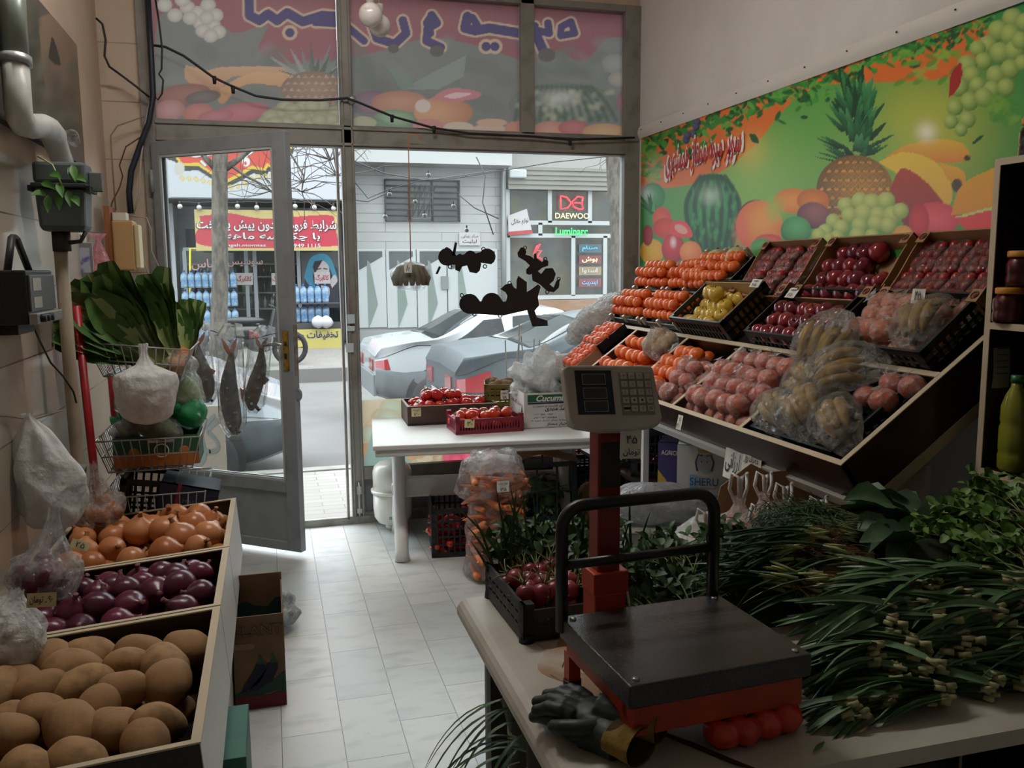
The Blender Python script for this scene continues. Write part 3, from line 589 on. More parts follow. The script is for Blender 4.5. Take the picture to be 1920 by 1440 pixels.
# kalabarg notices, poster
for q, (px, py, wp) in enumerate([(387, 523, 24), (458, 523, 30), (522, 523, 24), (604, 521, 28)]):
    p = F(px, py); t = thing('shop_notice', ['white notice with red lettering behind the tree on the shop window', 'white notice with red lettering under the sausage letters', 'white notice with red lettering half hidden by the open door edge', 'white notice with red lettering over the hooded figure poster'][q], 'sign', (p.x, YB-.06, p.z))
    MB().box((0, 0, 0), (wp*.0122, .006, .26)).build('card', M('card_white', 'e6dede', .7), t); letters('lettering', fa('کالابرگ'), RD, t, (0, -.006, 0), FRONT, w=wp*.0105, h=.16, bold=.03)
px0, px1, py0, py1 = 568, 636, 473, 578
cv = Canvas((F(px0, py1, YB-.03).x, YB-.03, F(px0, py1).z), (1, 0, 0), (0, 0, 1), F(px1, 500).x-F(px0, 500).x, F(600, py0).z-F(600, py1).z, 80, 110, '5a5c60')
cv.view(290, 220, .25); cv.poly(cv.curve([(1110,1440),(1130,1200),(1200,1100),(1330,1100),(1390,1200),(1400,1440)]), '2a2c3a')
cv.poly(cv.curve([(1120,1200),(1165,1060),(1250,1022),(1320,1060),(1370,1200),(1350,1230),(1310,1130),(1240,1080),(1190,1140),(1200,1250),(1260,1330),(1250,1380),(1180,1300)]), '4aa8c4', '3a8cb0')
cv.ell(1250, 1150, 60, 75, 'e0d8d4'); cv.poly([(1185,1120),(1200,1080),(1260,1070),(1215,1150),(1200,1180)], '2a2428'); cv.stroke([(1220,1140),(1245,1134)], 9, '2a2428'); cv.stroke([(1268,1134),(1292,1138)], 9, '2a2428'); cv.ell(1255, 1180, 8, 12, 'c8b8b4')
cv.poly(cv.curve([(1250,1260),(1310,1280),(1300,1370),(1255,1360)]), 'd8d0cc'); cv.poly(cv.curve([(1310,1230),(1350,1180),(1370,1230),(1330,1280)]), 'd8d0cc')
tag(cv.build('window_poster', PRINT('street_print', .6)), 'window poster of a figure in a blue hood at the far shop', 'poster')
# bottles in the fridge, water bottles on the pavement, all small in the photo
GB = [M('bottle_green', '4a7a50', .2), M('bottle_amber', '6a5a40', .2), M('bottle_teal', '6aa08e', .2), M('bottle_pale', 'b8c8a8', .2)]
bp = Proto(tag(MB().lathe([(.001, 0), (.035, 0), (.035, .14), (.014, .2), (.014, .25), (.001, .25)], 8).build('drink_bottle', GB[0]), '', 'bottle'))
prot = [bp]
for g in GB[1:]:
    o = bp.r.copy(); o.data = bp.r.data.copy(); o.data.materials[0] = g; COL.objects.link(o); prot.append(Proto(o))
rg = random.Random(9)
for r_, z in enumerate(SHZ[:3]):
    for c in range(15):
        px = 364+c*13; x = F(px, 500, 20.5).x
        if 405 < px < 425: continue
        prot[(c//3+r_) % 4].put((x, 20.45, z), (0, 0, 0), 1.05, 'drink bottle on the %s far fridge shelf, %s from the tube lamp' % (('bottom', 'middle', 'upper')[r_], ORD[c+1]), 'bottles in the far shop fridge')
BLUE = M('water_blue', '6aa0d0', .15, noise=(9, 'b8d4e8', .4, .6)); CAPB = M('cap_blue', '3060b0', .4)
o = thing('water_bottle', '', 'bottle'); MB().lathe([(.001, 0), (.07, 0), (.075, .05), (.068, .12), (.075, .2), (.07, .27), (.022, .33), (.001, .33)], 10).build('body', BLUE, o); MB().lathe([(.001, .33), (.024, .33), (.024, .37), (.001, .37)], 8).build('cap', CAPB, o)
wb = Proto(o)
for r_ in range(4):
    for c in range(8):
        p = F(352+c*13, 634, 19.5); 
        wb.put((p.x, 19.5-.02*r_, .12+ZP+r_*.40), (0, 0, 0), 1.0, 'blue water bottle stacked behind the tree, %s row up, %s along' % (ORD[r_+1], ORD[c+1]), 'water bottles stacked at the far shop')
for r_ in range(2):
    for c in range(6):
        p = F(545+c*13.5, 634, 19.3); wb.put((p.x, 19.3, .55+ZP+r_*.42), (0, 0, 0), 1.1, 'blue water bottle under the figure poster, %s row, %s along' % (('lower', 'upper')[r_], ORD[c+1]), 'water bottles under the poster')
t = thing('display_stand', 'dark low stand that carries the water bottles across the street', 'stand', (0, YB, ZP)); mm = MB(); mm.bb(F(540, 600, 19.3).x, F(640, 600, 19.3).x, -.95, -.5, .40, .54); mm.bb(F(540, 600, 19.3).x, F(640, 600, 19.3).x, -.95, -.5, .95, .97); mm.build('rack', M('stand_dark', '4a4644', .7), t)
MB().bb(F(350, 600, 19.5).x, F(450, 600, 19.5).x, -.7, -.2, .0, .12).build('plinth', M('stand_dark', '4a4644', .7), t)
t = thing('discount_banner', 'yellow banner with blue lettering along the foot of the far shop', 'banner', (0, 18.98, 0)); a, c = F(538, 641, 18.98), F(644, 616, 18.98)
MB().bb(a.x, c.x, 0, .02, ZP+.0, c.z).build('cloth', M('banner_yellow', 'dcd070', .7), t)
p = F(590, 629, 18.97); letters('lettering', fa('تخفیفات ویژه'), NAVY, t, (p.x, -.01, p.z), FRONT, w=1.0, h=.2, bold=.02)
for q, (px, py) in enumerate([(597, 606), (612, 606)]):
    p = F(px, py+10, 18.9); mm = MB().grid(lambda u, v: ((.13*sin(pi*min(1, v*1.02))**.6+.012)*cos(2*pi*u)*(1+.08*sin(u*30+v*5)), (.08*sin(pi*v)**.6+.008)*sin(2*pi*u), v*.28), 20, 9, wrap=True)
    tag(mm.build('carrier_bag', M('bag_white', 'e4e6ea', .5), None, p), ['white carrier bag hanging below the poster, nearer the door', 'white carrier bag hanging below the poster, nearer the post'][q], 'bag')
# bulbs under the fascia and hung wires
def bulb(parent, p, s=1.0):
    MB().ball((p[0], p[1], p[2]-.05*s), .035*s, 10, 8).build('bulb', M('bulb_white', 'e8e6e0', .3), parent); MB().tube([(p[0], p[1], p[2]-.02*s), (p[0], p[1], p[2]+.02*s)], .014*s, 6).build('socket', M('socket_dark', '3a3634', .6), parent)
t = thing('bulb_string', 'string of white bulbs under the fascia of the far supermarket', 'string lights')
MB().tube([(F(335+i*33, 378+3*(i % 2), 18.95).x, 18.95, F(335+i*33, 378+2*(i % 2), 18.95).z) for i in range(10)], .012, 5).build('wire', INK, t)
for i in range(9):
    p = F(337+i*36, 380+2*(i % 3), 18.95); bulb(t, p, 1.5)
t = thing('bulb_wire', 'sagging wire with bulbs strung outside the big shop window', 'string lights')
pts = [(656, 284), (664, 340), (690, 372), (730, 355), (790, 338), (850, 335), (930, 322), (1040, 304), (1172, 290)]; MB().tube([F(*p, y=5.36) for p in pts], .003, 5).build('wire', INK, t)
for px, py in ((730, 358), (778, 372), (796, 398), (850, 380), (803, 322), (875, 425), (722, 400)): bulb(t, F(px, py, 5.36), .42)
for q, pts in enumerate([[(660, 375), (690, 378), (720, 365), (735, 352)], [(860, 365), (890, 390), (935, 410)], [(893, 294), (910, 330), (905, 380), (925, 440)], [(660, 300), (720, 325), (800, 338), (930, 320)]]):
    tag(MB().tube([F(*p, y=16.0) for p in pts], .012, 5).build('street_wire', INK), ['thin wire running to the barred window across the street', 'thin wire from the barred window to the drainpipe', 'loose wire hanging down the white house front', 'wire sagging across the top of the white house'][q], 'wire')
# -- white house
b = thing('white_house', 'white brick house with a barred window above folding garage doors', 'house', (0, YB, ZP)); xc = F(941, 500).x
MB().bb(xb, xc, .0, 6, 0, 6.2).build('wall', WBR, b)
a = F(958, 308, 19.3); MB().bb(xb, a.x, -.8, -.12, a.z-ZP-.04, 6.2).build('balcony_slab', M('render_white', 'dfdfdc', .8), b)
a, c = F(722, 415), F(860, 340); mm = MB().bb(a.x, c.x, -.02, .02, a.z-ZP, c.z-ZP); wn = mm.build('window', M('window_dark', '3a4044', .25), b)
MB().bb(F(770, 400).x, F(808, 400).x, -.03, -.02, a.z-ZP+.05, c.z-ZP-.05).build('curtain_pane', M('curtain_grey', '9aa09e', .8), wn)  # paler grey curtain pane in the middle of the window
gr = MB()
for i in range(8): z = a.z-ZP+(c.z-a.z)*i/7; gr.tube([(a.x, -.1, z), (c.x, -.1, z)], .014, 6)
for px in (722, 768, 810, 860): gr.tube([(F(px, 400).x, -.1, a.z-ZP), (F(px, 400).x, -.1, c.z-ZP)], .018, 6)
for i in range(4):
    x0_ = F(770+i*10, 400).x; x1_ = F(780+i*10, 400).x
    for (u, v) in ((0, 1), (1, 0)):
        gr.tube([(x0_+(x1_-x0_)*u-.1, -.1, a.z-ZP+.1), (x0_+(x1_-x0_)*v+.1, -.1, c.z-ZP-.1)], .01, 5)
gr.build('window_grille', M('grille_dark', '4a4a48', .6), wn)
MB().bb(xb, xc, -.25, 0, 0, F(800, 617).z-ZP).build('plinth', M('plinth_grey', 'b0b0ae', .9), b)
gd = [668, 724, 781, 838, 934]
for i in range(4):
    l, r_ = F(gd[i], 615), F(gd[i+1], 467); mm = MB().bb(l.x+.03, r_.x-.03, -.06, -.01, l.z-ZP, r_.z-ZP); g = mm.build('garage_door', WHITEP, b, bevel=.01)
    z1 = r_.z-ZP-.05; MB().prism([(l.x+.1, z1), (l.x+.1, z1-.42), (r_.x-.1, z1-.12), (r_.x-.1, z1)], -.068, -.062, 'y').build('glass_strip', M('window_dark', '3a4044', .25), g)
    MB().prism([(l.x+.28, z1-.2), (l.x+.34, z1-.25), (l.x+.5, z1-1.2), (l.x+.28, z1-1.75)], -.075, -.062, 'y').build('trim', M('door_trim', '9fb08e' if i else '8a9a90', .6), g)
p = F(833, 530); MB().box((p.x, -.08, p.z-ZP), (.16, .04, .3)).build('intercom', M('intercom_grey', '8f9496', .5), b)
p = F(880, 448); t = thing('beauty_sign', 'small white sign on the white house above the garage', 'sign', (p.x, YB-.03, p.z)); MB().box((0, 0, 0), (.5, .02, .3)).build('board', M('card_white', 'e6dede', .7), t)
letters('lettering', fa('مرکز زیبایی'), INK, t, (0, -.014, .06), FRONT, w=.4, h=.09); letters('lettering', fa('لیلیت'), INK, t, (0, -.014, -.06), FRONT, w=.34, h=.1, bold=.01)
# -- appliance shop
b = thing('appliance_shop', 'appliance shop across the street with neon lettering and a rolled up shutter', 'shop', (0, YB, ZP)); xd = F(1420, 500).x
GZ = lambda py: F(1050, py).z-ZP
MB().bb(xc, xd, 1.8, 6, 0, 6.2).bb(xc, xd, 0, 1.8, GZ(315), 6.2).bb(xc, F(948, 500).x, -.1, 1.8, 0, 6.2).bb(F(1172, 500).x, xd, 0, 1.8, 0, 6.2).build('wall', M('shop_render', 'c4c2bc', .85), b)
MB().bb(F(948, 400).x, F(1170, 400).x, .3, 1.79, GZ(560), GZ(318)).build('back_room', M('shop_inside', '7d7a74', .9, noise=(1.2, 'a89878', .45, .6)), b)
mm = MB()
for i in range(9): z = GZ(317)+(GZ(357)-GZ(317))*i/9; mm.bb(F(950, 400).x, F(1146, 400).x, -.18+.03*(i % 2), .1, z-.058, z)
mm.build('roller_shutter', M('shutter_grey', 'a09c92', .6), b)
mm = MB()
for px, a, c in ((951, 357, 560), (1030, 357, 418), (1105, 357, 418), (1012, 418, 442), (1074, 442, 555), (1134, 442, 555), (1165, 357, 560)): x = F(px, 400).x; mm.bb(x-.05, x+.05, -.05, .06, GZ(c), GZ(a))
for py in (418, 442, 557): mm.bb(F(950, 400).x, F(1168, 400).x, -.05, .06, GZ(py)-.05, GZ(py)+.05)
mm.build('glazing_frame', WHITEP, b)
MB().bb(F(950, 400).x, F(1168, 400).x, 0, .008, GZ(557), GZ(357)).build('glazing', GLASS('street_glass', .02), b)
MB().bb(F(948, 400).x, F(1140, 400).x, -.35, .0, 0, GZ(562)).build('brick_ledge', tile_mat('orange_brick', 'c89a78', 'b98a68', 'a89484', .3, .07, .9, (R(90), 0, 0), .5, .01), b)
NR = M('neon_red', 'ff3040', .4, emis=1.6); NG = M('neon_green', '30d868', .4, emis=1.0); NW = M('neon_cream', 'f0e8a8', .4, emis=.8); NB = M('neon_blue', '50b0e8', .4, emis=.7)
p = lambda px, py: (F(px, py).x, -.12, GZ(py))
for pts in ([(1048,368),(1048,393),(1062,390),(1068,381),(1060,371),(1048,368)], [(1090,370),(1080,369),(1070,378),(1072,388),(1082,393),(1090,392)], [(1090,370),(1088,380),(1090,392)], [(1074,381),(1086,381)]): MB().tube([p(*q) for q in pts], .02, 6).build('neon_emblem', NR, b)
q = p(1070, 405); letters('neon_lettering', 'DAEWOO', NW, b, q, FRONT, w=.86, h=.13, bold=.005)
q = p(1069, 434); letters('neon_lettering', 'Luminarc', NG, b, q, FRONT, w=.82, h=.19, bold=.025)
MB().tube([p(998, 478), p(1004, 462), p(1010, 458), p(1003, 470), p(1012, 470), p(1004, 482), p(1014, 486)], .022, 6).build('neon_emblem', NR, b)
for k_, (py, s, mt) in enumerate([(466, 'صنام', NB), (487, 'بوش', NW), (508, 'اسنوا', WH), (530, 'ایندزیت', NB)]):
    q = F(1104, py); MB().bb(F(1084, 500).x, F(1126, 500).x, -.055, -.045, q.z-ZP-.1, q.z-ZP+.1).build('sign_strip', M('strip_%d' % k_, ('4a6a78', '8a3a3a', 'b09870', '9a3a40')[k_], .6), b); letters('sign_lettering', fa(s), mt, b, (q.x, -.07, q.z-ZP), FRONT, w=.4, h=.14, bold=.02)
for k_, (x0_, y0_, x1_, y1_) in enumerate([(1000, 556, 1040, 500), (1042, 556, 1072, 520), (1045, 518, 1072, 470), (960, 556, 998, 510), (962, 508, 1010, 478), (1090, 555, 1128, 535), (955, 415, 1000, 375), (1110, 416, 1150, 380)]):
    l, r_ = F(x0_, y0_, 20.6), F(x1_, y1_, 20.6); t = thing('appliance_box', 'brown appliance carton in the neon shop window, %s of eight counted from the drainpipe' % ORD[k_+1], 'box', (0, 20.3, 0)); MB().bb(l.x, r_.x, .1, .7, l.z, r_.z).build('carton', M('carton_tan', 'b89a70', .8), t); MB().bb(l.x+.02, r_.x-.02, .095, .099, (l.z+r_.z)/2-.05, (l.z+r_.z)/2+.05).build('print_strip', M('carton_print', '4a4640', .8), t)
t = thing('wall_sign', 'white tilted paper sign with red stripe beside the drainpipe', 'sign', (0, YB-.12, 0)); c = [F(950, 405), F(985, 392), F(996, 438), F(951, 442)]
MB().prism([(v.x, v.z) for v in c][::-1], 0, .01, 'y').build('paper', M('card_white', 'e6dede', .7), t); MB().prism([(v.x, v.z) for v in (F(951, 442), F(951, 435), F(995, 431), F(996, 438))], -.004, 0, 'y').build('stripe', RD, t)
letters('lettering', fa('لوازم خانگی'), INK, t, (F(972, 416).x, -.006, F(972, 416).z), axes_rot((1, 0, .12), (0, 0, 1)), w=.42, h=.16, bold=.01)
MB().tube([(F(940, 310).x, -.12, GZ(312)), (F(940, 310).x, -.12, .1)], .06).build('drainpipe', M('pipe_pale', 'a8aaa6', .5, metal=.3), b)
p = F(970, 326, 19.8); tag(MB().box((0, 0, 0), (.42, .16, .2)).build('outdoor_lamp', M('lamp_white', 'e8ecec', .4), None, p, bevel=.03), 'white outdoor lamp box by the roller shutter across the street', 'lamp')
# -- trees
BARK = M('bark', '857b70', .95, noise=(14, '5f564d', .4, .6), bump=(26, .9, .03), stretch=(1, 1, .35))
TWIG = M('twig_bark', '6a5f55', .9)
def tree(label, pts, r, branches, seed):
    t = thing('bare_tree', label, 'tree', (pts[0].x, pts[0].y, ZP)); o = Vector((pts[0].x, pts[0].y, ZP)); rg = random.Random(seed)
    P = [p-o for p in pts]; rr = r
    MB().tube(P, rr, 12).warp(lambda v: v*(1+.0*v.x)).build('trunk', BARK, t)
    for (pp, r0) in branches:
        B_ = [p-o for p in pp]; MB().tube(B_, [r0*(1-.8*i/(len(B_)-1)) for i in range(len(B_))], 8).build('branch', BARK, t)
    tw = MB()
    for (pp, r0) in branches:
        for k in range(16):
            q = (pp[-1]-o)*.4+(pp[len(pp)//2]-o)*.6 if k % 2 else pp[-1]-o; path = [q.copy()]; d = Vector((rg.uniform(-1, 1), rg.uniform(-.4, .4), rg.uniform(-.2, 1))).normalized()
            for s_ in range(6): d = (d+Vector((rg.uniform(-.5, .5), rg.uniform(-.3, .3), rg.uniform(-.6, .3)))).normalized(); q = q+d*rg.uniform(.12, .25); path.append(q.copy())
            tw.tube(path, [.009, .008, .007, .006, .005, .004, .003], 4)
    tw.build('twigs', TWIG, t)
G = lambda px, py, y=15.3: at(px, py, y=y)
tree('bare street tree behind the open glass door', [Vector((G(409, 696).x, 15.3, ZP)), G(410, 620), G(413, 520), G(412, 430), G(412, 340), G(413, 300), G(414, 258), G(416, 200)], [.17, .14, .13, .13, .125, .12, .115, .09],
     [([G(408, 320), G(385, 296), G(362, 266), G(345, 230)], .06), ([G(420, 318), G(445, 300), G(470, 280), G(490, 262), G(520, 230)], .06), ([G(416, 240), G(470, 215), G(540, 225), G(600, 255), G(620, 300)], .05), ([G(416, 220), G(520, 190), G(600, 230), G(625, 280), G(632, 330)], .045), ([G(420, 300), G(460, 330), G(500, 350), G(520, 370)], .03), ([G(420, 260), G(540, 280), G(570, 330), G(566, 360)], .03)], 4)
tree('bare street tree at the edge of the big window, before the neon shop', [Vector((G(1168, 640).x, 15.3, ZP)), G(1163, 560), G(1160, 480), G(1156, 420), G(1152, 360), G(1150, 300), G(1148, 220)], [.16, .14, .13, .13, .13, .14, .12], [([G(1150, 320), G(1170, 290), G(1190, 250)], .05), ([G(1150, 300), G(1120, 240), G(1090, 200)], .05)], 8)

# ---------------------------------------------------------------- vehicles
def lerp(tab, x):
    for (a, b), (c, d) in zip(tab[:-1], tab[1:]):
        if x <= c: t = (x-a)/(c-a); t = t*t*(3-2*t)*.5+t*.5; return b+(d-b)*t
    return tab[-1][1]
TYRE = M('tyre', '26262a', .85); ALLOY = M('alloy', 'b0b4b8', .35, metal=.8); CGLASS = M('car_glass', '2a3438', .08, spec=.25); ARCH = M('arch_black', '0c0c0e', .9)
TAIL = M('tail_red', 'c01822', .15, coat=.5); LAMPC = M('headlamp', 'c8d4dc', .1, coat=.5)
def car(label, loc, rz, paint, low, L, H, plate, rear_up=1.0):
    c = thing('car', label, 'car', loc, (0, 0, rz)); s = H/1.42; W = .84
    top = [(0, .86*s*rear_up), (.08, 1.0*s*rear_up), (.55, 1.04*s*rear_up), (.72, 1.06*s*rear_up), (1.35, 1.36*s), (1.9, 1.42*s), (2.35, 1.39*s), (3.05, 1.03*s), (L-.5, .92*s), (L-.12, .80*s), (L, .66*s)]
    belt = [(0, .82*s*rear_up), (.5, .98*s*rear_up), (1.2, .96*s), (3.05, .93*s), (L-.4, .82*s), (L, .62*s)]
    bot = [(0, .36), (.35, .24), (L-.5, .22), (L, .32)]; wid = [(0, .72), (.1, .79), (.5, W), (L-.8, W), (L-.3, .78), (L-.08, .66), (L, .56)]
    def ring(x):
        zt, zb, z0, w_ = lerp(top, x), lerp(belt, x), lerp(bot, x), lerp(wid, x); zb = min(zb, zt-.03); g = zt-zb; wr = w_*(1-.46*max(0, min(g-.05, .45)))
        return [(0, z0), (w_*.86, z0), (w_*.97, z0+.12), (w_, z0+.32), (w_*.985, (z0+zb)/2+.12), (w_*.95, zb), (wr, zt-.05*min(1, g*3)), (wr*.82, zt-.01), (0, zt+.015)]
    def pt(x, k, side, off=0):
        r_ = ring(x); i = min(int(k), 7); f = k-i; y, z = r_[i][0]+(r_[i+1][0]-r_[i][0])*f, r_[i][1]+(r_[i+1][1]-r_[i][1])*f
        return Vector((x, side*(y+off), z+(off if k > 6.2 else 0)))
    n = 56; bd = MB()
    for side in (-1, 1): bd.grid(lambda u, v: pt(u*L, v*8, side), n, 33)
    for x in (0, L):
        r_ = [pt(x, k/4*1, -1) for k in range(33)]+[pt(x, k/4, 1) for k in range(32, -1, -1)]; bd.add(r_, [tuple(range(len(r_)))], 0)
    bd.build('body', paint, c)
    def patch(name, x0, x1, k0, k1, off, mt, sides=(-1, 1), sk=0.0, sk2=0.0, par=c):
        mb = MB()
        for sd in sides: mb.grid(lambda u, v: pt(x0+sk*v+(x1-sk2*v-x0-sk*v)*u, k0+(k1-k0)*v, sd, off), 20, 8)
        return mb.build(name, mt, par)
    for sd in (-1, 1):
        patch('side_window', .82, 1.62, 5.08, 5.86, .006, CGLASS, (sd,), .52, .05); patch('side_window', 1.70, 2.72, 5.08, 5.86, .006, CGLASS, (sd,), .02, .40)
    patch('rear_window', .70, 1.30, 6.6, 8, .006, CGLASS); patch('windscreen', 2.46, 2.98, 6.6, 8, .006, CGLASS)
    patch('rear_bumper', .0, .62, 1.2, 3.6, .018, low); patch('front_bumper', L-.62, L, 1.2, 3.7, .018, low)
    MB().bb(-.03, .01, -.70, .70, .36, .62).build('rear_bumper', low, c, bevel=.01); MB().bb(L-.01, L+.03, -.54, .54, .34, .60).build('front_bumper', low, c, bevel=.01)
    patch('side_trim', .7, L-.75, 3.3, 3.5, .008, low)
    for sd in (-1, 1):
        patch('tail_lamp', .0, .40 if plate else .17, 3.95 if plate else 3.75, 4.75, .010, TAIL, (sd,), 0, .1 if plate else .03); MB().bb(-.015, .01, sd*.44-.2*(sd < 0)*0-.13, sd*.44+.13, .66*s*rear_up, .80*s*rear_up).build('tail_lamp', TAIL, c)
        patch('headlamp', L-.52, L-.02, 4.05, 4.95, .008, LAMPC, (sd,), .05, 0); patch('mirror_base', 2.6, 2.68, 5.1, 5.3, .03, paint, (sd,)); MB().ball((2.66, sd*.93, .98*s), (.06, .09, .06), 10, 8).build('mirror', paint, c)
        patch('door_seam', 1.655, 1.668, 1.8, 5.0, .004, ARCH, (sd,)); patch('trunk_seam', .02, .66, 4.96, 5.0, .004, ARCH, (sd,)); patch('door_handle', 1.78, 1.94, 4.72, 4.82, .02, low, (sd,))
    for x in (.70, L-.78):
        for sd in (-1, 1):
            wz = .30; T = Matrix.Translation((x, sd*.76, wz)) @ Matrix.Rotation(R(90), 4, 'X')
            MB().lathe([(.01, -.10), (.36, -.10), (.36, .095), (.01, .095)], 28, T=Matrix.Translation((x, sd*.755, wz+.03)) @ Matrix.Rotation(R(90), 4, 'X')).build('wheel_arch', ARCH, c)
            w_ = MB().lathe([(.2, -.115), (.28, -.115), (.305, -.08), (.305, .08), (.28, .115), (.2, .115)], 28, T=T).build('tyre', TYRE, c)
            rm = MB().lathe([(.01, -.05), (.2, -.05), (.205, -.11), (.19, -.11), (.18, -.06), (.18, .06), (.19, .11), (.205, .11), (.2, .05), (.01, .05)], 28, T=T)
            for a in range(5): rm.box((.1, 0, 0), (.17, .045, .2), 0, T @ Matrix.Rotation(2*pi*a/5, 4, 'Z'))
            rm.build('rim', ALLOY, w_)
    if plate:
        p_ = MB().bb(-.04, -.03, -.26, .26, .56, .68).build('number_plate', M('plate_white', 'dfe3e6', .5), c); MB().bb(-.043, -.04, .21, .26, .56, .68).build('plate_band', NAVY, p_)
    return c
PW = M('paint_white', 'e2e6ea', .22, coat=.6); PG = M('paint_grey', '565f66', .42, spec=.3); LOW = M('bumper_plastic', '5f6972', .6); LOWW = M('bumper_pale', '8f9498', .6)
car('white saloon car standing beyond the grey car, seen from behind', (1.15, 11.0, ZR), R(2), PW, LOWW, 4.15, 1.40, False)
car('grey saloon car parked at the kerb in front of the big window', (1.60, 8.45, ZR), R(1), PG, PG, 4.4, 1.44, True, 1.06)
car('white car with a dark bumper whose nose shows behind the hanging fish', (-3.60, 8.18, ZR), R(0), PW, LOW, 3.78, 1.42, False)
# motorcycle across the road
t = thing('motorcycle', 'black motorcycle with red panels parked by the tree across the street', 'motorcycle', (G(478, 650, 15.8).x, 15.8, ZP), (0, 0, R(4)))
BLK = M('moto_black', '1c1e22', .35, coat=.3); MRED = M('moto_red', 'b0262c', .3, coat=.4)
for x in (-.6, .6):
    w_ = MB().tube([(x+.27*cos(a), 0, .30+.27*sin(a)) for a in [i*pi/12 for i in range(24)]], .045, 8, closed=True).build('wheel', TYRE, t); rm = MB()
    for a in range(6): rm.tube([(x, 0, .30), (x+.24*cos(a*pi/3), 0, .30+.24*sin(a*pi/3))], .012, 5)
    rm.build('spoke', ALLOY, w_)
MB().ball((-.18, 0, .62), (.5, .13, .13)).ball((-.5, 0, .72), (.28, .1, .09)).build('tail_body', BLK, t); MB().ball((-.22, 0, .80), (.42, .13, .07)).build('seat', M('seat_vinyl', '26282a', .5), t)
MB().ball((.12, 0, .42), (.3, .14, .18)).build('engine', M('engine_grey', '4a4c50', .5, metal=.5), t); MB().prism([(.1, .35), (.5, .5), (.52, 1.0), (.34, 1.02), (.26, .7), (.05, .5)], -.13, .13, 'y').build('leg_shield', BLK, t, bevel=.03)
for s_ in (-1, 1): MB().tube([(.62, s_*.07, .3), (.42, s_*.07, .95)], .022, 6).build('fork', ALLOY, t)
MB().prism([(-.1, .5), (-.1, .66), (.08, .6), (.06, .5)], -.15, .15, 'y').build('side_panel', MRED, t, bevel=.02); MB().prism([(.5, .55), (.6, .58), (.72, .74), (.56, .7)], -.06, .06, 'y').build('front_fender', MRED, t, bevel=.01)
MB().tube([(.3, -.36, 1.06), (.36, -.2, 1.02), (.4, 0, .98), (.36, .2, 1.02), (.3, .36, 1.06)], .016, 6).build('handlebar', BLK, t); MB().ball((.48, 0, .96), (.08, .1, .1)).build('headlight', LAMPC, t)
for s_ in (-1, 1): MB().tube([(.36, s_*.22, 1.03), (.38, s_*.3, 1.2)], .007, 5).ball((.38, s_*.3, 1.22), (.015, .06, .04), 8, 6).build('mirror', BLK, t)
# board leaning outside by the door
a = at(428, 925, z=ZP); t = thing('plywood_board', 'beige board with faint lettering standing outside behind the door glass', 'board', (a.x-.02, a.y, ZP)); hh = at(428, 758, y=a.y+.05).z-ZP
MB().bb(-.75, .02, 0, .02, 0, hh).build('sheet', M('board_beige', 'b4a492', .8, noise=(4, 'a59684', .4, .7)), t)
letters('lettering', fa('گل'), M('board_grey', '7d8682', .8), t, (-.14, -.004, hh*.62), axes_rot((1, 0, .1), (-.15, 0, 1)), w=.26, h=.38, bold=.01)
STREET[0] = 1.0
# ---------------------------------------------------------------- bags, leaves, cartons, baskets: builders
CLEAR = FILM('clear_film', 'F2F4F3', .74, .10, 26, .4); MILKY = FILM('milky_film', 'F4F4F2', .16, .25, 14, .3, .5, .22); WRAP = FILM('cling_film', 'EDEFEE', .88, .08, 26, .5, .8); GREENF = FILM('green_film', '3CB878', .35, .2, 20, .4); FOGGY = FILM('foggy_film', 'F2F3F2', .45, .14, 24, .35, .8, .35)
def wob(p, s, a, seed=0):
    x, y, z = p; return a*(sin(x*s+seed)*sin(y*s*1.3+seed*2.1)+sin(z*s*1.1+seed*.7+x*s*.6))*.5
def bagshape(mb, rx, ry, h, neck=.12, flare=.25, neckat=.78, fold=9, seed=0, nu=40, nv=22, amp=.05, mat=0, sag=.5, prof=None):
    def f(u, v):
        if prof: r = lerp(prof, v)
        elif v < neckat: t = v/neckat; r = max(.02, sin(pi*(t**sag))**.55) if t < .999 else neck; r = max(r, neck) if t > .4 else r
        else: t = (v-neckat)/(1-neckat); r = neck+flare*t
        g = .5*max(0, (v-.35))/.65; a = 2*pi*u; k = 1+g*.35*sin(fold*a+seed)+amp*sin(3*a+v*9+seed*1.7)+amp*.6*sin(7*a-v*15+seed)
        return (rx*r*k*cos(a), ry*r*k*sin(a), h*v)
    return mb.grid(f, nu, nv, mat, True, None, True)
def ribbon(mb, path, widths, nrm, cup=0.0, ruf=0.0, nw=5, mat=0, rib=None, k=7.0, ph=0.0):
    P = [Vector(p) for p in path]; n = len(P); vs = []; N = Vector(nrm)
    for i in range(n):
        t = (P[min(i+1, n-1)]-P[max(i-1, 0)]).normalized(); s = t.cross(N)
        if s.length < 1e-4: s = t.orthogonal()
        s.normalize(); nn = s.cross(t); w_ = widths
        if isinstance(widths, (list, tuple)): q_ = i/(n-1)*(len(widths)-1); k_ = min(int(q_), len(widths)-2); w_ = widths[k_]+(widths[k_+1]-widths[k_])*(q_-k_)
        for j in range(nw):
            q = -1+2*j/(nw-1); vs.append(P[i]+s*q*w_/2+nn*(cup*w_*q*q+ruf*w_*sin(i*k/n*6.28+ph+q*2)*abs(q)))
    fs = [(i*nw+j, i*nw+j+1, (i+1)*nw+j+1, (i+1)*nw+j) for i in range(n-1) for j in range(nw-1)]
    m0 = len(mb.f); mb.add(vs, fs, mat, True)
    if rib is not None:
        c = nw//2
        for i in range(n-1):
            for j in range(nw-1):
                if nw > 3 and abs(j+.5-(nw-1)/2) < max(.6*(i < n*.8), (nw/2)*(.95-1.7*i/n)): mb.mi[m0+i*(nw-1)+j] = rib
    return mb
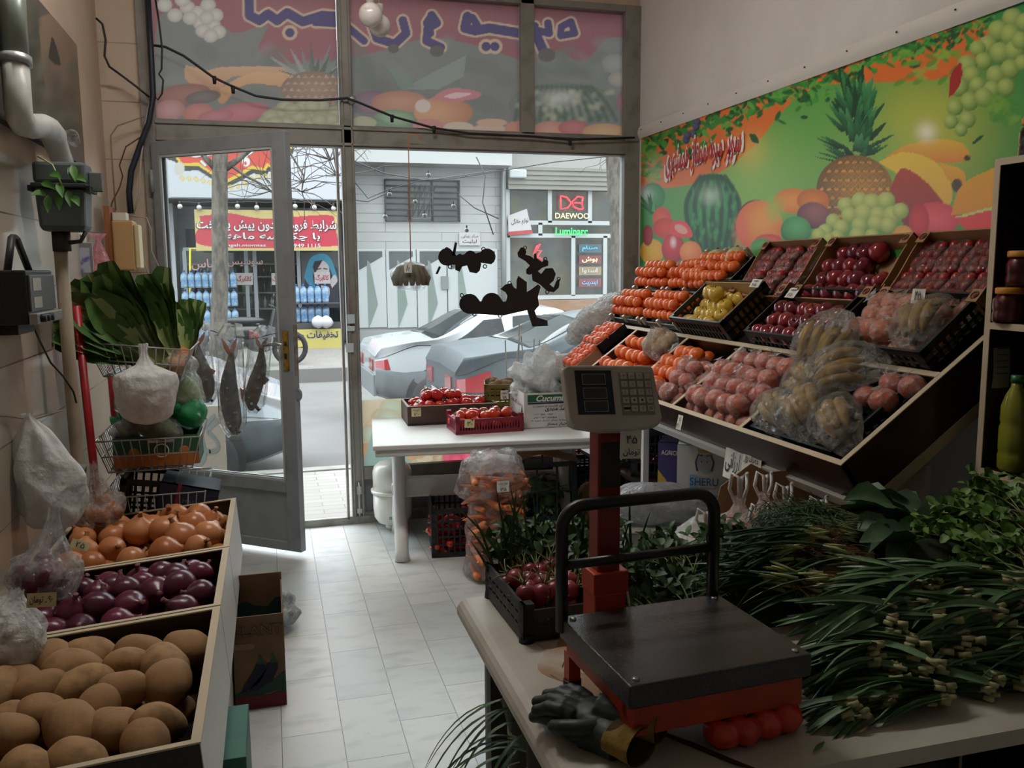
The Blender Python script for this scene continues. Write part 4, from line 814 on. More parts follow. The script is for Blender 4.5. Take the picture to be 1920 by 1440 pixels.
def arc(p0, d0, up, ln, bend, n=8):
    """points along a stalk that starts at p0 along d0 and bends towards up"""
    P = [Vector(p0)]; d = Vector(d0).normalized(); u = Vector(up)
    for i in range(n): d = (d+u*bend/n).normalized(); P.append(P[-1]+d*ln/n)
    return P
CARD = M('cardboard', 'a5835f', .85, noise=(8, '97764f', .4, .7)); CARDIN = M('cardboard_inside', '9a7a58', .9)
def carton(mb, w_, d_, h_, t=.006, mat=0, inner=1, closed=False):
    """open box, w_ along x, d_ along y"""
    mb.bb(-w_/2, w_/2, -d_/2, d_/2, 0, t, mat)
    for s in (-1, 1):
        mb.bb(-w_/2, w_/2, s*d_/2-t*(s > 0), s*d_/2+t*(s < 0), 0, h_, mat); mb.bb(s*w_/2-t*(s > 0), s*w_/2+t*(s < 0), -d_/2+t, d_/2-t, 0, h_, mat)
    if closed: mb.bb(-w_/2, w_/2, -d_/2, d_/2, h_-t, h_, mat)
    return mb
def lattice(mb, w_, d_, h_, post=.022, bars=4, slots=7, t=.008, mat=0, low=None, diag=False):
    """plastic crate with corner posts, rails and slotted walls"""
    low = h_ if low is None else low
    for sx in (-1, 1):
        for sy in (-1, 1): mb.box((sx*(w_/2-post/2), sy*(d_/2-post/2), h_/2), (post, post, h_), mat)
    for i in range(int(w_/.03)): mb.box((-w_/2+.03*(i+.5), 0, t/2), (.016, d_, t), mat)
    for i in range(int(d_/.04)): mb.box((0, -d_/2+.04*(i+.5), t/2), (w_, .014, t), mat)
    for s in (-1, 1):
        for ax in (0, 1):
            L1 = (w_ if ax == 0 else d_); hh = low if ax == 0 else h_
            B = lambda u0, u1, z0, z1: mb.bb(u0, u1, s*d_/2-t*(s > 0), s*d_/2+t*(s < 0), z0, z1, mat) if ax == 0 else mb.bb(s*w_/2-t*(s > 0), s*w_/2+t*(s < 0), u0, u1, z0, z1, mat)
            B(-L1/2, L1/2, 0, .028); B(-L1/2, L1/2, hh-.026, hh)
            for b_ in range(1, bars): z = .028+(hh-.054)*b_/bars; B(-L1/2, L1/2, z-.005, z+.005)
            n = slots if slots <= 4 else int(L1/.03)
            for i in range(1, n): u = -L1/2+L1*i/n; B(u-.005, u+.005, .02, hh-.02)
    return mb
CRB = M('black_plastic', '17191c', .45, bump=(60, .1, .002)); WIRE = M('chrome_wire', 'b4b6b4', .3, metal=.7); REDP = M('red_paint', 'a81820', .4, noise=(12, '90141c', .4, .7))
TAGW = M('tag_paper', 'e0ded6', .8); TAGY = M('tag_yellow', 'cfc79a', .8)
def price_tag(label, loc, rot, w_, h_, lines, paper=None, name='price_tag'):
    t = thing(name, label, 'price tag', loc, rot); MB().grid(lambda u, v: ((u-.5)*w_, (v-.5)*h_, .002*sin(u*6)), 6, 4).build('card', paper or TAGW, t)
    n = len(lines)
    for i, s in enumerate(lines): letters('lettering', fa(s), INK, t, (0, h_*(.5-(i+.5)/n), .0042), (0, 0, 0), w=w_*(.78 if len(s) > 3 else .5), h=h_*.62/n, bold=.012)
    return t
def wires(mb, pts, r=.003): mb.tube(pts, r, 5)
def basket(mb, x0, x1, y0, y1, z0, z1, ins=.05, n=6):
    c0 = [(x0, y0, z1), (x1, y0, z1), (x1, y1, z1), (x0, y1, z1)]; c1 = [(x0+ins, y0+ins, z0), (x1-ins, y0+ins, z0), (x1-ins, y1-ins, z0), (x0+ins, y1-ins, z0)]
    mid = [tuple((a+b)/2 for a, b in zip(p, q)) for p, q in zip(c0, c1)]
    for c in (c0, mid, c1): wires(mb, c+[c[0]], .0035)
    for i in range(n*2+1):
        t = i/(n*2); L = lambda p, q: tuple(a+(b-a)*t for a, b in zip(p, q))
        wires(mb, [L(c0[0], c0[1]), L(c1[0], c1[1]), L(c1[3], c1[2]), L(c0[3], c0[2])], .002 if i % 2 else .003)
        wires(mb, [L(c0[0], c0[3]), L(c1[0], c1[3]), L(c1[1], c1[2]), L(c0[1], c0[2])], .002 if i % 2 else .003)
    return mb

# ---------------------------------------------------------------- on the left wall
xp = XL+.03; o = Vector((xp, 3.05, 2.045))
cv = Canvas(o, (0, 1, 0), (0, 0, 1), 1.50, .55, 150, 70, '56544a'); cv.view(0, 0, 1/3)
cv.poly([(0,0),(480,0),(480,300),(260,0)], '6e6a62'); cv.poly(cv.curve([(180,120),(330,80),(480,260),(480,900),(300,700)]), '8c7460', '5a4c40')
cv.poly(cv.curve([(290,210),(310,240),(340,370),(270,330)]), '2c2c28')
cv.poly(cv.curve([(0,0),(150,0),(210,120),(230,300),(250,520),(160,640),(60,640)]), '5a5a4a', '33372c'); rg = random.Random(2)
for k in range(60): cv.ell(100+rg.uniform(-20, 330), 420+rg.uniform(-60, 420), rg.uniform(14, 46), rg.uniform(20, 70), rg.choice(['4a4e40', '5c5a44', '6a7068', '3c4034', '7a746a']), soft=12, op=.55)
for k in range(40): cv.ell(60+rg.uniform(0, 150), rg.uniform(0, 420), rg.uniform(10, 30), rg.uniform(16, 40), rg.choice(['3a3e30', '4c4c3a', '2c3026']), soft=8, op=.6)
t = thing('landscape_picture', 'unframed landscape picture of rocks and dark trees, high on the wall behind the flue pipe', 'picture')
cv.build('print', PRINT('printed_canvas', .35), t); MB().bb(XL, xp-.001, 3.05, 4.55, 2.045, 2.595).build('backing_board', M('board_dark', '3a352e', .8), t)
PIPEW = M('white_pipe', 'c4c7c2', .35, noise=(10, 'a8a496', .5, .8))
t = thing('flue_pipe', 'white flue pipe with an elbow running down the wall beside the landscape picture', 'pipe')
A = lambda px, py: at(px, py, x=-.76)
MB().tube([A(18, -60), A(28, 112)], .042, 16).build('metal_section', M('flue_metal', '8f9a92', .35, metal=.4), t); MB().tube([A(28, 106), A(28.6, 122)], .05, 16).build('joint_ring', GR, t)
P = [A(28, 116), A(34, 200), A(36, 218), A(44, 232), A(60, 237), A(80, 236), A(92, 241), A(100, 254), A(104, 268), A(112, 290), A(118, 305)]; MB().tube(P, [.042]*7+[.046, .042, .04, .04], 16).build('plastic_section', PIPEW, t)
t = thing('plastic_cup', 'clear plastic cup stuck sideways beside the flue pipe elbow', 'cup', A(138, 262)); MB().lathe([(.02, -.05), (.028, .04), (.03, .045), (.026, .045), (.019, -.047)], 16, T=Matrix.Rotation(R(80), 4, 'X')).build('body', CLEAR, t)
# meter box and its pipe
t = thing('gas_meter', 'dark grey gas meter box with a lid under the flue pipe', 'meter', (-.71, 3.55, 1.70)); MG = M('meter_grey', '5d6666', .5, noise=(5, '4c5454', .4, .7))
mm = MB().lathe([(.001, 0), (.088, 0), (.097, .02), (.105, .15), (.001, .15)], 4, T=Matrix.Rotation(R(45), 4, 'Z'), smooth=False); mm.warp(lambda v: Vector((v.x*1.12, v.y*.95, v.z))); mm.build('body', MG, t, bevel=.012)
MB().bb(-.092, .092, -.08, .08, .155, .17).build('rim', M('meter_rim', '3c4242', .5), t, bevel=.004); MB().bb(-.085, .088, -.072, .072, .17, .245).build('lid', MG, t, bevel=.012)
MB().bb(.088, .135, -.02, .0, .145, .215).build('switch_box', M('switch_grey', '6c706c', .5), t, bevel=.004); MB().bb(-.10, -.088, -.085, .06, .14, .16).bb(.09, .102, -.085, .06, .14, .16).build('clip', INK, t)
MB().tube([(-.02, 0, 0), (-.02, 0, -.07)], .032, 14).build('union', M('union_dark', '2f2c2a', .6), t); MB().tube([(.01, -.02, -.04), (.05, -.03, -.035), (.07, -.03, .0)], .008, 8).build('tap', M('union_dark', '2f2c2a', .6), t)
t = thing('gas_pipe', 'pale painted pipe running down the wall from the gas meter', 'pipe'); MB().tube([(-.735, 3.55, 1.63), (-.74, 3.58, 1.2), (-.745, 3.62, .75), (-.745, 3.62, .2)], .024, 14).build('tube', M('pipe_cream', 'b5a893', .5, noise=(7, '8f8270', .5, .8)), t)
MB().tube([(-.745, 3.60, .80), (-.80, 3.60, .80)], .012, 8).tube([(-.77, 3.58, .81), (-.71, 3.58, .80)], .018, 8).build('bracket', RUSTY, t)
LEAFD = M('leaf_dark', '2c4a22', .5, rnd='3a5a2a', noise=(30, '3c6a2c', .4, .7)); LEAFM = M('leaf_mid', '4a7a30', .5, noise=(30, '3a6426', .4, .7)); RIB = M('leaf_rib', 'a8b878', .5, noise=(20, 'c0c898', .4, .7))
t = thing('leaf_sprig', 'sprig of green leaves tucked over the front of the gas meter', 'sprig', (-.72, 3.455, 1.93)); lm = MB(); rg = random.Random(4)
for k in range(11):
    p0 = Vector((rg.uniform(-.05, .07), 0, rg.uniform(-.12, .02))); d = Vector((rg.uniform(-.6, .9), -.5, rg.uniform(-1, .3))); ribbon(lm, arc(p0, d, (0, 0, -1), .07, .8, 6), [.004, .02, .028, .027, .02, .011, .002], (0, -1, .4), .1, .03)
lm.build('leaves', LEAFM, t); MB().tube([(-.05, .02, .03), (0, -.005, 0), (.03, -.01, -.08)], .003, 5).build('stem', RIB, t)
# electrics near the corner
t = thing('electric_board', 'brown wooden board on the corner wall carrying an old electric meter', 'electric board', (-.755, 5.0, 1.70)); MB().bb(-.05, -.02, -.1, .1, -.19, .19).build('wooden_board', M('board_brown', '8c5430', .6, noise=(6, '74421f', .4, .6), stretch=(6, 6, 1)), t)
MB().bb(-.02, .085, -.07, .07, -.14, .12).build('meter_case', M('case_tan', 'b08c5c', .5), t, bevel=.01); MB().bb(.085, .11, -.06, .06, -.13, .1).build('front_cover', M('case_cream', 'c4b48c', .5), t, bevel=.008)
MB().bb(-.015, .05, -.05, .05, .12, .16).build('terminal_block', M('terminal_white', 'c8c4b8', .5), t); MB().tube([(.02, -.03, -.14), (.01, -.03, -.20), (.015, -.02, -.24)], .012, 8).build('cable_tail', INK, t)
CAB = M('cable_black', '16161a', .5); CABW = M('cable_white', 'b8b0a4', .5); CABN = M('cable_navy', '1c2230', .5)
Wp = lambda px, py, y=5.22: at(px, py, y=y)
for lab, r_, mt, pts in [('thick dark cable running down the corner beside the shopfront frame', .016, CABN, [(276, -20), (284, 120), (287, 180), (279, 230), (262, 275), (246, 320), (242, 360), (245, 400)]),
    ('black cable looping from the corner wall to the thick corner cable', .006, CAB, [(180, 34), (192, 45), (198, 75), (196, 105), (205, 125), (230, 143), (255, 162), (280, 182)]),
    ('thin black cable running beside the thick corner cable, with a small loop', .005, CAB, [(290, -10), (298, 40), (304, 90), (303, 130), (298, 139), (306, 150), (304, 175), (296, 187), (288, 180)]),
    ('brown lead from the electric board up to the corner cable', .004, M('cable_brown', '54422f', .6), [(198, 440), (210, 380), (225, 350), (230, 330), (224, 310), (236, 275), (262, 258)]),
    ('beige lead running along the corner tiles', .004, M('cable_beige', '8f7d6a', .6), [(217, 395), (210, 300), (207, 255), (220, 236), (270, 218)]),
    ('white lead from the corner cable down to the electric board', .005, CABW, [(283, 182), (277, 210), (270, 250), (264, 300), (262, 360), (250, 402)]),
    ('white lead hanging in a long loop beside the electric board', .004, CABW, [(250, 405), (275, 408), (283, 430), (284, 470), (300, 505), (304, 522), (296, 530), (284, 528), (270, 490), (262, 470)])]:
    t = thing('cable', lab, 'cable'); mb = MB()
    P = [Wp(*q, 5.2 if q[0] > 205 else 5.15) for q in pts]; mb.tube(P, r_, 6).build('sheath', mt, t)
t = thing('light_string', 'black festoon cable slung across the printed transom panels', 'string lights')
pts = [(287, 85), (310, 88), (345, 105), (400, 145), (436, 162), (480, 180), (530, 187), (600, 188), (652, 184), (672, 192), (735, 218), (813, 240), (880, 250), (1000, 256), (1068, 262), (1190, 258)]
MB().tube([at(*q, y=5.235) for q in pts], .007, 6).build('cable', CAB, t)
for px, py in ((402, 150), (437, 168), (735, 222), (814, 243), (1069, 266)): p = at(px, py, y=5.23); MB().tube([p+Vector((0, 0, .02)), p-Vector((0, 0, .022))], [.012, .009], 8).build('lamp_holder', CAB, t)
p = at(660, 187, y=5.255); t2 = MB().lathe([(.001, 0), (.026, 0), (.026, .006), (.012, .014), (.001, .014)], 16, T=Matrix.Translation(p) @ Matrix.Rotation(R(90), 4, 'X')).build('cable_anchor', GR, t)
t = thing('orange_string', 'orange string tied to the frame holding up the wrapped bunch', 'string'); S0 = at(767, 252, y=5.2); S1 = at(770, 488, y=5.2)
MB().tube([at(788, 262, y=5.2), at(782, 253, y=5.2), S0, S0-Vector((.005, 0, .08)), Vector((S1.x, 5.2, S1.z))], .003, 5).build('twine', M('twine_orange', 'd8722c', .7), t)
t = thing('wrapped_bunch', 'bunch wrapped in clear film hanging in the shop window on orange string', 'wrapped bunch', (S1.x, 5.2, S1.z)); bb_ = MB()
for k in range(9): a = -pi/2+pi*k/8; bb_.tube([(0, 0, -.02), (.07*sin(a), -.03*cos(a), -.05), (.1*sin(a), -.045*cos(a), -.11), (.095*sin(a), -.04*cos(a), -.15)], [.01, .02, .022, .012], 8)
bb_.build('fruit', M('dull_gourd', '6a5f42', .6), t); MB().ball((0, 0, -.095), (.125, .07, .09), 24, 14).warp(lambda v: v*(1+wob(v, 70, .06))).build('film', WRAP, t); MB().tube([(0, 0, 0), (.004, 0, -.025)], [.004, .016], 8).build('knot', FOGGY, t)
price_tag('small handwritten tag on the wrapped bunch hanging in the window', at(765, 502, y=5.11), FRONT, .045, .06, ['۸۰'])
for q, (px, py, r_) in enumerate([(695, 28, .062), (712, 48, .058)]):
    t = thing('globe_bulb', ['white globe bulb hanging before the transom, the higher of two', 'white globe bulb hanging before the transom, the lower of two'][q], 'bulb', at(px, py, y=4.7+.12*q)); MB().ball((0, 0, 0), r_, 20, 14).build('globe', M('globe_white', 'e4ddda', .2, coat=.5), t); MB().tube([(0, 0, r_*.9), (0, 0, r_+.05)], .022, 12).build('socket', M('socket_white', 'cfcac4', .5), t); MB().tube([(0, 0, r_+.04), (0, 0, 3.6-t.location.z)], .004, 5).build('flex', CABW, t)
# radio
t = thing('radio', 'old black radio with a raised carrying handle against the left wall', 'radio', (-.775, 3.17, 1.475)); BK = M('radio_black', '18181b', .5)
MB().bb(-.06, .05, -.17, .17, -.085, .085).build('case', BK, t, bevel=.006); MB().bb(.05, .058, -.16, .16, -.045, .07).build('dial_panel', M('radio_grey', '55575a', .4), t, bevel=.002); MB().bb(.05, .075, -.17, .17, -.085, -.05).build('control_strip', M('radio_silver', '9a9894', .35, metal=.4), t, bevel=.003)
MB().bb(.058, .0595, -.13, -.03, .02, .06).bb(.058, .0595, -.13, -.03, -.035, .0).build('dial_window', M('dial_pale', 'b4b2a8', .3), t)
for k in range(3): MB().tube([(.072, -.13+.05*k, -.066), (.09, -.13+.05*k, -.066)], .013, 12).build('knob', BK, t)
MB().tube([(-.01, -.13, .08), (-.01, -.05, .19), (-.01, .0, .19), (-.01, .13, .08)], .012, 4).build('handle', BK, t); MB().bb(-.064, .0, -.1, .1, -.12, -.085).build('wall_bracket', BK, t)
t = thing('cable', 'black cord hanging from the radio down to the wall socket', 'cord'); MB().tube([at(58, 602, y=3.3), at(75, 640, y=3.4), at(95, 680, y=3.5), at(118, 705, y=3.5), at(138, 735, y=3.52), at(143, 755, y=3.55)], .0035, 6).build('sheath', CAB, t)
t = thing('framed_card', 'small silver framed card on the wall between the gas meter and the pink bag', 'picture', at(160, 487, y=4.45)); MB().bb(-.035, .035, -.01, 0, -.08, .08).build('frame', M('frame_silver', '8f8f90', .35, metal=.5), t, bevel=.003); MB().bb(-.022, .022, -.012, -.01, -.06, .055).build('print', M('card_print', 'a4a8b4', .5, noise=(30, '6a5a98', .5, .6)), t)
price_tag('tiny printed card just under the gas meter', at(154, 445, y=4.45), FRONT, .035, .045, ['۱۱'])
t = thing('pink_bag', 'pink and clear packet hanging on the corner wall by the electric board', 'bag', at(190, 530, y=4.7)); mm = MB(); bagshape(mm, .05, .035, .24, .2, .5, .85, 7, 3); mm.build('film', FILM('pink_film', 'E8A0A8', .3, .2, 30, .4), t)

# hanging white carrier bags and hook line
t = thing('carrier_bag_bundle', 'bundle of white carrier bags hanging on the wall over the golden onions', 'bag', (-.73, 3.15, .69)); mm = MB(); bagshape(mm, .105, .085, .40, .10, .06, .96, 6, 2.2, 48, 30, .09, sag=.62); mm.warp(lambda v: Vector((v.x-.10*(v.z/.4)**2*.6, v.y, v.z)))
mm.build('outer_bag', MILKY, t); MB().grid(lambda u, v: (.07*sin(pi*v**.8)*cos(6.28*u)*(1+.2*sin(9*u*6.28)), .06*sin(pi*v**.8)*sin(6.28*u), .03+.25*v), 30, 14, wrap=True).build('folded_bags', M('bag_white', 'e4e6ea', .5), t)
t = thing('clothes_line', 'thin cord strung along the tiles with a hook for the carrier bags', 'cord'); MB().tube([at(-20, 778, x=-.825), at(15, 780, x=-.825), at(60, 787, x=-.825), at(115, 770, x=-.825)], .004, 5).build('strand', M('cord_grey', '8a8278', .7), t)

# ---------------------------------------------------------------- red stand with wire baskets
t = thing('basket_stand', 'red tubular stand carrying three wire baskets beside the open door', 'stand')
for a, b_ in (((-.745, 3.80, 1.42), (-.70, 3.80, 0)), ((-.725, 4.30, 1.42), (-.70, 4.30, 0))): MB().tube([a, b_], .016, 12).build('pole', REDP, t)
MB().tube([(-.70, 3.8, .03), (-.3, 3.8, .03), (-.3, 4.3, .03), (-.70, 4.3, .03)], .014, 8).build('foot', REDP, t)
basket(MB(), -.725, -.33, 3.82, 4.28, 1.13, 1.27, .05).warp(lambda v: v+Vector((0, 0, -.11*(v.x+.725)))).build('wire_basket', WIRE, t)
basket(MB(), -.72, -.31, 3.82, 4.28, .72, .86, .04).build('wire_basket', WIRE, t); basket(MB(), -.71, -.30, 3.82, 4.28, .36, .62, .04).build('wire_basket', WIRE, t)
ROM = M('romaine_blade', '54783a', .45, noise=(18, '3a5c28', .4, .65), bump=(50, .4, .006)); ROMR = M('romaine_rib', '8fa062', .45, noise=(14, 'b0b884', .4, .7))
def romaine(label, base, tip, w_, seed, n=9):
    t = thing('romaine_lettuce', label, 'lettuce', base); d = Vector(tip)-Vector(base); L = d.length; d.normalize(); rg = random.Random(seed); mb = MB()
    s = d.cross(Vector((0, 1, 0))).normalized()
    for k in range(n):
        a = -1+2*k/(n-1); y_ = -.05*(1-a*a)*(1 if k % 2 else -.6); dd = (d+s*a*.16+Vector((0, -y_*3, 0))).normalized(); ln = L*rg.uniform(.86, 1.05)
        ww = [w_*q for q in (.34, .46, .66, .95, 1.2, 1.32, 1.3, 1.05, .6)]
        ribbon(mb, arc((s*a*w_*.28+Vector((0, y_*.8, 0))), dd, s*a*1.0+Vector((0, -.3, -.15)), ln, .5, 8), ww, (a*.7, -1, .25), .26, .05, 9, 0, 1, 5, rg.uniform(0, 6))
    mb.build('leaves', [ROM, ROMR], t); MB().ball((0, 0, 0), (w_*.28, w_*.28, .03), 12, 8).build('stem_base', ROMR, t)
romaine('big romaine lettuce leaning against the wall in the top basket', (-.46, 3.92, 1.17), (-.76, 3.84, 1.50), .13, 1, 11); romaine('romaine lettuce standing in the middle of the top basket', (-.42, 4.05, 1.17), (-.60, 4.06, 1.50), .12, 2, 10); romaine('small romaine lettuce at the door end of the top basket', (-.37, 4.12, 1.16), (-.42, 4.16, 1.42), .085, 5, 8)
ORG = M('dull_orange', 'c8782c', .5); t = thing('orange_bag', 'clear bag of orange fruit lying in the bottom of the top basket', 'bag', (-.43, 4.0, 1.155)); mm = MB()
for p in ((-.04, 0, 0), (.03, -.03, -.005), (.045, .05, .03)): mm.ball(p, .04, 14, 10)
mm.build('fruit', ORG, t); MB().ball((0, 0, .0), (.12, .09, .06), 24, 12).warp(lambda v: v*(1+wob(v, 50, .08))).build('film', CLEAR, t)
t = thing('white_carrier_bag', 'full white carrier bag tied to the rim of the top basket', 'bag', (-.50, 3.75, .935)); mm = MB(); bagshape(mm, .115, .075, .33, .10, .02, .80, 8, 1.1, 56, 36, .03, prof=[(0, .15), (.04, .6), (.12, .86), (.3, 1), (.5, 1.05), (.62, .98), (.68, .6), (.74, .28), (.84, .13), (.92, .10), (1, .14)]); mm.build('film', MILKY, t)
MB().ball((.01, .0, .085), (.095, .055, .075), 16, 10).build('contents', M('pinkish_roots', 'b89a92', .7), t)
MB().tube([(0, 0, .29), (.01, .03, .325), (.0, .065, .30)], .006, 6).build('handle', MILKY, t)
# lower basket: printed box and bags of cabbage
t = thing('printed_box', 'green and orange printed fruit box in the middle wire basket', 'box', (-.49, 3.99, .735)); carton(MB(), .34, .24, .125).build('carton', M('box_green', '2f5a42', .7), t); MB().bb(-.17, .17, -.123, -.12, 0, .055).build('orange_band', M('box_orange', 'b8702c', .7), t)
MB().tube([(.02+.028*cos(a*pi/10), -.123, .065+.028*sin(a*pi/10)) for a in range(20)], .003, 5, closed=True).build('printed_seal', TAGW, t); MB().bb(-.03, .07, -.1235, -.12, .10, .112).build('printed_strip', TAGW, t)
for x in (-.09, .11): MB().ball((x, -.118, .06), (.025, .004, .025), 12, 8).build('printed_fruit', M('box_fruit', 'c07830', .7), t)
CABB = M('cabbage_green', '8fae6a', .5, noise=(14, 'b4c890', .35, .65), bump=(30, .5, .01)); SQ = M('dark_squash', '3c4a28', .5, noise=(20, '5c6a3c', .4, .65))
def veg(label, loc, size, mt, film, rot=(0, 0, 0), seed=0):
    t = thing('wrapped_vegetable', label, 'wrapped vegetable', loc, rot); MB().ball((0, 0, 0), size, 24, 16).warp(lambda v: v*(1+wob(v, 30, .12, seed))).build('vegetable', mt, t)
    MB().ball((0, 0, .0), tuple(q*1.1+.006 for q in size), 30, 18).warp(lambda v: v*(1+wob(v, 45, .16, seed+1))).build('film', film, t)
    MB().tube([(-size[0]*1.05, 0, 0), (-size[0]*1.05-.035, 0, .02)], [.006, .02], 8).build('twist', film, t); return t
veg('dark green wrapped vegetable lying slantwise over the printed box', (-.50, 3.90, .90), (.12, .055, .055), SQ, WRAP, (0, R(28), R(8)), 1); veg('pale wrapped vegetable standing at the wall side of the printed box', (-.61, 3.95, .87), (.05, .05, .05), M('pale_squash', '8f8a64', .5, noise=(20, '6a6a48', .4, .6)), WRAP, (0, 0, 1), 2)
veg('round wrapped vegetable behind the dark slanting one', (-.46, 4.04, .95), (.055, .055, .06), M('net_squash', '7a7a60', .6, noise=(30, '5a5c48', .4, .6)), WRAP, (0, R(30), 2), 3); veg('wrapped cabbage in clear film beside the white carrier bag', (-.39, 4.06, 1.02), (.075, .07, .085), CABB, CLEAR, (0, R(-20), .5), 4)
veg('cabbage in green film at the door end of the middle basket', (-.36, 4.02, .93), (.065, .06, .055), M('cabbage_deep', '3c9a62', .5), GREENF, (0, R(15), 1), 5); veg('vegetable in green film by the red pole in the middle basket', (-.60, 4.08, .96), (.07, .06, .07), M('cabbage_deep', '3c9a62', .5), GREENF, (0, R(-40), 0), 6)
t = thing('black_crate', 'black plastic crate in the lowest wire basket', 'crate', (-.56, 3.98, .44), (0, R(8), 0)); lattice(MB(), .22, .26, .24, diag=True).build('crate_body', CRB, t)
t = thing('dark_carton', 'dark blue printed carton tilted in the lowest basket behind the golden onions', 'carton', (-.40, 3.95, .48), (0, R(14), 0)); carton(MB(), .24, .22, .17, closed=True).build('carton_body', M('carton_navy', '1e2638', .6), t); MB().bb(-.05, -.035, -.113, -.11, 0, .17).build('stripe', M('stripe_red', '8a2840', .6), t)
letters('lettering', 'MARKET', M('faint_print', '6a7284', .7), t, (.03, -.1125, .10), FRONT, w=.1, h=.016)
# ---------------------------------------------------------------- fish hung at the door on a string
t = thing('door_string', 'thin string stretched from the door jamb to the door handle', 'string'); y_ = 4.78; Z = lambda px, py, y=y_: at(px, py, y=y)
SP = [at(327, 690, y=5.1), at(328, 610, y=5.1), at(333, 598, y=5.08), at(420, 628, y=4.93), at(470, 636, y=4.86), at(545, 618, y=4.74)]; MB().tube(SP, .0025, 5).build('twine', INK, t)
FSK = M('fish_skin', '5c4232', .25, noise=(9, '39302e', .35, .65), coat=.4); FSK2 = M('fish_blue', '3c4048', .2, noise=(5, '7a6248', .45, .6), coat=.5); FFIN = M('fish_fin', 'b4643a', .4); 
def fish(label, ptop, pbot, wpx, yd, mt, seed, bw):
    a, b_ = at(*ptop, y=yd), at(*pbot, y=yd); d = (a-b_); L = d.length; t = thing('hanging_fish', label, 'fish', b_, (0, math.atan2(d.x, d.z), 0)); w_ = wpx/FPX*yd*1.04/2
    prof = [(0, .25), (.05, .55), (.14, .86), (.28, 1), (.45, .96), (.6, .78), (.74, .52), (.83, .34), (.88, .3)]
    mb = MB(); mb.grid(lambda u, v: (w_*lerp(prof, v*.88)*cos(2*pi*u)+.012*sin(v*5+seed), w_*.45*lerp(prof, v*.88)*sin(2*pi*u), L*v*.88), 20, 26, wrap=True); mb.f.append(tuple(range(19, -1, -1))); mb.mi.append(0); mb.sm.append(True); body = mb.build('body', mt, t)
    tl = MB()
    for s in (-1, 1): ribbon(tl, [(.012*sin(4.4+seed), 0, L*.85), (s*w_*.35, 0, L*.94), (s*w_*.75, 0, L*1.03)], [w_*.4, w_*.5, .006], (0, -1, 0), 0, .05)
    tl.build('tail', FFIN, t); fn = MB(); ribbon(fn, [(w_*.9, 0, L*.5), (w_*1.2, 0, L*.45), (w_*1.0, 0, L*.38)], [.004, .03, .004], (0, -1, 0)); fn.build('fin', FFIN, t)
    MB().ball((-w_*.25, -w_*.33, L*.10), (.008, .005, .008), 10, 8).build('eye', M('fish_eye', 'b8b4a0', .2), t); MB().tube([(w_*.3, -.012, L*.07), (w_*.75, -.02, L*.02)], [.012, .008], 8).build('jaw', M('fish_dark', '2a2422', .3), t)
    mb = MB(); mb.grid(lambda u, v: ((w_*1.35*(1+.1*sin(9*u*6.28+v*6)))*cos(2*pi*u)*min(1, .35+v*6), (w_*.75)*sin(2*pi*u)*(1+.1*sin(7*u*6.28)), -.015+L*1.12*v), 36, 16, wrap=True); mb.build('film_sleeve', WRAP, t)
    mb = MB(); mb.grid(lambda u, v: ((w_*(1.2-.6*v)+.02*sin(u*20))*(u*2-1)+.02*v, -.02+.03*v, L*(1.04+.13*v)+.012*sin(u*9)), 14, 6); mb.build('film_knot', FOGGY, t)
fish('brown dried fish hung on the string nearest the door jamb, head down', (372, 628), (388, 755), 27, 4.93, FSK, 0, 1); fish('large dark fish hung in the middle of the string, head down', (430, 640), (437, 815), 33, 4.88, FSK2, 2, 1); fish('brown curved fish hung nearest the door handle, head down', (490, 636), (474, 770), 28, 4.84, FSK, 4, 1)
t = thing('pinned_notice', 'pale printed notice on the jamb behind the wire baskets', 'notice', at(357, 720, y=5.22)); MB().box((0, 0, 0), (.12, .002, .27)).build('paper', M('pale_blue_paper', 'c9d6de', .8), t)
for k in range(7): MB().box((0, -.002, .05-.022*k), (.07, .001, .003)).build('print_line', M('faint_ink', '7a8a98', .8), t)
letters('lettering', 'لیست'[::-1], INK, t, (0, -.003, .1), FRONT, w=.06, h=.03)
# ---------------------------------------------------------------- produce builders
SKINP = M('potato_skin', 'ac865a', .8, noise=(34, '7c5e3c', .42, .72), rnd='946e48', bump=(55, .55, .004))
GOLD = M('onion_gold', 'bc7440', .32, noise=(9, 'a45c30', .35, .7), rnd='c88858', bump=(30, .15, .004), stretch=(1, 1, .2)); REDO = M('onion_red', '5e1c34', .28, noise=(9, '7a2c48', .4, .7), rnd='4a1830', bump=(30, .12, .004), stretch=(1, 1, .2))
ROOT = M('onion_root', 'a88a60', .9); NECK = M('onion_neck', '9a6a40', .7); NECKR = M('onion_neck_red', '7a4848', .7); EYE_ = M('potato_eye', '6f5638', .9)
def potato(seed):
    rg = random.Random(seed); t = thing('potato', '', 'potato'); a, b_, c = rg.uniform(.046, .068), rg.uniform(.036, .044), rg.uniform(.033, .039); o = [rg.uniform(0, 6) for _ in range(4)]
    MB().ball((0, 0, 0), (a, b_, c), 26, 16).warp(lambda v: v*(1+.11*sin(v.x*34+o[0])*cos(v.y*30+o[1])+.07*sin(v.z*46+v.x*30+o[2])+.035*sin(v.x*80+v.y*70+o[3]))).build('body', SKINP, t)
    return Proto(t)
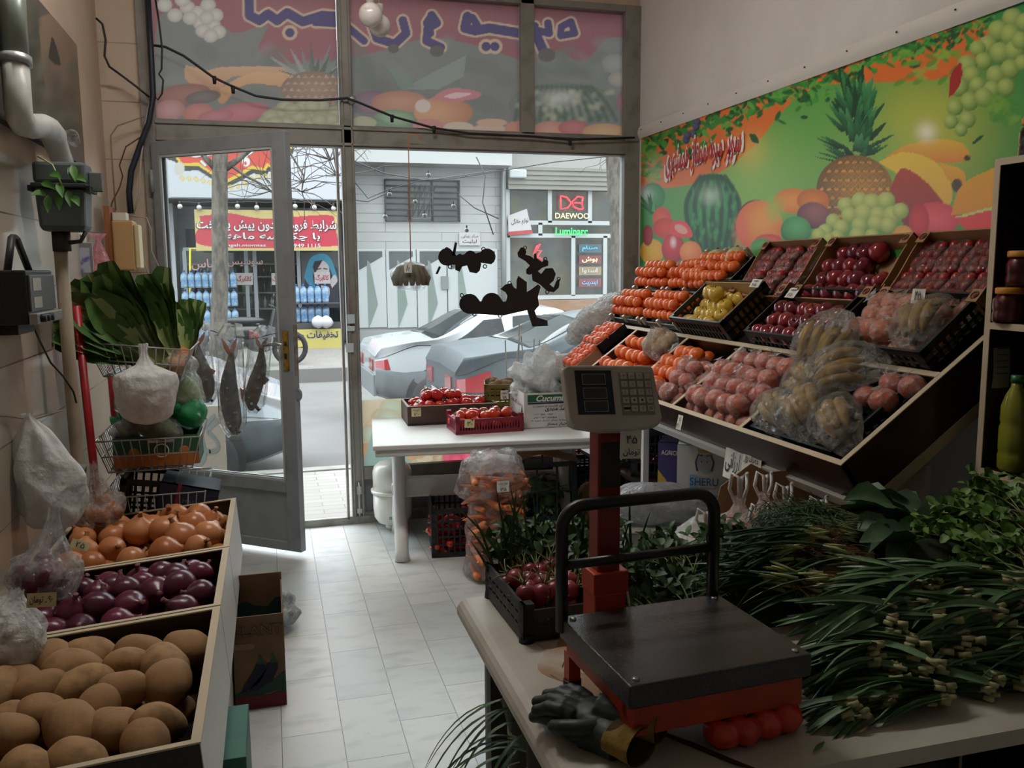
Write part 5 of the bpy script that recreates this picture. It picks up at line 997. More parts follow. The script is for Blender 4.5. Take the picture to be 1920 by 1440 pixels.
def onion(name, mt, nk, seed, pale=False):
    rg = random.Random(seed); t = thing(name, '', 'onion'); h = rg.uniform(.85, 1.0); r = .038
    pr = [(.004, -h*r), (.014, -h*r*.97), (.027, -h*r*.72), (.036, -h*r*.25), (.038, h*r*.15), (.034, h*r*.52), (.024, h*r*.85), (.012, h*r*1.05), (.007, h*r*1.25)]
    MB().lathe(pr, 22).warp(lambda v: Vector((v.x*(1+.03*sin(v.z*60+seed)), v.y*(1+.03*cos(v.z*50)), v.z))).build('bulb', mt, t)
    MB().lathe([(.007, h*r*1.2), (.005, h*r*1.38), (.005, h*r*1.5), (.0065, h*r*1.58), (.001, h*r*1.56)], 10).warp(lambda v: v+Vector((.15*max(0, v.z-r), .1*max(0, v.z-r), 0))).build('neck', nk, t)
    mb = MB()
    for k in range(9): an = k*.7; mb.tube([(.004*cos(an), .004*sin(an), -h*r*.98), (.009*cos(an), .009*sin(an), -h*r*1.12)], .0012, 4)
    mb.build('roots', ROOT, t); return Proto(t)
def heap(protos, T, x0, x1, y0, y1, nx, ny, zf, sc, lab, group, tilt=1.0, seed=0, jit=.18, skip=0.0):
    rg = random.Random(seed)
    for j in range(ny):
        for i in range(nx):
            if rg.random() < skip: continue
            u, v = (i+.5+(j % 2)*.4-.2+rg.uniform(-jit, jit))/nx, (j+.5+rg.uniform(-jit, jit))/ny; x, y = x0+(x1-x0)*u, y0+(y1-y0)*v
            p = T @ Vector((x, y, zf(u, v)+rg.uniform(-.008, .008))); rot = (rg.uniform(-tilt, tilt), rg.uniform(-tilt, tilt), rg.uniform(0, 6.28))
            s = sc*rg.uniform(.86, 1.14); protos[rg.randrange(len(protos))].put(p, rot, s, lab(i+1, j+1), group)
# ---------------------------------------------------------------- the three display crates by the left wall
WEN = M('wenge_board', '2a1a16', .4, noise=(5, '1f1310', .4, .7), stretch=(1, 1, 9)); EDGE = M('pale_edging', 'c4b498', .6); WSIDE = M('white_board', 'cfcdc8', .45)
XC = -.180; TILT = R(-4.2)
crT = []
for n, (y0_, y1_, what) in enumerate([(1.80, 2.565, 'potatoes'), (2.575, 3.13, 'red onions'), (3.14, 3.83, 'golden onions')]):
    lab = ['dark display crate with pale edges holding the potatoes', 'dark display crate with pale edges holding the red onions', 'dark display crate with pale edges holding the golden onions'][n]
    t = thing('display_crate', lab, 'crate', (XC, y0_, .58), (0, TILT, 0)); Dp = y1_-y0_; W_ = .645
    MB().bb(-W_, 0, 0, Dp, -.24, -.225).build('floor_board', WEN, t)
    for nm, b_ in (('side_board', (-.016, -.001, .014, Dp-.014)), ('side_board', (-W_, -W_+.015, .014, Dp-.014)), ('end_board', (-W_, 0, 0, .014)), ('end_board', (-W_, 0, Dp-.014, Dp))): MB().bb(*b_, -.24, -.003).build(nm, WEN, t)
    MB().bb(0, .002, 0, Dp, -.24, -.002).build('outer_face', WSIDE, t)
    e = MB(); e.bb(-.018, .003, -.001, Dp+.001, -.003, .001); e.bb(-W_, -.018, -.001, .016, -.003, .001); e.bb(-W_, -.018, Dp-.016, Dp+.001, -.003, .001); e.bb(-W_, -W_+.018, .016, Dp-.016, -.003, .001); e.build('edging', EDGE, t)
    crT.append(Matrix.Translation((XC, y0_, .58)) @ Matrix.Rotation(TILT, 4, 'Y'))
t = thing('base_cabinet', 'white sided base cabinet under the three display crates', 'cabinet', (XC, 1.8, 0)); MB().prism([(-.655, 0), (-.004, 0), (-.004, .33), (-.655, .283)], 0, 2.03, 'y').build('carcass', WSIDE, t); MB().bb(-.66, -.006, -.003, 0, 0, .28).build('front_board', WEN, t)
PT = [potato(s) for s in (1, 2, 3, 4, 5)]
heap(PT, crT[0], -.59, -.085, .06, .69, 5, 6, lambda u, v: -.125+.01*sin(u*5), 1.3, lambda i, j: 'potato in the lower layer of the potato crate, %s row back, %s from the wall' % (ORD[j], ORD[i]), 'potatoes', .5, 1)
heap(PT, crT[0], -.60, -.07, .06, .70, 5, 6, lambda u, v: -.05+.04*(1-u)*sin(pi*v)+.012*(1-u), 1.34, lambda i, j: 'potato on top of the potato crate, %s row back, %s from the wall' % (ORD[j], ORD[i]), 'potatoes', .5, 2, .2, .05)
RO = [onion('red_onion', REDO, NECKR, s) for s in (1, 2, 3, 4)]
heap(RO, crT[1], -.60, -.045, .045, .51, 7, 5, lambda u, v: -.115, 1.2, lambda i, j: 'red onion in the lower layer, %s row back, %s from the wall' % (ORD[j], ORD[i]), 'red onions', 1.3, 3)
heap(RO, crT[1], -.59, -.06, .055, .495, 6, 5, lambda u, v: -.045+.045*sin(pi*v)*(1-.6*u), 1.32, lambda i, j: 'red onion on top of its crate, %s row back, %s from the wall' % (ORD[j], ORD[i]), 'red onions', 1.3, 4, .22, .06)
GO = [onion('golden_onion', GOLD, NECK, s) for s in (5, 6, 7, 8)]
heap(GO, crT[2], -.61, -.035, .04, .65, 6, 6, lambda u, v: -.09, 1.25, lambda i, j: 'golden onion in the lower layer, %s row back, %s from the wall' % (ORD[j], ORD[i]), 'golden onions', 1.3, 5)
heap(GO, crT[2], -.59, -.06, .065, .62, 5, 5, lambda u, v: -.035+.04*sin(pi*v)*(1-.5*u), 1.48, lambda i, j: 'golden onion on top of its crate, %s row back, %s from the wall' % (ORD[j], ORD[i]), 'golden onions', 1.3, 6, .22, .06)
# clear bags lying on the crates
def filmbag(label, loc, size, film, contents, rot=(0, 0, 0), seed=0, top=.14, name='clear_bag', cat='bag'):
    t = thing(name, label, cat, loc, rot); mb = MB(); rx, ry, rz_ = size
    def f(u, v):
        a = 2*pi*u
        if v < .7: th = pi*(v/.7)*.86; r = max(0, sin(th))**.7; z = -cos(th)*rz_
        else: q = min(1, (v-.7)/.3); r = max(.10, .56*(1-q)**1.4+.14*q*q); z = rz_*.9+top*q
        k = 1+.07*sin(3*a+v*7+seed)+.05*sin(8*a-v*11+seed*2)+(.12*sin(11*a+seed) if v > .55 else 0)
        return (rx*r*k*cos(a), ry*r*k*sin(a), z*(1+.04*sin(5*a+seed)))
    mb.grid(f, 44, 28, wrap=True); mb.build('film', film, t)
    if contents: contents(t)
    return t
def inner_balls(mt, n, r, size, seed):
    def go(t):
        rg = random.Random(seed); mb = MB()
        for k in range(n): a, q, z = rg.uniform(0, 6.28), sqrt(rg.random())*.72, rg.uniform(-.62, .45); mb.ball((size[0]*q*cos(a), size[1]*q*sin(a), size[2]*z), r*rg.uniform(.85, 1.1), 14, 9)
        mb.build('contents', mt, t)['kind'] = 'stuff'
    return go
filmbag('knotted clear bag of onions at the wall end of the red onion crate', (-.70, 2.86, .625), (.105, .10, .075), CLEAR, inner_balls(REDO, 9, .035, (.1, .1, .075), 3), (0, R(10), .4), 3)
filmbag('clear bag of golden onions on the wall end of the golden onion crate', (-.67, 3.60, .63), (.10, .085, .06), CLEAR, inner_balls(GOLD, 10, .033, (.1, .08, .06), 8), (0, R(-8), 1.0), 5)
filmbag('milky clear bag with a yellow price tag between potatoes and red onions', (-.715, 2.44, .60), (.105, .12, .09), FOGGY, inner_balls(M('peeled_cloves', 'b0a48c', .5), 16, .03, (.1, .12, .09), 2), (0, R(20), .3), 1, .05)
price_tag('yellow handwritten price tag on the milky bag beside the red onions', at(78, 1125, y=2.36), axes_rot((1, 0, -.06), (0, .25, 1)), .068, .036, ['۹۰ ـ تومان'], TAGY)
price_tag('yellow price tag leaning at the wall end of the golden onions', at(150, 1022, y=3.10), axes_rot((.9, .3, -.5), (0, .3, 1)), .06, .03, ['۲۵'], TAGY)
# eggplant carton, juice carton, film heap on the floor
t = thing('eggplant_carton', 'open cardboard carton printed with dark eggplants, standing beside the display crates', 'carton', (-.09, 3.235, 0)); CB = M('carton_brown', '7d6246', .85, noise=(7, '6d543a', .4, .7))
carton(MB(), .175, .36, .345, .005).build('carton_body', CB, t); MB().bb(-.0875, .0875, .175, .18, .345, .375).build('rear_flap', CB, t)
yf = -.1815; EG = M('print_eggplant', '1d1f30', .8); PG_ = M('print_green', '24413c', .8); PR_ = M('print_maroon', '6a2228', .8); PO = M('print_orange', 'a8743c', .8)
MB().prism([(-.0875, .03), (-.0875, .065), (-.04, .07), (.02, .082), (.0875, .13), (.0875, .05), (.05, .06), (0, .048), (-.04, .052)], yf, yf+.001, 'y').build('print_band', PG_, t); MB().prism([(-.0875, 0), (-.0875, .05), (-.03, .052), (.03, .045), (.06, .055), (.0875, .045), (.0875, 0)], yf-.0005, yf, 'y').build('print_band', PR_, t)
for dx in (0, .042):
    e = MB().prism([(-.07+dx*.6, .065), (-.05+dx, .07), (-.0+dx, .10), (.02+dx, .14), (.022+dx, .165), (.01+dx, .172), (-.012+dx, .165), (-.03+dx, .13), (-.055+dx*.8, .095)], yf-.001, yf-.0004, 'y').build('print_eggplant', EG, t); MB().prism([(-.004+dx, .165), (.0+dx, .20), (.006+dx, .205), (.012+dx, .18), (.026+dx, .158), (.01+dx, .166)], yf-.0015, yf-.0008, 'y').build('print_stalk', M('print_stalk_green', '2f5038', .8), e)
MB().prism([(-.0875, .225), (-.0875, .248), (-.02, .248), (-.012, .236), (-.02, .225)], yf-.001, yf, 'y').build('print_label', M('print_label', '8a6c58', .8), t)
letters('lettering', 'PLANT', M('print_outline', '4a4234', .8), t, (0, yf-.0015, .292), FRONT, w=.165, h=.04, bold=.04)
letters('lettering', 'PLANT', CB, t, (0, yf-.002, .292), FRONT, w=.16, h=.034, bold=.0)
MB().bb(.0878, .0885, -.18, .18, 0, .33).build('side_print', M('side_print', '8f6f4a', .8, noise=(9, '6a3f30', .45, .55)), t); MB().prism([(.03, .24), (-.02, .25), (-.05, .27), (-.0825, .26), (-.0825, .2), (.0825, .2), (.0825, .275), (.06, .275)], .1735, .1745, 'y').build('inside_print', PG_, t)
t = thing('green_carton', 'torn green and blue carton on the floor beside the potato crate', 'carton', (-.158, 2.44, 0)); carton(MB(), .09, .30, .255, .004, closed=True).build('carton_body', M('carton_green', '2f6a58', .6, noise=(10, '275a50', .4, .7)), t, bevel=.002)
MB().grid(lambda u, v: (-.02+.075*u+.012*sin(v*4), -.155-.012*sin(u*3)-.01*v, .05+.16*v), 8, 8).build('torn_flap', M('flap_blue', '5a8a9a', .5), t); MB().bb(.012, .036, -.172, -.168, .13, .165).build('yellow_patch', M('patch_yellow', 'c8b040', .6), t)
MB().bb(-.045, .02, -.156, -.152, .0, .06).build('grey_label', M('label_grey', '6a6a70', .6), t); letters('lettering', fa('سیب'), TAGW, t, (-.02, -.158, .10), FRONT, w=.03, h=.02); letters('lettering', fa('سیب زمینی'), INK, t, (-.012, -.158, .04), FRONT, w=.05, h=.015)
t = thing('film_heap', 'heap of crumpled clear film on the floor behind the eggplant carton', 'film', (-.10, 3.78, .09)); MB().ball((0, 0, 0), (.15, .17, .10), 44, 26).warp(lambda v: v*(1+wob(v, 38, .22)+wob(v, 90, .12, 2))).build('film', FILM('crumpled_film', 'E6ECEC', .45, .1, 30, .8, 1.0), t)
MB().ball((0, .02, -.02), (.10, .12, .06), 20, 12).build('folded_film', M('film_core', '9aa8a8', .5), t)
# ---------------------------------------------------------------- white plastic table under the window and what stands on it
WP = M('white_plastic', 'dcdcd8', .4, bump=(90, .04, .002)); TZ = .66; TR = R(-6.1)
t = thing('plastic_table', 'white plastic table along the big window', 'table', (.475, 4.37, 0), (0, 0, TR)); TL_, TW = 1.24, .86
MB().bb(0, TL_, 0, TW, TZ-.025, TZ).build('table_top', WP, t, bevel=.006); MB().bb(.012, TL_-.012, .01, .03, TZ-.062, TZ-.025).bb(.012, TL_-.012, TW-.03, TW-.01, TZ-.062, TZ-.025).bb(.01, .03, .03, TW-.03, TZ-.062, TZ-.025).bb(TL_-.03, TL_-.01, .03, TW-.03, TZ-.062, TZ-.025).build('apron', WP, t, bevel=.006)
for x in (.14, TL_-.16):
    mb = MB(); mb.bb(x-.018, x+.018, .30, .50, .20, TZ-.03)
    for s in (-1, 1): mb.tube([(x, .40+s*.08, TZ-.05), (x, .40+s*.085, .34), (x, .40+s*.11, .24), (x, .40+s*.20, .12), (x, .40+s*.26, .05), (x, .40+s*.27, 0)], [.034, .034, .036, .038, .036, .042], 12)
    mb.build('leg', WP, t)
MB().bb(.14, TL_-.16, .385, .415, .28, .40).build('cross_beam', WP, t, bevel=.012); MB().bb(.10, .122, .37, .43, .30, .36).build('wedge', WP, t, bevel=.004)
TOMC = M('tomato_skin', 'c02420', .12, noise=(9, 'b03420', .4, .7), rnd='d0382c', coat=.3); CAL = M('tomato_calyx', '4a6a2c', .7); ORM = M('tomato_orange', 'd0482a', .14, rnd='c43024', coat=.3)
def tomato(seed, mt=TOMC, name='tomato'):
    t = thing(name, '', 'tomato'); pr = [(.003, -.030), (.02, -.029), (.036, -.014), (.038, .004), (.033, .02), (.02, .028), (.009, .027), (.002, .023)]
    MB().lathe(pr, 24).warp(lambda v: Vector((v.x*(1+.035*sin(5*math.atan2(v.y, v.x)+seed)), v.y*(1+.035*sin(5*math.atan2(v.y, v.x)+seed)), v.z))).build('body', mt, t); mb = MB()
    for k in range(5): a = k*1.257+seed; ribbon(mb, [(0, 0, .025), (.008*cos(a), .008*sin(a), .0295), (.017*cos(a), .017*sin(a), .031), (.023*cos(a), .023*sin(a), .036)], [.004, .006, .004, .001], (0, 0, 1), nw=3)
    mb.tube([(0, 0, .024), (.002, .002, .036)], .002, 5); mb.build('calyx', CAL, t); return Proto(t)
TM = [tomato(s) for s in (1, 2, 3)]; TM2 = [tomato(s, ORM) for s in (4, 5)]
WOODT = M('wood_tray', '4c3a30', .55, noise=(4, '3c2c26', .4, .7), stretch=(1, 1, 8)); EDGE2 = M('tray_edge', '8f7f6e', .6)
def tray(name, label, w_, d_, h_, loc, rz, mt, em):
    t = thing(name, label, 'tray', loc, (0, 0, rz)); MB().bb(0, w_, 0, d_, 0, .012).build('floor_board', mt, t)
    for b_ in ((0, w_, 0, .012), (0, w_, d_-.012, d_), (0, .012, .012, d_-.012), (w_-.012, w_, .012, d_-.012)): MB().bb(*b_, .0, h_).build('side_board', mt, t)
    e = MB().bb(-.001, w_+.001, -.001, .013, h_, h_+.003).bb(-.001, w_+.001, d_-.013, d_+.001, h_, h_+.003).bb(-.001, .013, .013, d_-.013, h_, h_+.003).bb(w_-.013, w_+.001, .013, d_-.013, h_, h_+.003); e.build('edging', em, t)
    return Matrix.Translation(loc) @ Matrix.Rotation(rz, 4, 'Z')
T = tray('wooden_tray', 'dark wooden tray of tomatoes on the white table', .53, .33, .11, (.735, 4.89, TZ+.001), R(-2), WOODT, EDGE2)
heap(TM, T, .03, .50, .03, .30, 6, 4, lambda u, v: .055, 1.0, lambda i, j: 'tomato in the wooden tray, lower layer, %s row back, %s along from the door' % (ORD[j], ORD[i]), 'tomatoes in the wooden tray', .5, 11)
heap(TM, T, .06, .47, .04, .28, 6, 3, lambda u, v: .10, 1.05, lambda i, j: 'tomato in the wooden tray, middle layer, %s row back, %s along from the door' % (ORD[j], ORD[i]), 'tomatoes in the wooden tray', .5, 12, .2, .08)
heap(TM, T, .10, .34, .08, .25, 3, 2, lambda u, v: .150, 1.05, lambda i, j: 'tomato at the very top of the wooden tray, %s row back, %s along' % (ORD[j], ORD[i]), 'tomatoes in the wooden tray', .5, 13, .2)
price_tag('yellow price tag on the wooden tomato tray', (.785, 4.884, TZ+.08), FRONT, .055, .05, ['گوجه', '۲۰'], TAGY)
t = thing('red_crate', 'low dark red plastic crate of tomatoes on the white table', 'crate', (1.135, 4.66, TZ), (0, 0, R(1))); REDC = M('red_plastic', '7e1c34', .4)
mb = MB(); w_, d_, h_ = .385, .24, .095; mb.bb(-w_/2, w_/2, -d_/2, d_/2, 0, .006)
for s in (-1, 1):
    for (u0, u1, z0, z1) in [(-w_/2, w_/2, .006, .022), (-w_/2, w_/2, .066, h_-.012)]: mb.bb(u0, u1, s*d_/2-.006*(s > 0), s*d_/2+.006*(s < 0), z0, z1)
    for i in range(23): u = -w_/2+.02+i*(w_-.04)/22; mb.bb(u-.0035, u+.0035, s*d_/2-.006*(s > 0), s*d_/2+.006*(s < 0), .02, .068)
    for (u0, u1, z0, z1) in [(-d_/2, d_/2, .006, .022), (-d_/2, d_/2, .066, h_-.012)]: mb.bb(s*w_/2-.006*(s > 0), s*w_/2+.006*(s < 0), u0, u1, z0, z1)
    for i in range(14): u = -d_/2+.015+i*(d_-.03)/13; mb.bb(s*w_/2-.006*(s > 0), s*w_/2+.006*(s < 0), u-.004, u+.004, .02, .068)
    for s2 in (-1, 1): mb.box((s*(w_/2-.012), s2*(d_/2-.012), h_/2+.004), (.024, .024, h_+.008))
mb.build('crate_body', REDC, t)
T = Matrix.Translation((1.135, 4.66, TZ)); lo = lambda L: (lambda i, j: 'tomato in the red crate, %s, %s row back, %s along from the door' % (L, ORD[j], ORD[i]))
heap(TM2, T, -.17, .17, -.09, .09, 5, 3, lambda u, v: .045, .95, lo('lower layer'), 'tomatoes in the red crate', .7, 14); heap(TM2, T, -.16, .16, -.08, .08, 5, 2, lambda u, v: .088, .95, lo('on top'), 'tomatoes in the red crate', .7, 15, .2, .05)
price_tag('yellow price tag on the red tomato crate', (1.02, 4.535, TZ+.06), axes_rot((1, 0, -.08), (0, .1, 1)), .055, .045, ['۳۰'], TAGY)
# kiwi crates
KIW = M('kiwi_skin', '7a5f3e', .85, noise=(60, '664c30', .4, .65), rnd='8a7050'); YC = M('olive_plastic', '6f6830', .5)
for q in range(2):
    t = thing('kiwi_crate', ['lower olive plastic kiwi crate beside the cucumber carton', 'upper olive plastic kiwi crate beside the cucumber carton'][q], 'crate', (1.345, 5.10, TZ+.001+q*.105), (0, 0, R(-14))); lattice(MB(), .20, .24, .10, .018, 3, 5, .006).build('crate_body', YC, t)
    T = Matrix.Translation((1.345, 5.10, TZ+q*.105)) @ Matrix.Rotation(R(-14), 4, 'Z')
    if q == 0:
        o = thing('kiwi', '', 'kiwi'); MB().ball((0, 0, 0), (.030, .026, .026), 18, 12).build('body', KIW, o); MB().ball((.0295, 0, 0), (.002, .006, .006), 8, 6).build('tip', M('kiwi_tip', '4a3a24', .9), o); KW = [Proto(o)]
    heap(KW, T, -.07, .07, -.09, .09, 3, 4, lambda u, v: .04, 1, lambda i, j: 'kiwi in the %s crate, bottom layer, %s row back, %s along' % (('lower', 'upper')[q], ORD[j], ORD[i]), 'kiwis', .8, 20+q)
    if q: heap(KW, T, -.07, .07, -.09, .09, 3, 4, lambda u, v: .092, 1.1, lambda i, j: 'kiwi heaped on the upper crate, %s row back, %s along' % (ORD[j], ORD[i]), 'kiwis', .8, 23)
price_tag('white price tag on the upper kiwi crate', (1.335, 4.965, TZ+.145), FRONT, .05, .055, ['کیوی', '۱۸'])
# cucumber carton
t = thing('cucumber_carton', 'white printed cucumber carton filled with plastic bags, on the white table', 'carton', (1.53, 4.80, TZ+.001), (0, 0, R(-3))); CW_ = M('carton_white', 'd6d4d0', .7, noise=(7, 'c8c6c0', .4, .7)); GP = M('print_green_dark', '1f5a3c', .7)
carton(MB(), .34, .42, .20).build('carton_body', CW_, t); MB().bb(-.15, .17, -.2115, -.21, .15, .19).build('green_band', GP, t); MB().bb(-.15, .17, -.2118, -.21, .138, .146).build('navy_band', NAVY, t)
letters('lettering', 'Cucumber', TAGW, t, (.01, -.213, .17), FRONT, w=.22, h=.035, bold=.03, slant=.3)
for s, x, z, w__, hh in (('گلخانه ای کشت و صنعت', .0, .125, .24, .016), ('محمد مهدی', .03, .104, .16, .022), ('۰۹۱۲ ۱۹۱۰ ۶۳۳', -.06, .078, .12, .012), ('۰۲۱۳۶۷۳۸۷۵۵', -.05, .06, .14, .012), ('ورامین پیشوا میدان تره بار حجره ۱۷', .0, .042, .26, .012), ('خیار ممتاز', .02, .02, .12, .020)): letters('lettering', fa(s), INK, t, (x, -.212, z), FRONT, w=w__, h=hh, bold=.02)
SIDE = axes_rot((0, -1, 0), (0, 0, 1)); letters('lettering', fa('خیار گلخانه'), M('print_pinkish', '8a5a60', .7), t, (-.172, -.02, .13), SIDE, w=.26, h=.03, bold=.02); MB().prism([(-.16, .0), (-.10, .07), (-.14, .09), (-.16, .13), (-.19, .08), (-.2, .03)], -.1715, -.1705, 'x').build('print_plant', GP, t)
MB().bb(-.172, -.17, -.20, .20, .005, .02).build('foot_band', M('print_pink', 'b88a94', .7), t)
t = thing('bag_heap', 'heap of crumpled milky plastic bags on top of the cucumber carton', 'bags', (1.52, 4.82, TZ+.20)); MB().ball((0, 0, .03), (.18, .20, .17), 60, 34).warp(lambda v: Vector((v.x, v.y, max(v.z, -.02)))*(1+wob(v, 34, .25, 1)+wob(v, 80, .12, 3))).build('film', FILM('bag_pile_film', 'F6FAFA', .12, .2, 22, .35, .8, .45), t); MB().ball((0, .0, .02), (.14, .16, .10), 20, 12).build('folded_bags', M('bag_white', 'e4e6ea', .5), t)
t = thing('dry_stems', 'dry stems standing outside the window behind the carton', 'stems', (1.75, 5.75, ZP)); mb = MB(); rg = random.Random(6)
for px in (965, 972, 985, 1000, 1012, 950): a, b_ = at(px, 720, y=5.75), at(px+rg.uniform(-8, 12), 590+rg.uniform(0, 60), y=5.75); mb.tube([Vector((a.x, 5.75, ZP))-t.location, a-t.location, b_-t.location], .005, 5)
mb.build('stalks', M('dry_stalk', '4a4430', .9), t)
# ---------------------------------------------------------------- on the floor under and beside the table
t = thing('water_tank', 'white pressure tank with a green emblem standing under the table', 'tank', (.665, 5.10, 0)); TK = M('tank_white', 'e2e0d8', .3, coat=.3)
MB().lathe([(.001, .03), (.05, .03), (.09, .045), (.112, .08), (.117, .13), (.117, .225)], 32).build('lower_shell', TK, t); MB().lathe([(.117, .225), (.128, .228), (.130, .245), (.117, .248)], 32).build('rim_band', TK, t); MB().lathe([(.117, .246), (.117, .35), (.108, .385), (.08, .41), (.035, .422), (.001, .424)], 32).build('upper_shell', TK, t)
MB().lathe([(.03, 0), (.045, 0), (.05, .035), (.03, .035)], 20).build('foot', TK, t); em = M('emblem_teal', '2a9a90', .5)
for s in (0, pi): MB().tube([(.016*cos(a+s), -.1185, .135+.016*sin(a+s)) for a in [.2+i*.28 for i in range(9)]], .005, 6).build('emblem', em, t)
letters('lettering', 'nanoco', em, t, (0, -.119, .095), FRONT, w=.075, h=.018, bold=.03)
t = thing('black_crate', 'black plastic crate of red peppers under the near end of the white table', 'crate', (.955, 4.66, 0), (0, 0, R(-8))); lattice(MB(), .28, .40, .29, .024, 5, 8, .008, 0, .27).build('crate_body', CRB, t)
T = Matrix.Translation((.955, 4.66, 0)) @ Matrix.Rotation(R(-8), 4, 'Z'); PEP = M('pepper_red', 'b81c1a', .15, rnd='d8342a', coat=.4)
o = thing('red_pepper', '', 'pepper'); MB().tube([(-.06, 0, .006), (-.045, 0, .0), (-.01, 0, .004), (.03, .004, 0), (.055, .008, -.008)], [.012, .02, .019, .013, .003], 12).build('body', PEP, o); MB().tube([(-.06, 0, .006), (-.078, 0, .014)], [.005, .003], 6).build('stem', CAL, o); PP = [Proto(o)]
for L_, (n, z) in enumerate([('bottom', .03), ('second', .075), ('third', .12), ('top', .165)]): heap(PP, T, -.12, .12, -.17, .17, 3, 5, lambda u, v: z, 1.0, lambda i, j: 'red pepper in the black crate, %s layer, %s row back, %s along' % (n, ORD[j], ORD[i]), 'red peppers', .5, 30+L_, .25)
# sack of carrots
t = thing('carrot_sack', 'tall clear sack packed with carrots, standing before the white table', 'sack', (1.055, 4.13, 0)); CARC = M('carrot_core', 'b85c30', .7, noise=(26, '9a4a28', .35, .65))
mb = MB(); mb.grid(lambda u, v: (.125*(sin(pi*min(.999, .02+v*.98))**.18)*cos(6.283*u), .10*(sin(pi*min(.999, .02+v*.98))**.18)*sin(6.283*u), .02+.50*v), 30, 16, wrap=True); mb.build('carrot_mass', CARC, t)['kind'] = 'stuff'
def sk(u, v):
    a = 6.283*u; pr = [(0, .86), (.03, 1.12), (.2, 1.03), (.42, .98), (.60, .94), (.655, .90), (.67, 1.12), (.70, 1.2), (.76, 1.12), (.85, 1.05), (.93, .95), (1, .55)]; r = lerp(pr, v); k = 1+.035*sin(3*a+v*14)+.03*sin(8*a-v*23)+.02*sin(17*a+v*9)
    return (.148*r*k*cos(a)-.03*(v > .64)*max(0, cos(a+2.6)), .122*r*k*sin(a), .64*v+.012*sin(4*a+1)*(v > .9))
mb = MB(); mb.grid(sk, 64, 60, wrap=True); mb.f.append(tuple(range(64*59, 64*60))); mb.mi.append(0); mb.sm.append(True); mb.build('film', FILM('sack_film', 'F2EDEA', .80, .10, 16, .6, .8), t)
MB().grid(lambda u, v: ((.14-.03*v)*cos(6.283*u)*(1+.08*sin(6.283*5*u)), (.11-.02*v)*sin(6.283*u)*(1+.08*sin(6.283*4*u)), .55+.09*v+.012*sin(6.283*3*u)), 50, 8, wrap=True).build('folded_top', FILM('sack_fold', 'F4F4F2', .45, .15, 22, .6), t)
CAR = M('carrot_skin', 'd8703a', .5, noise=(40, 'c25c2c', .4, .65), rnd='e08a54', bump=(60, .3, .003)); o = thing('carrot', '', 'carrot'); MB().lathe([(.002, -.085), (.006, -.07), (.012, -.02), (.0155, .04), (.016, .065), (.010, .075), (.003, .076)], 14).build('root', CAR, o); MB().tube([(0, 0, .074), (.002, 0, .084)], .005, 6).build('crown', M('carrot_crown', '6a6a34', .8), o); CP = Proto(o); rg = random.Random(21)
for b_ in range(11):
    for k in range(7):
        a = -pi+.35+k*(2*pi-1.9)/6*1.0+rg.uniform(-.15, .15)+(b_ % 2)*.2; z = .045+b_*.048+rg.uniform(-.01, .01); rr = 1.0 if z < .42 else 1.04
        a2 = a+.1; CP.put((1.055+.128*rr*cos(a2), 4.13+.104*rr*sin(a2), z), (R(90)+rg.uniform(-.5, .5), rg.uniform(-.5, .5), a2+pi/2+rg.uniform(-.6, .6)+R(90)), rg.uniform(.85, 1.2), 'carrot in the clear sack, %s band up, %s around' % (ORD[b_+1], ORD[k+1]), 'carrots in the clear sack')
price_tag('white handwritten price tag on the clear carrot sack', (1.06, 3.985, .50), FRONT, .062, .056, ['هویج درشت', '۳۵'])
# crates behind the sack
t = thing('black_crate', 'black crate of dark greens behind the carrot sack', 'crate', (1.44, 4.60, .17), (0, 0, R(-4))); lattice(MB(), .34, .36, .33, .03, 2, 3, .010).build('crate_body', M('blue_black_plastic', '1c2a32', .45), t)
GRD = M('greens_dark', '4c6a3a', .6, noise=(12, '6a8450', .35, .65)); t = thing('greens_heap', 'heap of dark leafy greens filling the black crate behind the carrot sack', 'greens', (1.44, 4.60, .185)); mb = MB(); rg = random.Random(8)
for k in range(90): a = rg.uniform(0, 6.28); p0 = Vector((rg.uniform(-.13, .13), rg.uniform(-.15, .15), rg.uniform(.01, .2))); ribbon(mb, arc(p0, (cos(a), sin(a), rg.uniform(-.1, .6)), (0, 0, -1), .09, .8, 5), [.006, .03, .04, .03, .004], (0, 0, 1), .15, .06)
for k in range(8): mb.ball((rg.uniform(-.09, .09), rg.uniform(-.1, .1), rg.uniform(.04, .16)), .05, 10, 8)
mb.build('leaf_mass', GRD, t)['kind'] = 'stuff'
t = thing('cardboard_sheet', 'bent cardboard sheet laid over the crate of greens', 'cardboard', (1.44, 4.55, .505)); MB().grid(lambda u, v: (-.2+.38*u, -.15+.3*v, .05-.10*abs(u-.35)+.02*sin(v*3)), 12, 6).build('sheet', CARD, t)
t = thing('black_crate', 'black crate standing on the floor under the crate of greens', 'crate', (1.44, 4.60, 0), (0, 0, R(-4))); lattice(MB(), .34, .36, .165, .03, 3, 6, .010).build('crate_body', CRB, t)
for q in range(3):
    t = thing('black_crate', ['lowest of the three thin black crates stacked under the window end', 'middle one of the three thin black crates stacked under the window end', 'topmost of the three thin black crates stacked under the window end'][q], 'crate', (1.90, 5.04, .08+.125*q), (0, 0, R(-3+2*q))); lattice(MB(), .36, .34, .12, .028, 3, 6, .008, 0, .10).build('crate_body', M('blue_black_plastic', '1c2a32', .45), t)
t = thing('onion_net', 'sack of pale roots in black netting standing before the stacked thin crates', 'net sack', (1.80, 4.62, .0)); MB().ball((0, 0, .17), (.13, .13, .17), 24, 16).warp(lambda v: v*(1+wob(v, 30, .1))).build('contents', M('net_roots', 'b8906a', .7, noise=(20, 'a07850', .4, .6)), t); mb = MB()
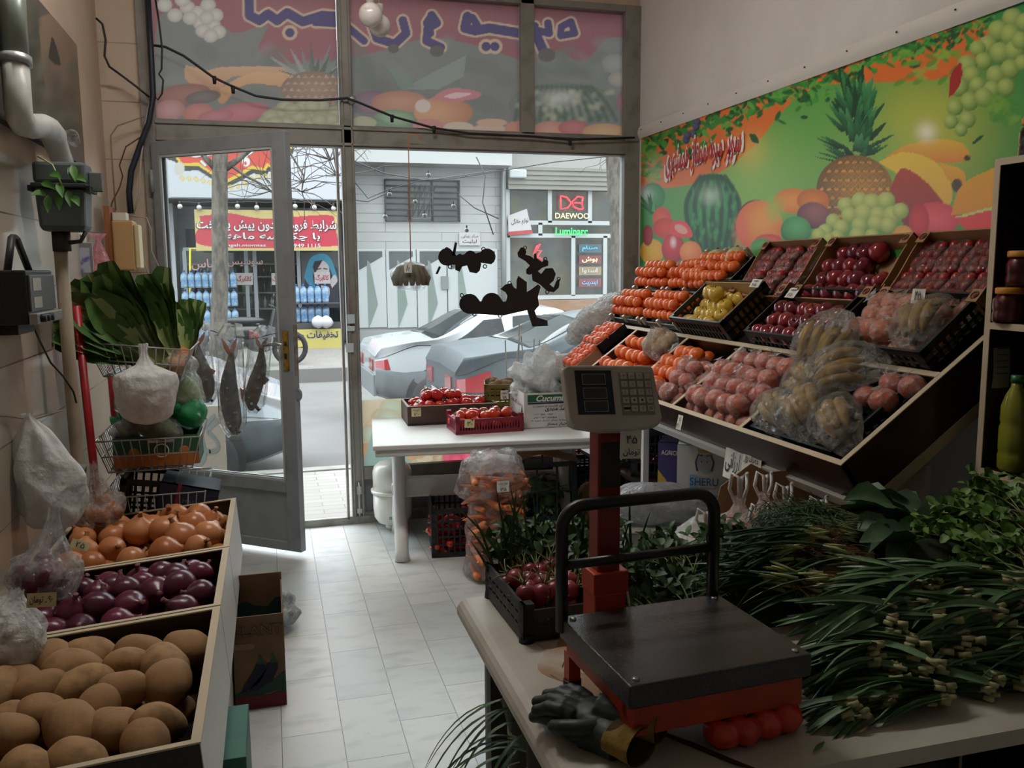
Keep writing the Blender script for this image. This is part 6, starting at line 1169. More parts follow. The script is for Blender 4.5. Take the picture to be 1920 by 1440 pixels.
for k in range(14):
    for s in (-1, 1): mb.tube([(.134*sin(pi*(.06+.88*i/14))*cos(k*.449+s*i*.16), .134*sin(pi*(.06+.88*i/14))*sin(k*.449+s*i*.16), .17-.176*cos(pi*(.06+.88*i/14))) for i in range(15)], .0018, 4)
mb.build('netting', CRB, t)
t = thing('plank', 'pale plank leaning behind the net sack', 'plank', (1.78, 4.85, .0), (R(-14), R(38), 0)); MB().bb(-.03, .03, -.008, .008, 0, .42).build('board', M('pale_wood', '9a8a72', .7), t)
t = thing('wood_frame', 'small brown wooden frame leaning on the panel under the window', 'frame', at(838, 915, y=5.24)); MB().bb(-.12, .12, -.01, .01, .06, .085).bb(-.12, -.095, -.01, .01, -.12, .06).bb(.095, .12, -.01, .01, -.12, .06).build('bars', M('wood_brown', '8a5c3a', .6), t)
# board letters hung in the window, seen from behind
SGN = M('black_board', '15161a', .45); yg = 5.262
def signpiece(label, polys, circ):
    t = thing('letter_board', label, 'sign'); c = at(*polys[0][0], y=yg); t.location = (c.x, yg, c.z)
    for q in polys:
        P = [at(*v, y=yg)-c for v in q]; ar = sum(P[i].x*P[(i+1) % len(P)].z-P[(i+1) % len(P)].x*P[i].z for i in range(len(P)))
        if ar > 0: P = P[::-1]
        MB().prism([(v.x, v.z) for v in P], -.004, .004, 'y').build('word', SGN, t)
    lp = MB()
    for x, y in circ: v = at(x, y, y=yg)-c; lp.tube([(v.x+.011*cos(a), 0, v.z+.011*sin(a)) for a in [i*pi/5 for i in range(10)]], .0035, 5, closed=True)
    lp.build('hanging_loop', SGN, t)
Q = lambda pts: [(640+x*.39583, 260+y*.39583) for x, y in pts]
def blob(cs, n=10):  # outline walking round circles: (x, y, r, a0, a1)
    o_ = []
    for x, y, r_, a0, a1 in cs: o_ += [(x+r_*cos(R(a0+(a1-a0)*i/(n-1))), y+r_*sin(R(a0+(a1-a0)*i/(n-1)))) for i in range(n)]
    return Q(o_)
signpiece('black letter board hung in the big window, the upper of two nearest the wrapped bunch', [
    blob([(500, 560, 42, 60, 290), (560, 560, 15, 200, 320), (610, 558, 28, 210, 330), (690, 560, 40, 215, 420), (652, 598, 12, 300, 330)])+Q([(655, 625), (640, 638), (608, 632), (596, 600), (572, 606), (560, 630), (540, 622), (540, 598)]),
    Q([(538, 490), (548, 494), (538, 555), (524, 553)]), Q([(462, 604), (472, 608), (456, 642), (446, 640)])], Q([(500, 524), (515, 606), (673, 523), (680, 605)]))
signpiece('black letter board hung in the big window, the large lower one', [
    blob([(606, 782, 48, 100, 330)])+Q([(655, 770), (664, 770)])+blob([(712, 778, 48, 200, 335)])+Q([(765, 772), (780, 770), (786, 745), (778, 728), (752, 712), (776, 690), (806, 684), (815, 704), (830, 712), (830, 668), (838, 650), (878, 680), (878, 725), (900, 712), (928, 690), (944, 700), (930, 750), (936, 790), (915, 815), (925, 845), (975, 862), (978, 886), (905, 890), (880, 812), (800, 830), (765, 838), (700, 834), (640, 830)])], Q([(571, 742), (630, 831), (752, 838), (797, 684)]))
signpiece('black letter board hung in the big window, the upper one next to the neon shop', [
    Q([(838, 560), (834, 540), (848, 516), (866, 516), (876, 535), (872, 550), (896, 556), (912, 570), (912, 545), (922, 542), (926, 568), (950, 584), (960, 570), (980, 580), (978, 602), (950, 612), (930, 628), (945, 640), (965, 615), (1000, 612), (1015, 640), (1005, 672), (985, 690), (1005, 705), (1018, 672), (1034, 662), (1030, 705), (1005, 728), (975, 722), (940, 690), (905, 672), (902, 640), (890, 645), (876, 640), (875, 618), (892, 600), (872, 580)])], Q([(870, 517), (966, 570), (1030, 664), (975, 726)]))
# ---------------------------------------------------------------- the sloping fruit rack along the white wall
SL = R(36.2); TRK = Matrix.Translation((1.60, 0, .985)) @ Matrix.Rotation(-SL, 4, 'Y'); Y0, Y1 = 2.14, 4.82
WENF = M('wenge_gloss', '402620', .34, noise=(4, '2c1a16', .4, .7), stretch=(1, 9, 1), coat=.08)
t = thing('fruit_rack', 'long sloping fruit rack of dark boards with pale edges along the white wall', 'rack')
def rb(nm, s0, s1, ya, yb, n0, n1, mt, bevel=0): return MB().bb(s0, s1, ya, yb, n0, n1, 0, TRK).build(nm, mt, t, bevel=bevel)
rb('base_board', 0, .885, Y0, Y1, -.15, -.135, WEN); rb('front_board', -.016, 0, Y0-.016, Y1, -.15, 0, WENF); rb('step_board', .40, .414, Y0, Y1, -.135, -.002, WEN); rb('upper_board', .414, .885, Y0, Y1, -.03, -.015, WEN)
rb('end_panel', -.016, .885, Y0-.016, Y0, -.15, 0, WENF); rb('end_panel', 0, .885, Y1, Y1+.016, -.15, 0, WENF)
DIV = [2.71, 3.25, 3.75, 4.35]
for y in DIV: rb('divider', 0, .40, y-.008, y+.008, -.135, -.002, WEN)
rb('edging', -.017, .002, Y0-.018, Y1+.018, 0, .003, EDGE); rb('edging', .396, .418, Y0, Y1, -.001, .004, EDGE); rb('edging', .002, .885, Y0-.018, Y0+.002, 0, .003, EDGE); rb('edging', .002, .885, Y1, Y1+.018, 0, .003, EDGE)
for y in DIV: rb('edging', .002, .396, y-.010, y+.010, -.001, .003, EDGE)
rb('lower_edging', -.02, .88, Y0-.02, Y0+.03, -.185, -.151, EDGE); rb('apron', -.03, .0, Y0-.02, Y1, -.19, -.151, WSIDE); rb('underside', 0, .86, Y0+.03, Y1, -.17, -.151, WSIDE)
for x, y, z in ((1.69, 3.72, .90), (1.69, 4.74, .90), (2.28, 3.72, 1.30), (2.28, 4.74, 1.30), (2.28, 2.25, 1.30)): MB().bb(x-.014, x+.014, y-.014, y+.014, 0, z).build('leg', WSIDE, t)
MB().bb(1.90, 1.92, 2.14, 2.36, 0, .95).build('leg_panel', WSIDE, t)
MB().bb(1.71, 2.31, 2.75, 4.8, .49, .51).bb(1.93, 2.31, 2.10, 2.75, .49, .51).build('lower_shelf', WEN, t)
for y in (2.3, 3.4, 4.3): MB().bb(1.95, 2.30, y-.012, y+.012, 0, .49).build('shelf_support', WEN, t)

ORA = M('orange_peel', 'e0642a', .38, noise=(90, 'd4561e', .4, .6), rnd='ea7a34', bump=(160, .35, .002)); TANG = M('tangerine_peel', 'e05c30', .35, rnd='e8744a', bump=(150, .3, .002)); NAV = M('orange_navel', '6a6a34', .8)
def citrus(name, mt, r, seed):
    o = thing(name, '', 'orange'); MB().ball((0, 0, 0), (r, r, r*.94), 24, 14).build('peel', mt, o); MB().lathe([(.001, r*.925), (.005, r*.94), (.004, r*.955), (.001, r*.957)], 8).build('stem_scar', NAV, o); return Proto(o)
OP = [citrus('orange', ORA, .036, 1)]; TP = [citrus('tangerine', TANG, .03, 2)]
def wrapped(name, mt, r, seed, cat='orange'):
    o = thing(name, '', cat); MB().ball((0, 0, 0), (r, r*.97, r*.9), 20, 12).build('fruit', mt, o); MB().ball((0, 0, 0), (r*1.06, r*1.05, r*1.0), 30, 18).warp(lambda v: v*(1+wob(v, 90, .05, seed))).build('film', WRAPM, o)
    MB().grid(lambda u, v: (r*(.12+.5*v)*cos(6.283*u)*(1+.3*sin(6.283*5*u)), r*(.12+.5*v)*sin(6.283*u)*(1+.3*cos(6.283*4*u)), r*(.98+.42*v-.25*v*v)), 24, 5, wrap=True).build('twist', WRAPM, o); return Proto(o)
WRAPM = FILM('fruit_film', 'F8EEEA', .66, .14, 40, .35, .8, .35)
WO = [wrapped('wrapped_orange', TANG, .043, s) for s in (1, 2)]
def rows(protos, T, s0, s1, ya, yb, ns, ny, n, sc, lab, group, seed=0, stag=True, step=0.0, jit=.08, tilt=.6):
    rg = random.Random(seed)
    for i in range(ns):
        for j in range(ny):
            y = yb-(yb-ya)*((j+.5+(.25 if stag and i % 2 else -.25 if stag else 0)+rg.uniform(-jit, jit))/ny); s = s0+(s1-s0)*(i+.5+rg.uniform(-jit, jit))/ns
            protos[rg.randrange(len(protos))].put(T @ Vector((s, y, n+step*(i % 2)+rg.uniform(-.004, .004))), (rg.uniform(-tilt, tilt), rg.uniform(-tilt, tilt)-.5, rg.uniform(0, 6.28)), sc*rg.uniform(.93, 1.06), lab(i+1, j+1), group)
LB = lambda what: (lambda i, j: '%s, %s row up, %s from the window' % (what, ORD[i], ORD[j]))
# lower compartments
rows(WO, TRK, .02, .39, 2.74, 3.22, 5, 6, -.06, 1.0, LB('wrapped orange low down beside the bananas'), 'wrapped oranges beside the bananas', 1); rows(WO, TRK, .04, .36, 2.77, 3.2, 4, 5, .005, 1.0, LB('wrapped orange heaped beside the bananas'), 'wrapped oranges beside the bananas', 2)
rows(WO, TRK, .02, .30, 3.28, 3.50, 4, 3, -.05, .95, LB('wrapped orange by the loose oranges'), 'wrapped oranges next to the loose oranges', 3); rows(WO, TRK, .02, .25, 3.30, 3.50, 3, 2, .01, .92, LB('wrapped orange on top by the loose oranges'), 'wrapped oranges next to the loose oranges', 4)
rows(OP, TRK, .02, .38, 3.50, 3.72, 5, 3, -.07, 1.1, LB('loose orange low in the middle compartment'), 'loose oranges of the middle compartment', 5); rows(OP, TRK, .05, .34, 3.50, 3.72, 4, 3, -.005, 1.1, LB('loose orange on top in the middle compartment'), 'loose oranges of the middle compartment', 6)
rows(OP, TRK, .02, .38, 3.80, 4.32, 5, 7, -.07, 1.0, LB('orange low in the compartment with the pale bag'), 'oranges beside the pale bag', 7); rows(OP, TRK, .08, .36, 3.92, 4.30, 3, 5, -.005, 1.0, LB('orange on top beside the pale bag'), 'oranges beside the pale bag', 8)
filmbag('clear bag of pale fruit lying by the mid rail among the oranges', TRK @ Vector((.30, 3.86, .03)), (.09, .09, .06), CLEAR, inner_balls(M('pale_fruit', 'c8a878', .5), 8, .035, (.09, .09, .06), 4), (0, -SL, .5), 2, .05)
rows(TP, TRK, .02, .30, 4.40, 4.78, 5, 6, -.07, 1.0, LB('tangerine low in the compartment nearest the window'), 'tangerines nearest the window', 9)
CRT = M('crate_card', 'a4886a', .8)
for q, (s_, y_, n_) in enumerate([(.02, 4.64, .0), (.20, 4.62, .02)]):
    T = TRK @ Matrix.Translation((s_, y_, n_)); t2 = thing('tangerine_crate', ['small card crate of tangerines at the window end, the one by the lip', 'small black crate of tangerines at the window end, higher up the slope'][q], 'crate', T.translation, (0, -SL, 0)); mb = MB(); mb.bb(0, .20, -.13, .13, -.05, -.043)
    for b_ in ((0, .006, -.13, .13), (.194, .20, -.13, .13), (0, .2, -.13, -.124), (0, .2, .124, .13)): mb.bb(*b_, -.05, .012)
    mb.build('crate_body', CRT if q == 0 else CRB, t2); rows(TP, T, .01, .19, -.115, .115, 4, 4, .006, 1.0, LB('tangerine in the %s crate at the window end' % ('card', 'black')[q]), 'tangerines in small crates', 10+q, True, 0, .05)
# bananas
BAN = M('banana_skin', 'b08c3c', .5, noise=(14, '8c6c2c', .35, .6)); BTIP = M('banana_tip', '3c2e1c', .8)
def banana_bunch(label, T, rz, n, seed, sc=1.0, filmed=True, rx=0, ry=0):
    rg = random.Random(seed); t = thing('banana_bunch', label, 'bananas'); t.matrix_world = T @ Matrix.Rotation(rz, 4, 'Z') @ Matrix.Rotation(rx, 4, 'X') @ Matrix.Rotation(ry, 4, 'Y'); P = []
    for k in range(n):
        a = (k-(n-1)/2)*.30; mb = MB(); path = []
        for i in range(11): th = -.85+1.7*i/10; path.append(Vector((.105*sin(th)*1.0, .0, .085*(1-cos(th))*-1+.02)))
        R_ = Matrix.Translation((0, (k-(n-1)/2)*.026*sc, .012*sin(k*2.1))) @ Matrix.Rotation(a*.3, 4, 'Z') @ Matrix.Scale(sc, 4)
        mb.tube([R_ @ p for p in path], [q*sc*1.15 for q in (.005, .008, .014, .0175, .019, .0195, .019, .0175, .014, .009, .004)], 7).build('banana', BAN, t)
        MB().ball(R_ @ path[-1], .0055*sc, 8, 6).build('tip', BTIP, t); P.append(R_ @ path[0])
    MB().tube([sum(P, Vector())/n+Vector((.01*sc, 0, .004)), sum(P, Vector())/n+Vector((-.03*sc, 0, -.012))], [.016*sc, .011*sc], 8).build('stalk', BTIP, t)
    if filmed: MB().ball((0, 0, -.008*sc), (.145*sc, (.03+.016*n)*sc, .044*sc), 36, 18).warp(lambda v: Vector((v.x, v.y, v.z-2.6*v.x*v.x/sc+.02))*(1+wob(v, 60, .07, seed))).build('film', CLEARB, t)
CLEARB = FILM('banana_film', 'F2EEE4', .86, .1, 30, .4, .9)
T0 = TRK @ Matrix.Translation((.0, 0, 0))
t = thing('banana_crate', 'black plastic crate holding the wrapped bananas at the near end of the rack', 'crate', TRK @ Vector((.185, 2.435, -.085)), (0, -SL, 0)); lattice(MB(), .34, .46, .09, .026, 2, 7, .009, 0).build('crate_body', M('blue_black_plastic', '1c2a32', .45), t)
PK = lambda s, y, n: TRK @ Matrix.Translation((s, y, n))
banana_bunch('wrapped banana bunch standing at the back of its crate by the price tag', PK(.37, 2.60, .08), R(10), 5, 1, 1.1, True, R(20), R(-40)); banana_bunch('wrapped banana bunch lying at the window side of the crate', PK(.25, 2.62, .03), R(75), 4, 2, 1.0, True, R(-20)); banana_bunch('wrapped banana bunch at the lip end of the crate nearest the wrapped oranges', PK(.10, 2.60, .03), R(65), 3, 3, 1.05)
banana_bunch('wrapped banana bunch lying in the middle of the crate', PK(.13, 2.46, .05), R(60), 4, 4, 1.15); banana_bunch('wrapped banana bunch lying at the near side of the crate', PK(.12, 2.28, .04), R(60), 3, 5, 1.1); banana_bunch('thickly wrapped banana bunch on top of the others at the upper middle', PK(.28, 2.42, .08), R(-50), 4, 6, 1.05, True, R(30))
rows(WO, TRK, .22, .38, 2.17, 2.33, 2, 2, -.0, .95, LB('bagged orange in the corner behind the bananas'), 'bagged oranges behind the bananas', 13)
# middle crates
CR2 = R(40)
def ucrate(label, y_, w_, mt, hgt=.10, L=.28):
    T = Matrix.Translation((1.957, y_, 1.215)) @ Matrix.Rotation(-CR2, 4, 'Y'); t = thing('fruit_crate', label, 'crate', T.translation, (0, -CR2, 0)); mb = MB(); lattice(mb, L, w_, hgt, .026, 2, 6, .009); mb.warp(lambda v: v+Vector((L/2, 0, 0))); mb.build('crate_body', mt, t); return T, t
BAG_O = M('bagged_orange', 'd8682e', .45, rnd='e07c3c')
T, _ = ucrate('black crate of bagged oranges beside the dark cabinet', 2.435, .50, CRB); WB = [wrapped('bagged_orange', BAG_O, .045, s) for s in (7, 8)]
rows(WB, T, .02, .27, -.21, .16, 4, 5, .03, 1.0, LB('bagged orange in the crate beside the cabinet'), 'bagged oranges beside the cabinet', 14); rows(WB, T, .05, .25, -.05, .16, 3, 3, .085, 1.05, LB('bagged orange heaped in the crate beside the cabinet'), 'bagged oranges beside the cabinet', 15)
banana_bunch('wrapped bananas with a white tag lying over the bagged oranges', T @ Matrix.Translation((.14, -.13, .11)), R(25), 4, 8, 1.0)
t = price_tag('white price tag on the wrapped bananas over the bagged oranges', T @ Vector((.18, -.12, .165)), (R(70), 0, R(-60)), .04, .05, ['۴۵'])
APD = M('apple_dark', '5e1626', .16, noise=(7, '7a2030', .4, .7), rnd='6e1c2c', coat=.3); APR = M('apple_red', '7e1c26', .18, noise=(7, '922c30', .4, .7), rnd='8e2430', coat=.3); APY = M('apple_yellow', 'c8a43e', .25, noise=(8, 'b89a48', .4, .7), rnd='d0b04a', coat=.2); STEM = M('apple_stem', '4a3420', .9)
def apple(name, mt, seed, r=.037):
    o = thing(name, '', 'apple'); pr = [(.003, -.80), (.35, -.86), (.72, -.62), (.96, -.1), (1.0, .2), (.88, .62), (.58, .88), (.28, .86), (.08, .70), (.01, .66)]; MB().lathe([(a*r, b_*r) for a, b_ in pr], 24).build('body', mt, o); MB().tube([(0, 0, r*.66), (.002, .001, r*.9), (.006, .002, r*1.12)], [.0022, .0018, .002], 5).build('stem', STEM, o); return Proto(o)
T, _ = ucrate('black crate of dark red apples in the middle row', 2.965, .49, CRB); AD = [apple('dark_apple', APD, 1), apple('dark_apple', APR, 2)]
rows(AD, T, .0, .21, -.23, .22, 3, 6, .062, 1.06, LB('dark red apple in the black crate'), 'dark apples in the black crate', 16, True, 0, .06, .5)
price_tag('white price tag on the rail between the bananas and the dark apples', TRK @ Vector((.40, 2.70, .05)), axes_rot((.3, -1, .1), (.3, 0, 1)), .05, .06, ['موز', '۷۰'])
T, _ = ucrate('black crate of yellow apples lined with cardboard', 3.62, .50, CRB, .13); AY = [apple('yellow_apple', APY, 3)]
MB().bb(.02, .26, -.235, .235, .03, .034).bb(.25, .255, -.235, .235, .03, .14).bb(.02, .26, -.24, -.235, .03, .13).build('card_lining', M('card_tan', 'b08e5a', .8), _); rows(AY, T, .02, .26, -.05, .22, 4, 4, .06, 1.0, LB('yellow apple in the lined crate'), 'yellow apples', 17, True, 0, .1, .5); rows(AY, T, .14, .24, .0, .14, 1, 2, .125, 1.0, LB('yellow apple on top in the lined crate'), 'yellow apples', 18)
price_tag('white price tag on the corner of the yellow apple crate', T @ Vector((.24, -.25, .15)), (R(50), 0, R(-70)), .05, .045, ['سیب', '۴۵'])
# the stepped orange heap
TH = Matrix.Translation((1.955, 0, 1.255)) @ Matrix.Rotation(R(-40), 4, 'Y'); STEELC = M('clip_steel', 'b4b0a4', .35, metal=.5)
for q, (ya, yb) in enumerate([(3.90, 4.33), (4.35, 4.78)]):
    for r_ in range(2):
        T = TH @ Matrix.Translation((.215*r_, 0, .0+.03*r_)); t = thing('orange_crate', 'flat grey crate under the stepped oranges, %s row, %s' % (('lip', 'wall')[r_], ('beside the yellow apples', 'at the window end')[q]), 'crate', T @ Vector((.10, (ya+yb)/2, -.012)), (0, R(-40), 0)); lattice(MB(), .205, yb-ya, .03, .02, 2, 4, .006).build('crate_body', M('grey_plastic', '7c7a72', .5), t)
        for y in (ya+.02, yb-.02, (ya+yb)/2): MB().box((-.10, y-(ya+yb)/2, .03), (.02, .022, .05)).build('corner_clip', STEELC, t, bevel=.004)
        rows(OP, T, .012, .20, ya+.015, yb-.015, 3, 7, .04, .83, LB('lower orange, stepped heap, %s crate %s' % (('lip', 'wall')[r_], ('by the apples', 'by the window')[q])), 'oranges of the stepped heap', 30+q*2+r_, True, 0, .03, .4)
        rows(OP, T, .045, .165, ya+.045, yb-.045, 2, 6, .088, .83, LB('upper orange, stepped heap, %s crate %s' % (('lip', 'wall')[r_], ('by the apples', 'by the window')[q])), 'oranges of the stepped heap', 40+q*2+r_, True, 0, .03, .4)
t = thing('white_net', 'heap of fruit under whitish wrinkled film at the window end of the rack', 'wrapped heap', (1.86, 4.99, 1.19), (0, R(-34), 0)); MB().ball((.1, 0, 0), (.24, .15, .10), 50, 26).warp(lambda v: v*(1+wob(v, 60, .1)+wob(v, 120, .05, 2))).build('film', FILM('heap_film', 'F2F2F0', .2, .2, 40, .3, .8, .4), t); MB().ball((.1, 0, -.01), (.2, .12, .075), 24, 14).build('contents', M('pale_fruit2', 'a89a88', .7), t)
# top cartons
CRTN = M('tan_carton', 'a27c58', .75, noise=(6, '94704c', .4, .7)); RING = M('print_ring', '6a2c28', .8); STB = M('strawberry', '8e1a1e', .3, noise=(60, 'a82c28', .4, .6), coat=.3, bump=(120, .4, .002)); PACKF = FILM('pack_film', 'F0E4E0', .92, .06, 26, .5, .9)
TOPS = R(49)
def topcarton(label, yc, w_):
    T = Matrix.Translation((2.075, yc, 1.44)) @ Matrix.Rotation(-TOPS, 4, 'Y'); t = thing('fruit_carton', label, 'carton', T.translation, (0, -TOPS, 0)); L, D_ = .30, .095; mb = MB(); mb.bb(0, L, -w_/2, w_/2, -D_, -D_+.006); mb.bb(0, .006, -w_/2, w_/2, -D_, -.02); mb.bb(L-.006, L, -w_/2, w_/2, -D_, .012)
    for s in (-1, 1):
        pts = [(0, -D_), (L, -D_), (L, .012), (L-.03, .012)]+[(L-.03-(L-.10)*k/12, .012-.022*(1-cos(pi*k/12))/2-.006) for k in range(13)]+[(.06, .008), (0, .004)]
        y_ = s*w_/2; mb.prism(pts, y_-.005*(s > 0), y_+.005*(s < 0), 'y'); mb.bb(0, .05, y_-.045*(s > 0), y_+.045*(s < 0), .002, .006); mb.bb(L-.05, L, y_-.04*(s > 0), y_+.04*(s < 0), .010, .014)
    mb.build('carton_body', CRTN, t)
    for s in (-1, 1):
        for x in (.025, L-.025): MB().tube([(x+.013*cos(a), s*(w_/2-.022)+.013*sin(a), .0075 if x < .1 else .0155) for a in [i*pi/8 for i in range(16)]], .0022, 4, closed=True).ball((x, s*(w_/2-.022), .0065 if x < .1 else .0145), (.008, .008, .002), 10, 6).build('printed_ring', RING, t)
    return T
o = thing('strawberry_pack', '', 'strawberries'); mb = MB(); rg = random.Random(3)
for i in range(4):
    for j in range(3): mb.ball((-.05+.033*i+rg.uniform(-.004, .004), -.033+.033*j+rg.uniform(-.004, .004), .022+rg.uniform(-.004, .006)), (.021, .018, .019), 12, 8)
mb.build('berries', STB, o)['kind'] = 'stuff'; MB().ball((0, 0, .022), (.073, .056, .028), 36, 18).warp(lambda v: Vector((max(-.069, min(.069, v.x*1.2)), max(-.053, min(.053, v.y*1.2)), max(.0, v.z)))*(1+wob(v, 90, .04))).build('film', PACKF, o); MB().bb(-.069, .069, -.052, .052, 0, .004).build('tray', M('pack_tray', '6a1c20', .5), o); SP_ = Proto(o)
for q, (yc, w_, n, lab) in enumerate([(2.395, .46, 4, 'tan carton of strawberry packs beside the cabinet'), (3.43, .44, 3, 'tan carton of strawberry packs next to the top oranges')]):
    T = topcarton(lab, yc, w_)
    for i in range(2):
        for j in range(n): SP_.put(T @ Vector((.075+.142*i, w_/2-.055-(w_-.11)*j/(n-1), -.062)), (0, -TOPS, (i+j) % 2*.06), 1.0 if n == 4 else 1.12, 'strawberry pack in the carton %s, %s row, %s from the window' % (('by the cabinet', 'by the oranges')[q], ('lower', 'upper')[i], ORD[j+1]), 'strawberry packs')
    for i in range(2): price_tag('small white tag on a strawberry pack in the carton %s, %s row' % (('by the cabinet', 'by the oranges')[q], ('lower', 'upper')[i]), T @ Vector((.08+.13*i, -.05, -.022)), (0, -TOPS, R(-90)), .032, .024, ['۸۰'])
T = topcarton('tan carton of red apples between the two strawberry cartons', 2.91, .48); AR = [apple('red_apple', APR, 5), apple('red_apple', APD, 6)]
rows(AR, T, .01, .29, -.06, .215, 4, 4, -.045, 1.05, LB('red apple in the tan carton'), 'red apples in the carton', 50, True, 0, .06, .5); rows(AR, T, .02, .14, -.20, -.06, 2, 2, -.045, 1.05, LB('red apple, cabinet side of the tan carton'), 'red apples in the carton', 51)
price_tag('white price tag at the lower corner of the red apple carton', T @ Vector((.0, .215, .012)), (R(45), 0, R(-75)), .05, .055, ['سیب', '۲۵'])
TT = Matrix.Translation((2.10, 0, 1.46)) @ Matrix.Rotation(R(-42), 4, 'Y'); t = thing('orange_crate', 'grey crate of oranges at the top of the rack next to the strawberry carton', 'crate', TT @ Vector((.10, 3.92, -.012)), (0, R(-42), 0)); lattice(MB(), .205, .42, .03, .02, 2, 4, .006).build('crate_body', M('grey_plastic', '7c7a72', .5), t)
for y in (-.19, 0, .19): MB().box((.10, y, .04), (.02, .025, .09)).build('corner_clip', STEELC, t, bevel=.004)
rows(OP, TT, .0, .20, 3.72, 4.12, 3, 6, .04, .90, LB('orange in the topmost grey crate'), 'oranges of the topmost crate', 52, True, 0, .03, .4)
for q, (px, py, r_) in enumerate([(1345, 486, .075), (1382, 481, .07)]):
    t = thing('melon', ['pale melon at the top of the rack, nearer the window', 'pale melon at the top of the rack, half hidden behind the oranges'][q], 'melon', at(px, py+8, x=2.24)); MB().ball((0, 0, 0), (r_*.9, r_*1.1, r_), 24, 16).build('rind', M('melon_rind', 'a8a078', .6, noise=(40, 'c4bc98', .4, .65)), t); MB().ball((0, 0, r_), (.008, .008, .006), 8, 6).build('stem_scar', STEM, t)
# tags and papers on the rack's lip
def paper(label, px, py, w_, h_, lines, x=1.66): return price_tag(label, at(px, py, x=x), axes_rot((0, -1, 0), (.12, 0, 1)), w_, h_, lines, None, 'paper_notice')
price_tag('narrow white price tag on the lip under the wrapped oranges', at(1274, 792, x=1.575), axes_rot((0, -1, 0), (.2, 0, 1)), .04, .06, ['۶۵', '۴۰']); paper('white paper with one handwritten word hanging under the rack', 1375, 868, .13, .13, ['ارزانی']); paper('white paper with two handwritten lines hanging under the rack', 1408, 878, .12, .13, ['مصرف روز', '۵۰ تومان'])
# ---------------------------------------------------------------- boxes and bags under the rack
def box_at(name, label, px, py, y, z, w_, d_, h_, rz, mt): 
    p = at(px, py, y=y); t = thing(name, label, 'box', (p.x, p.y, z), (0, 0, rz)); carton(MB(), w_, d_, h_, .004, closed=True).build('carton_body', mt, t); return t
t = box_at('white_box', 'white printed box with a lion head emblem under the rack', 1320, 890, 3.36, .511, .23, .20, .29, R(-28), M('box_white', 'ccd0d4', .6)); BLU = M('print_blue', '3a6a94', .7); y_ = -.102
for pts in ([(-.03, .19), (-.035, .23), (-.02, .25), (.02, .25), (.035, .23), (.03, .19), (.0, .165)],): MB().prism(pts, y_-.001, y_, 'y').build('emblem_head', M('emblem_pale', 'aab0b8', .7), t)
for s_ in (-1, 1): MB().tube([(s_*.03, y_, .178), (s_*.038, y_, .215), (s_*.026, y_, .248), (s_*.008, y_, .243)], .004, 5).ball((s_*.012, y_, .218), (.004, .002, .004), 8, 6).build('emblem_mane', M('emblem_dark', '5a6470', .7), t)
MB().prism([(-.025, .255), (-.03, .276), (-.012, .266), (0, .282), (.012, .266), (.03, .276), (.025, .255)], y_-.001, y_, 'y').build('emblem_crown', M('emblem_gold', 'b89a50', .6), t)
letters('lettering', 'SHERU', BLU, t, (0, y_-.001, .130), FRONT, w=.12, h=.035, bold=.02); letters('lettering', 'international', BLU, t, (0, y_-.001, .104), FRONT, w=.10, h=.012); MB().bb(-.06, -.03, y_-.0008, y_, .10, .16).build('blue_wash', M('blue_wash', '8ab0d0', .7), t)
t = box_at('purple_box', 'purple printed box beside the white lion box under the rack', 1276, 880, 3.62, .511, .18, .2, .25, R(-35), M('box_purple', '3c3468', .6)); letters('lettering', 'AGRICULTURE', TAGW, t, (0, -.102, .2), FRONT, w=.15, h=.022, bold=.01); MB().prism([(-.09, .0), (-.09, .12), (-.05, .07), (-.02, .0)], -.1015, -.1005, 'y').build('yellow_print', M('print_yellow', 'b89438', .7), t); MB().prism([(-.03, .0), (-.02, .06), (.0, .03), (.01, .10), (.03, .06), (.06, .08), (.07, .0)], -.102, -.101, 'y').build('leaf_print', M('print_leaf', '4a6a40', .7), t)
t = box_at('eggplant_box', 'brown eggplant carton under the near end of the rack', 1492, 930, 2.86, .511, .27, .24, .36, R(-40), M('box_brown', '7a5c44', .8)); letters('lettering', 'EGGPLANT', INK, t, (-.02, -.132, .20), FRONT, w=.13, h=.022, bold=.01)
for dx in (0, .03, .06): MB().prism([(.02+dx, .0), (.015+dx, .08), (.03+dx, .14), (.04+dx, .08), (.045+dx, .0)], -.1315, -.1305, 'y').build('print_eggplant', EG, t)
for q, (px, y, z, rz) in enumerate([(1190, 4.25, .511, -20), (1228, 4.02, .511, -25)]):
    p = at(px, 850, y=y); t = thing('black_crate', ['black crate under the rack, further towards the window, half hidden by the scale column', 'black crate of dark red fruit under the rack beside the purple box'][q], 'crate', (max(p.x, 1.82), y, z), (0, 0, R(rz))); lattice(MB(), .24, .28, .24, .026, 4, 6, .008).build('crate_body', CRB, t)
    heap([apple('small_red_apple', APR, 60+q, .03)], Matrix.Translation(t.location), -.08, .08, -.1, .1, 3, 4, lambda u, v: .06, 1, lambda i, j: 'small red apple in the black crate %s, %s row, %s along' % (('behind the scale column', 'beside the purple box')[q], ORD[j], ORD[i]), 'small red apples under the rack', .5, 61+q)
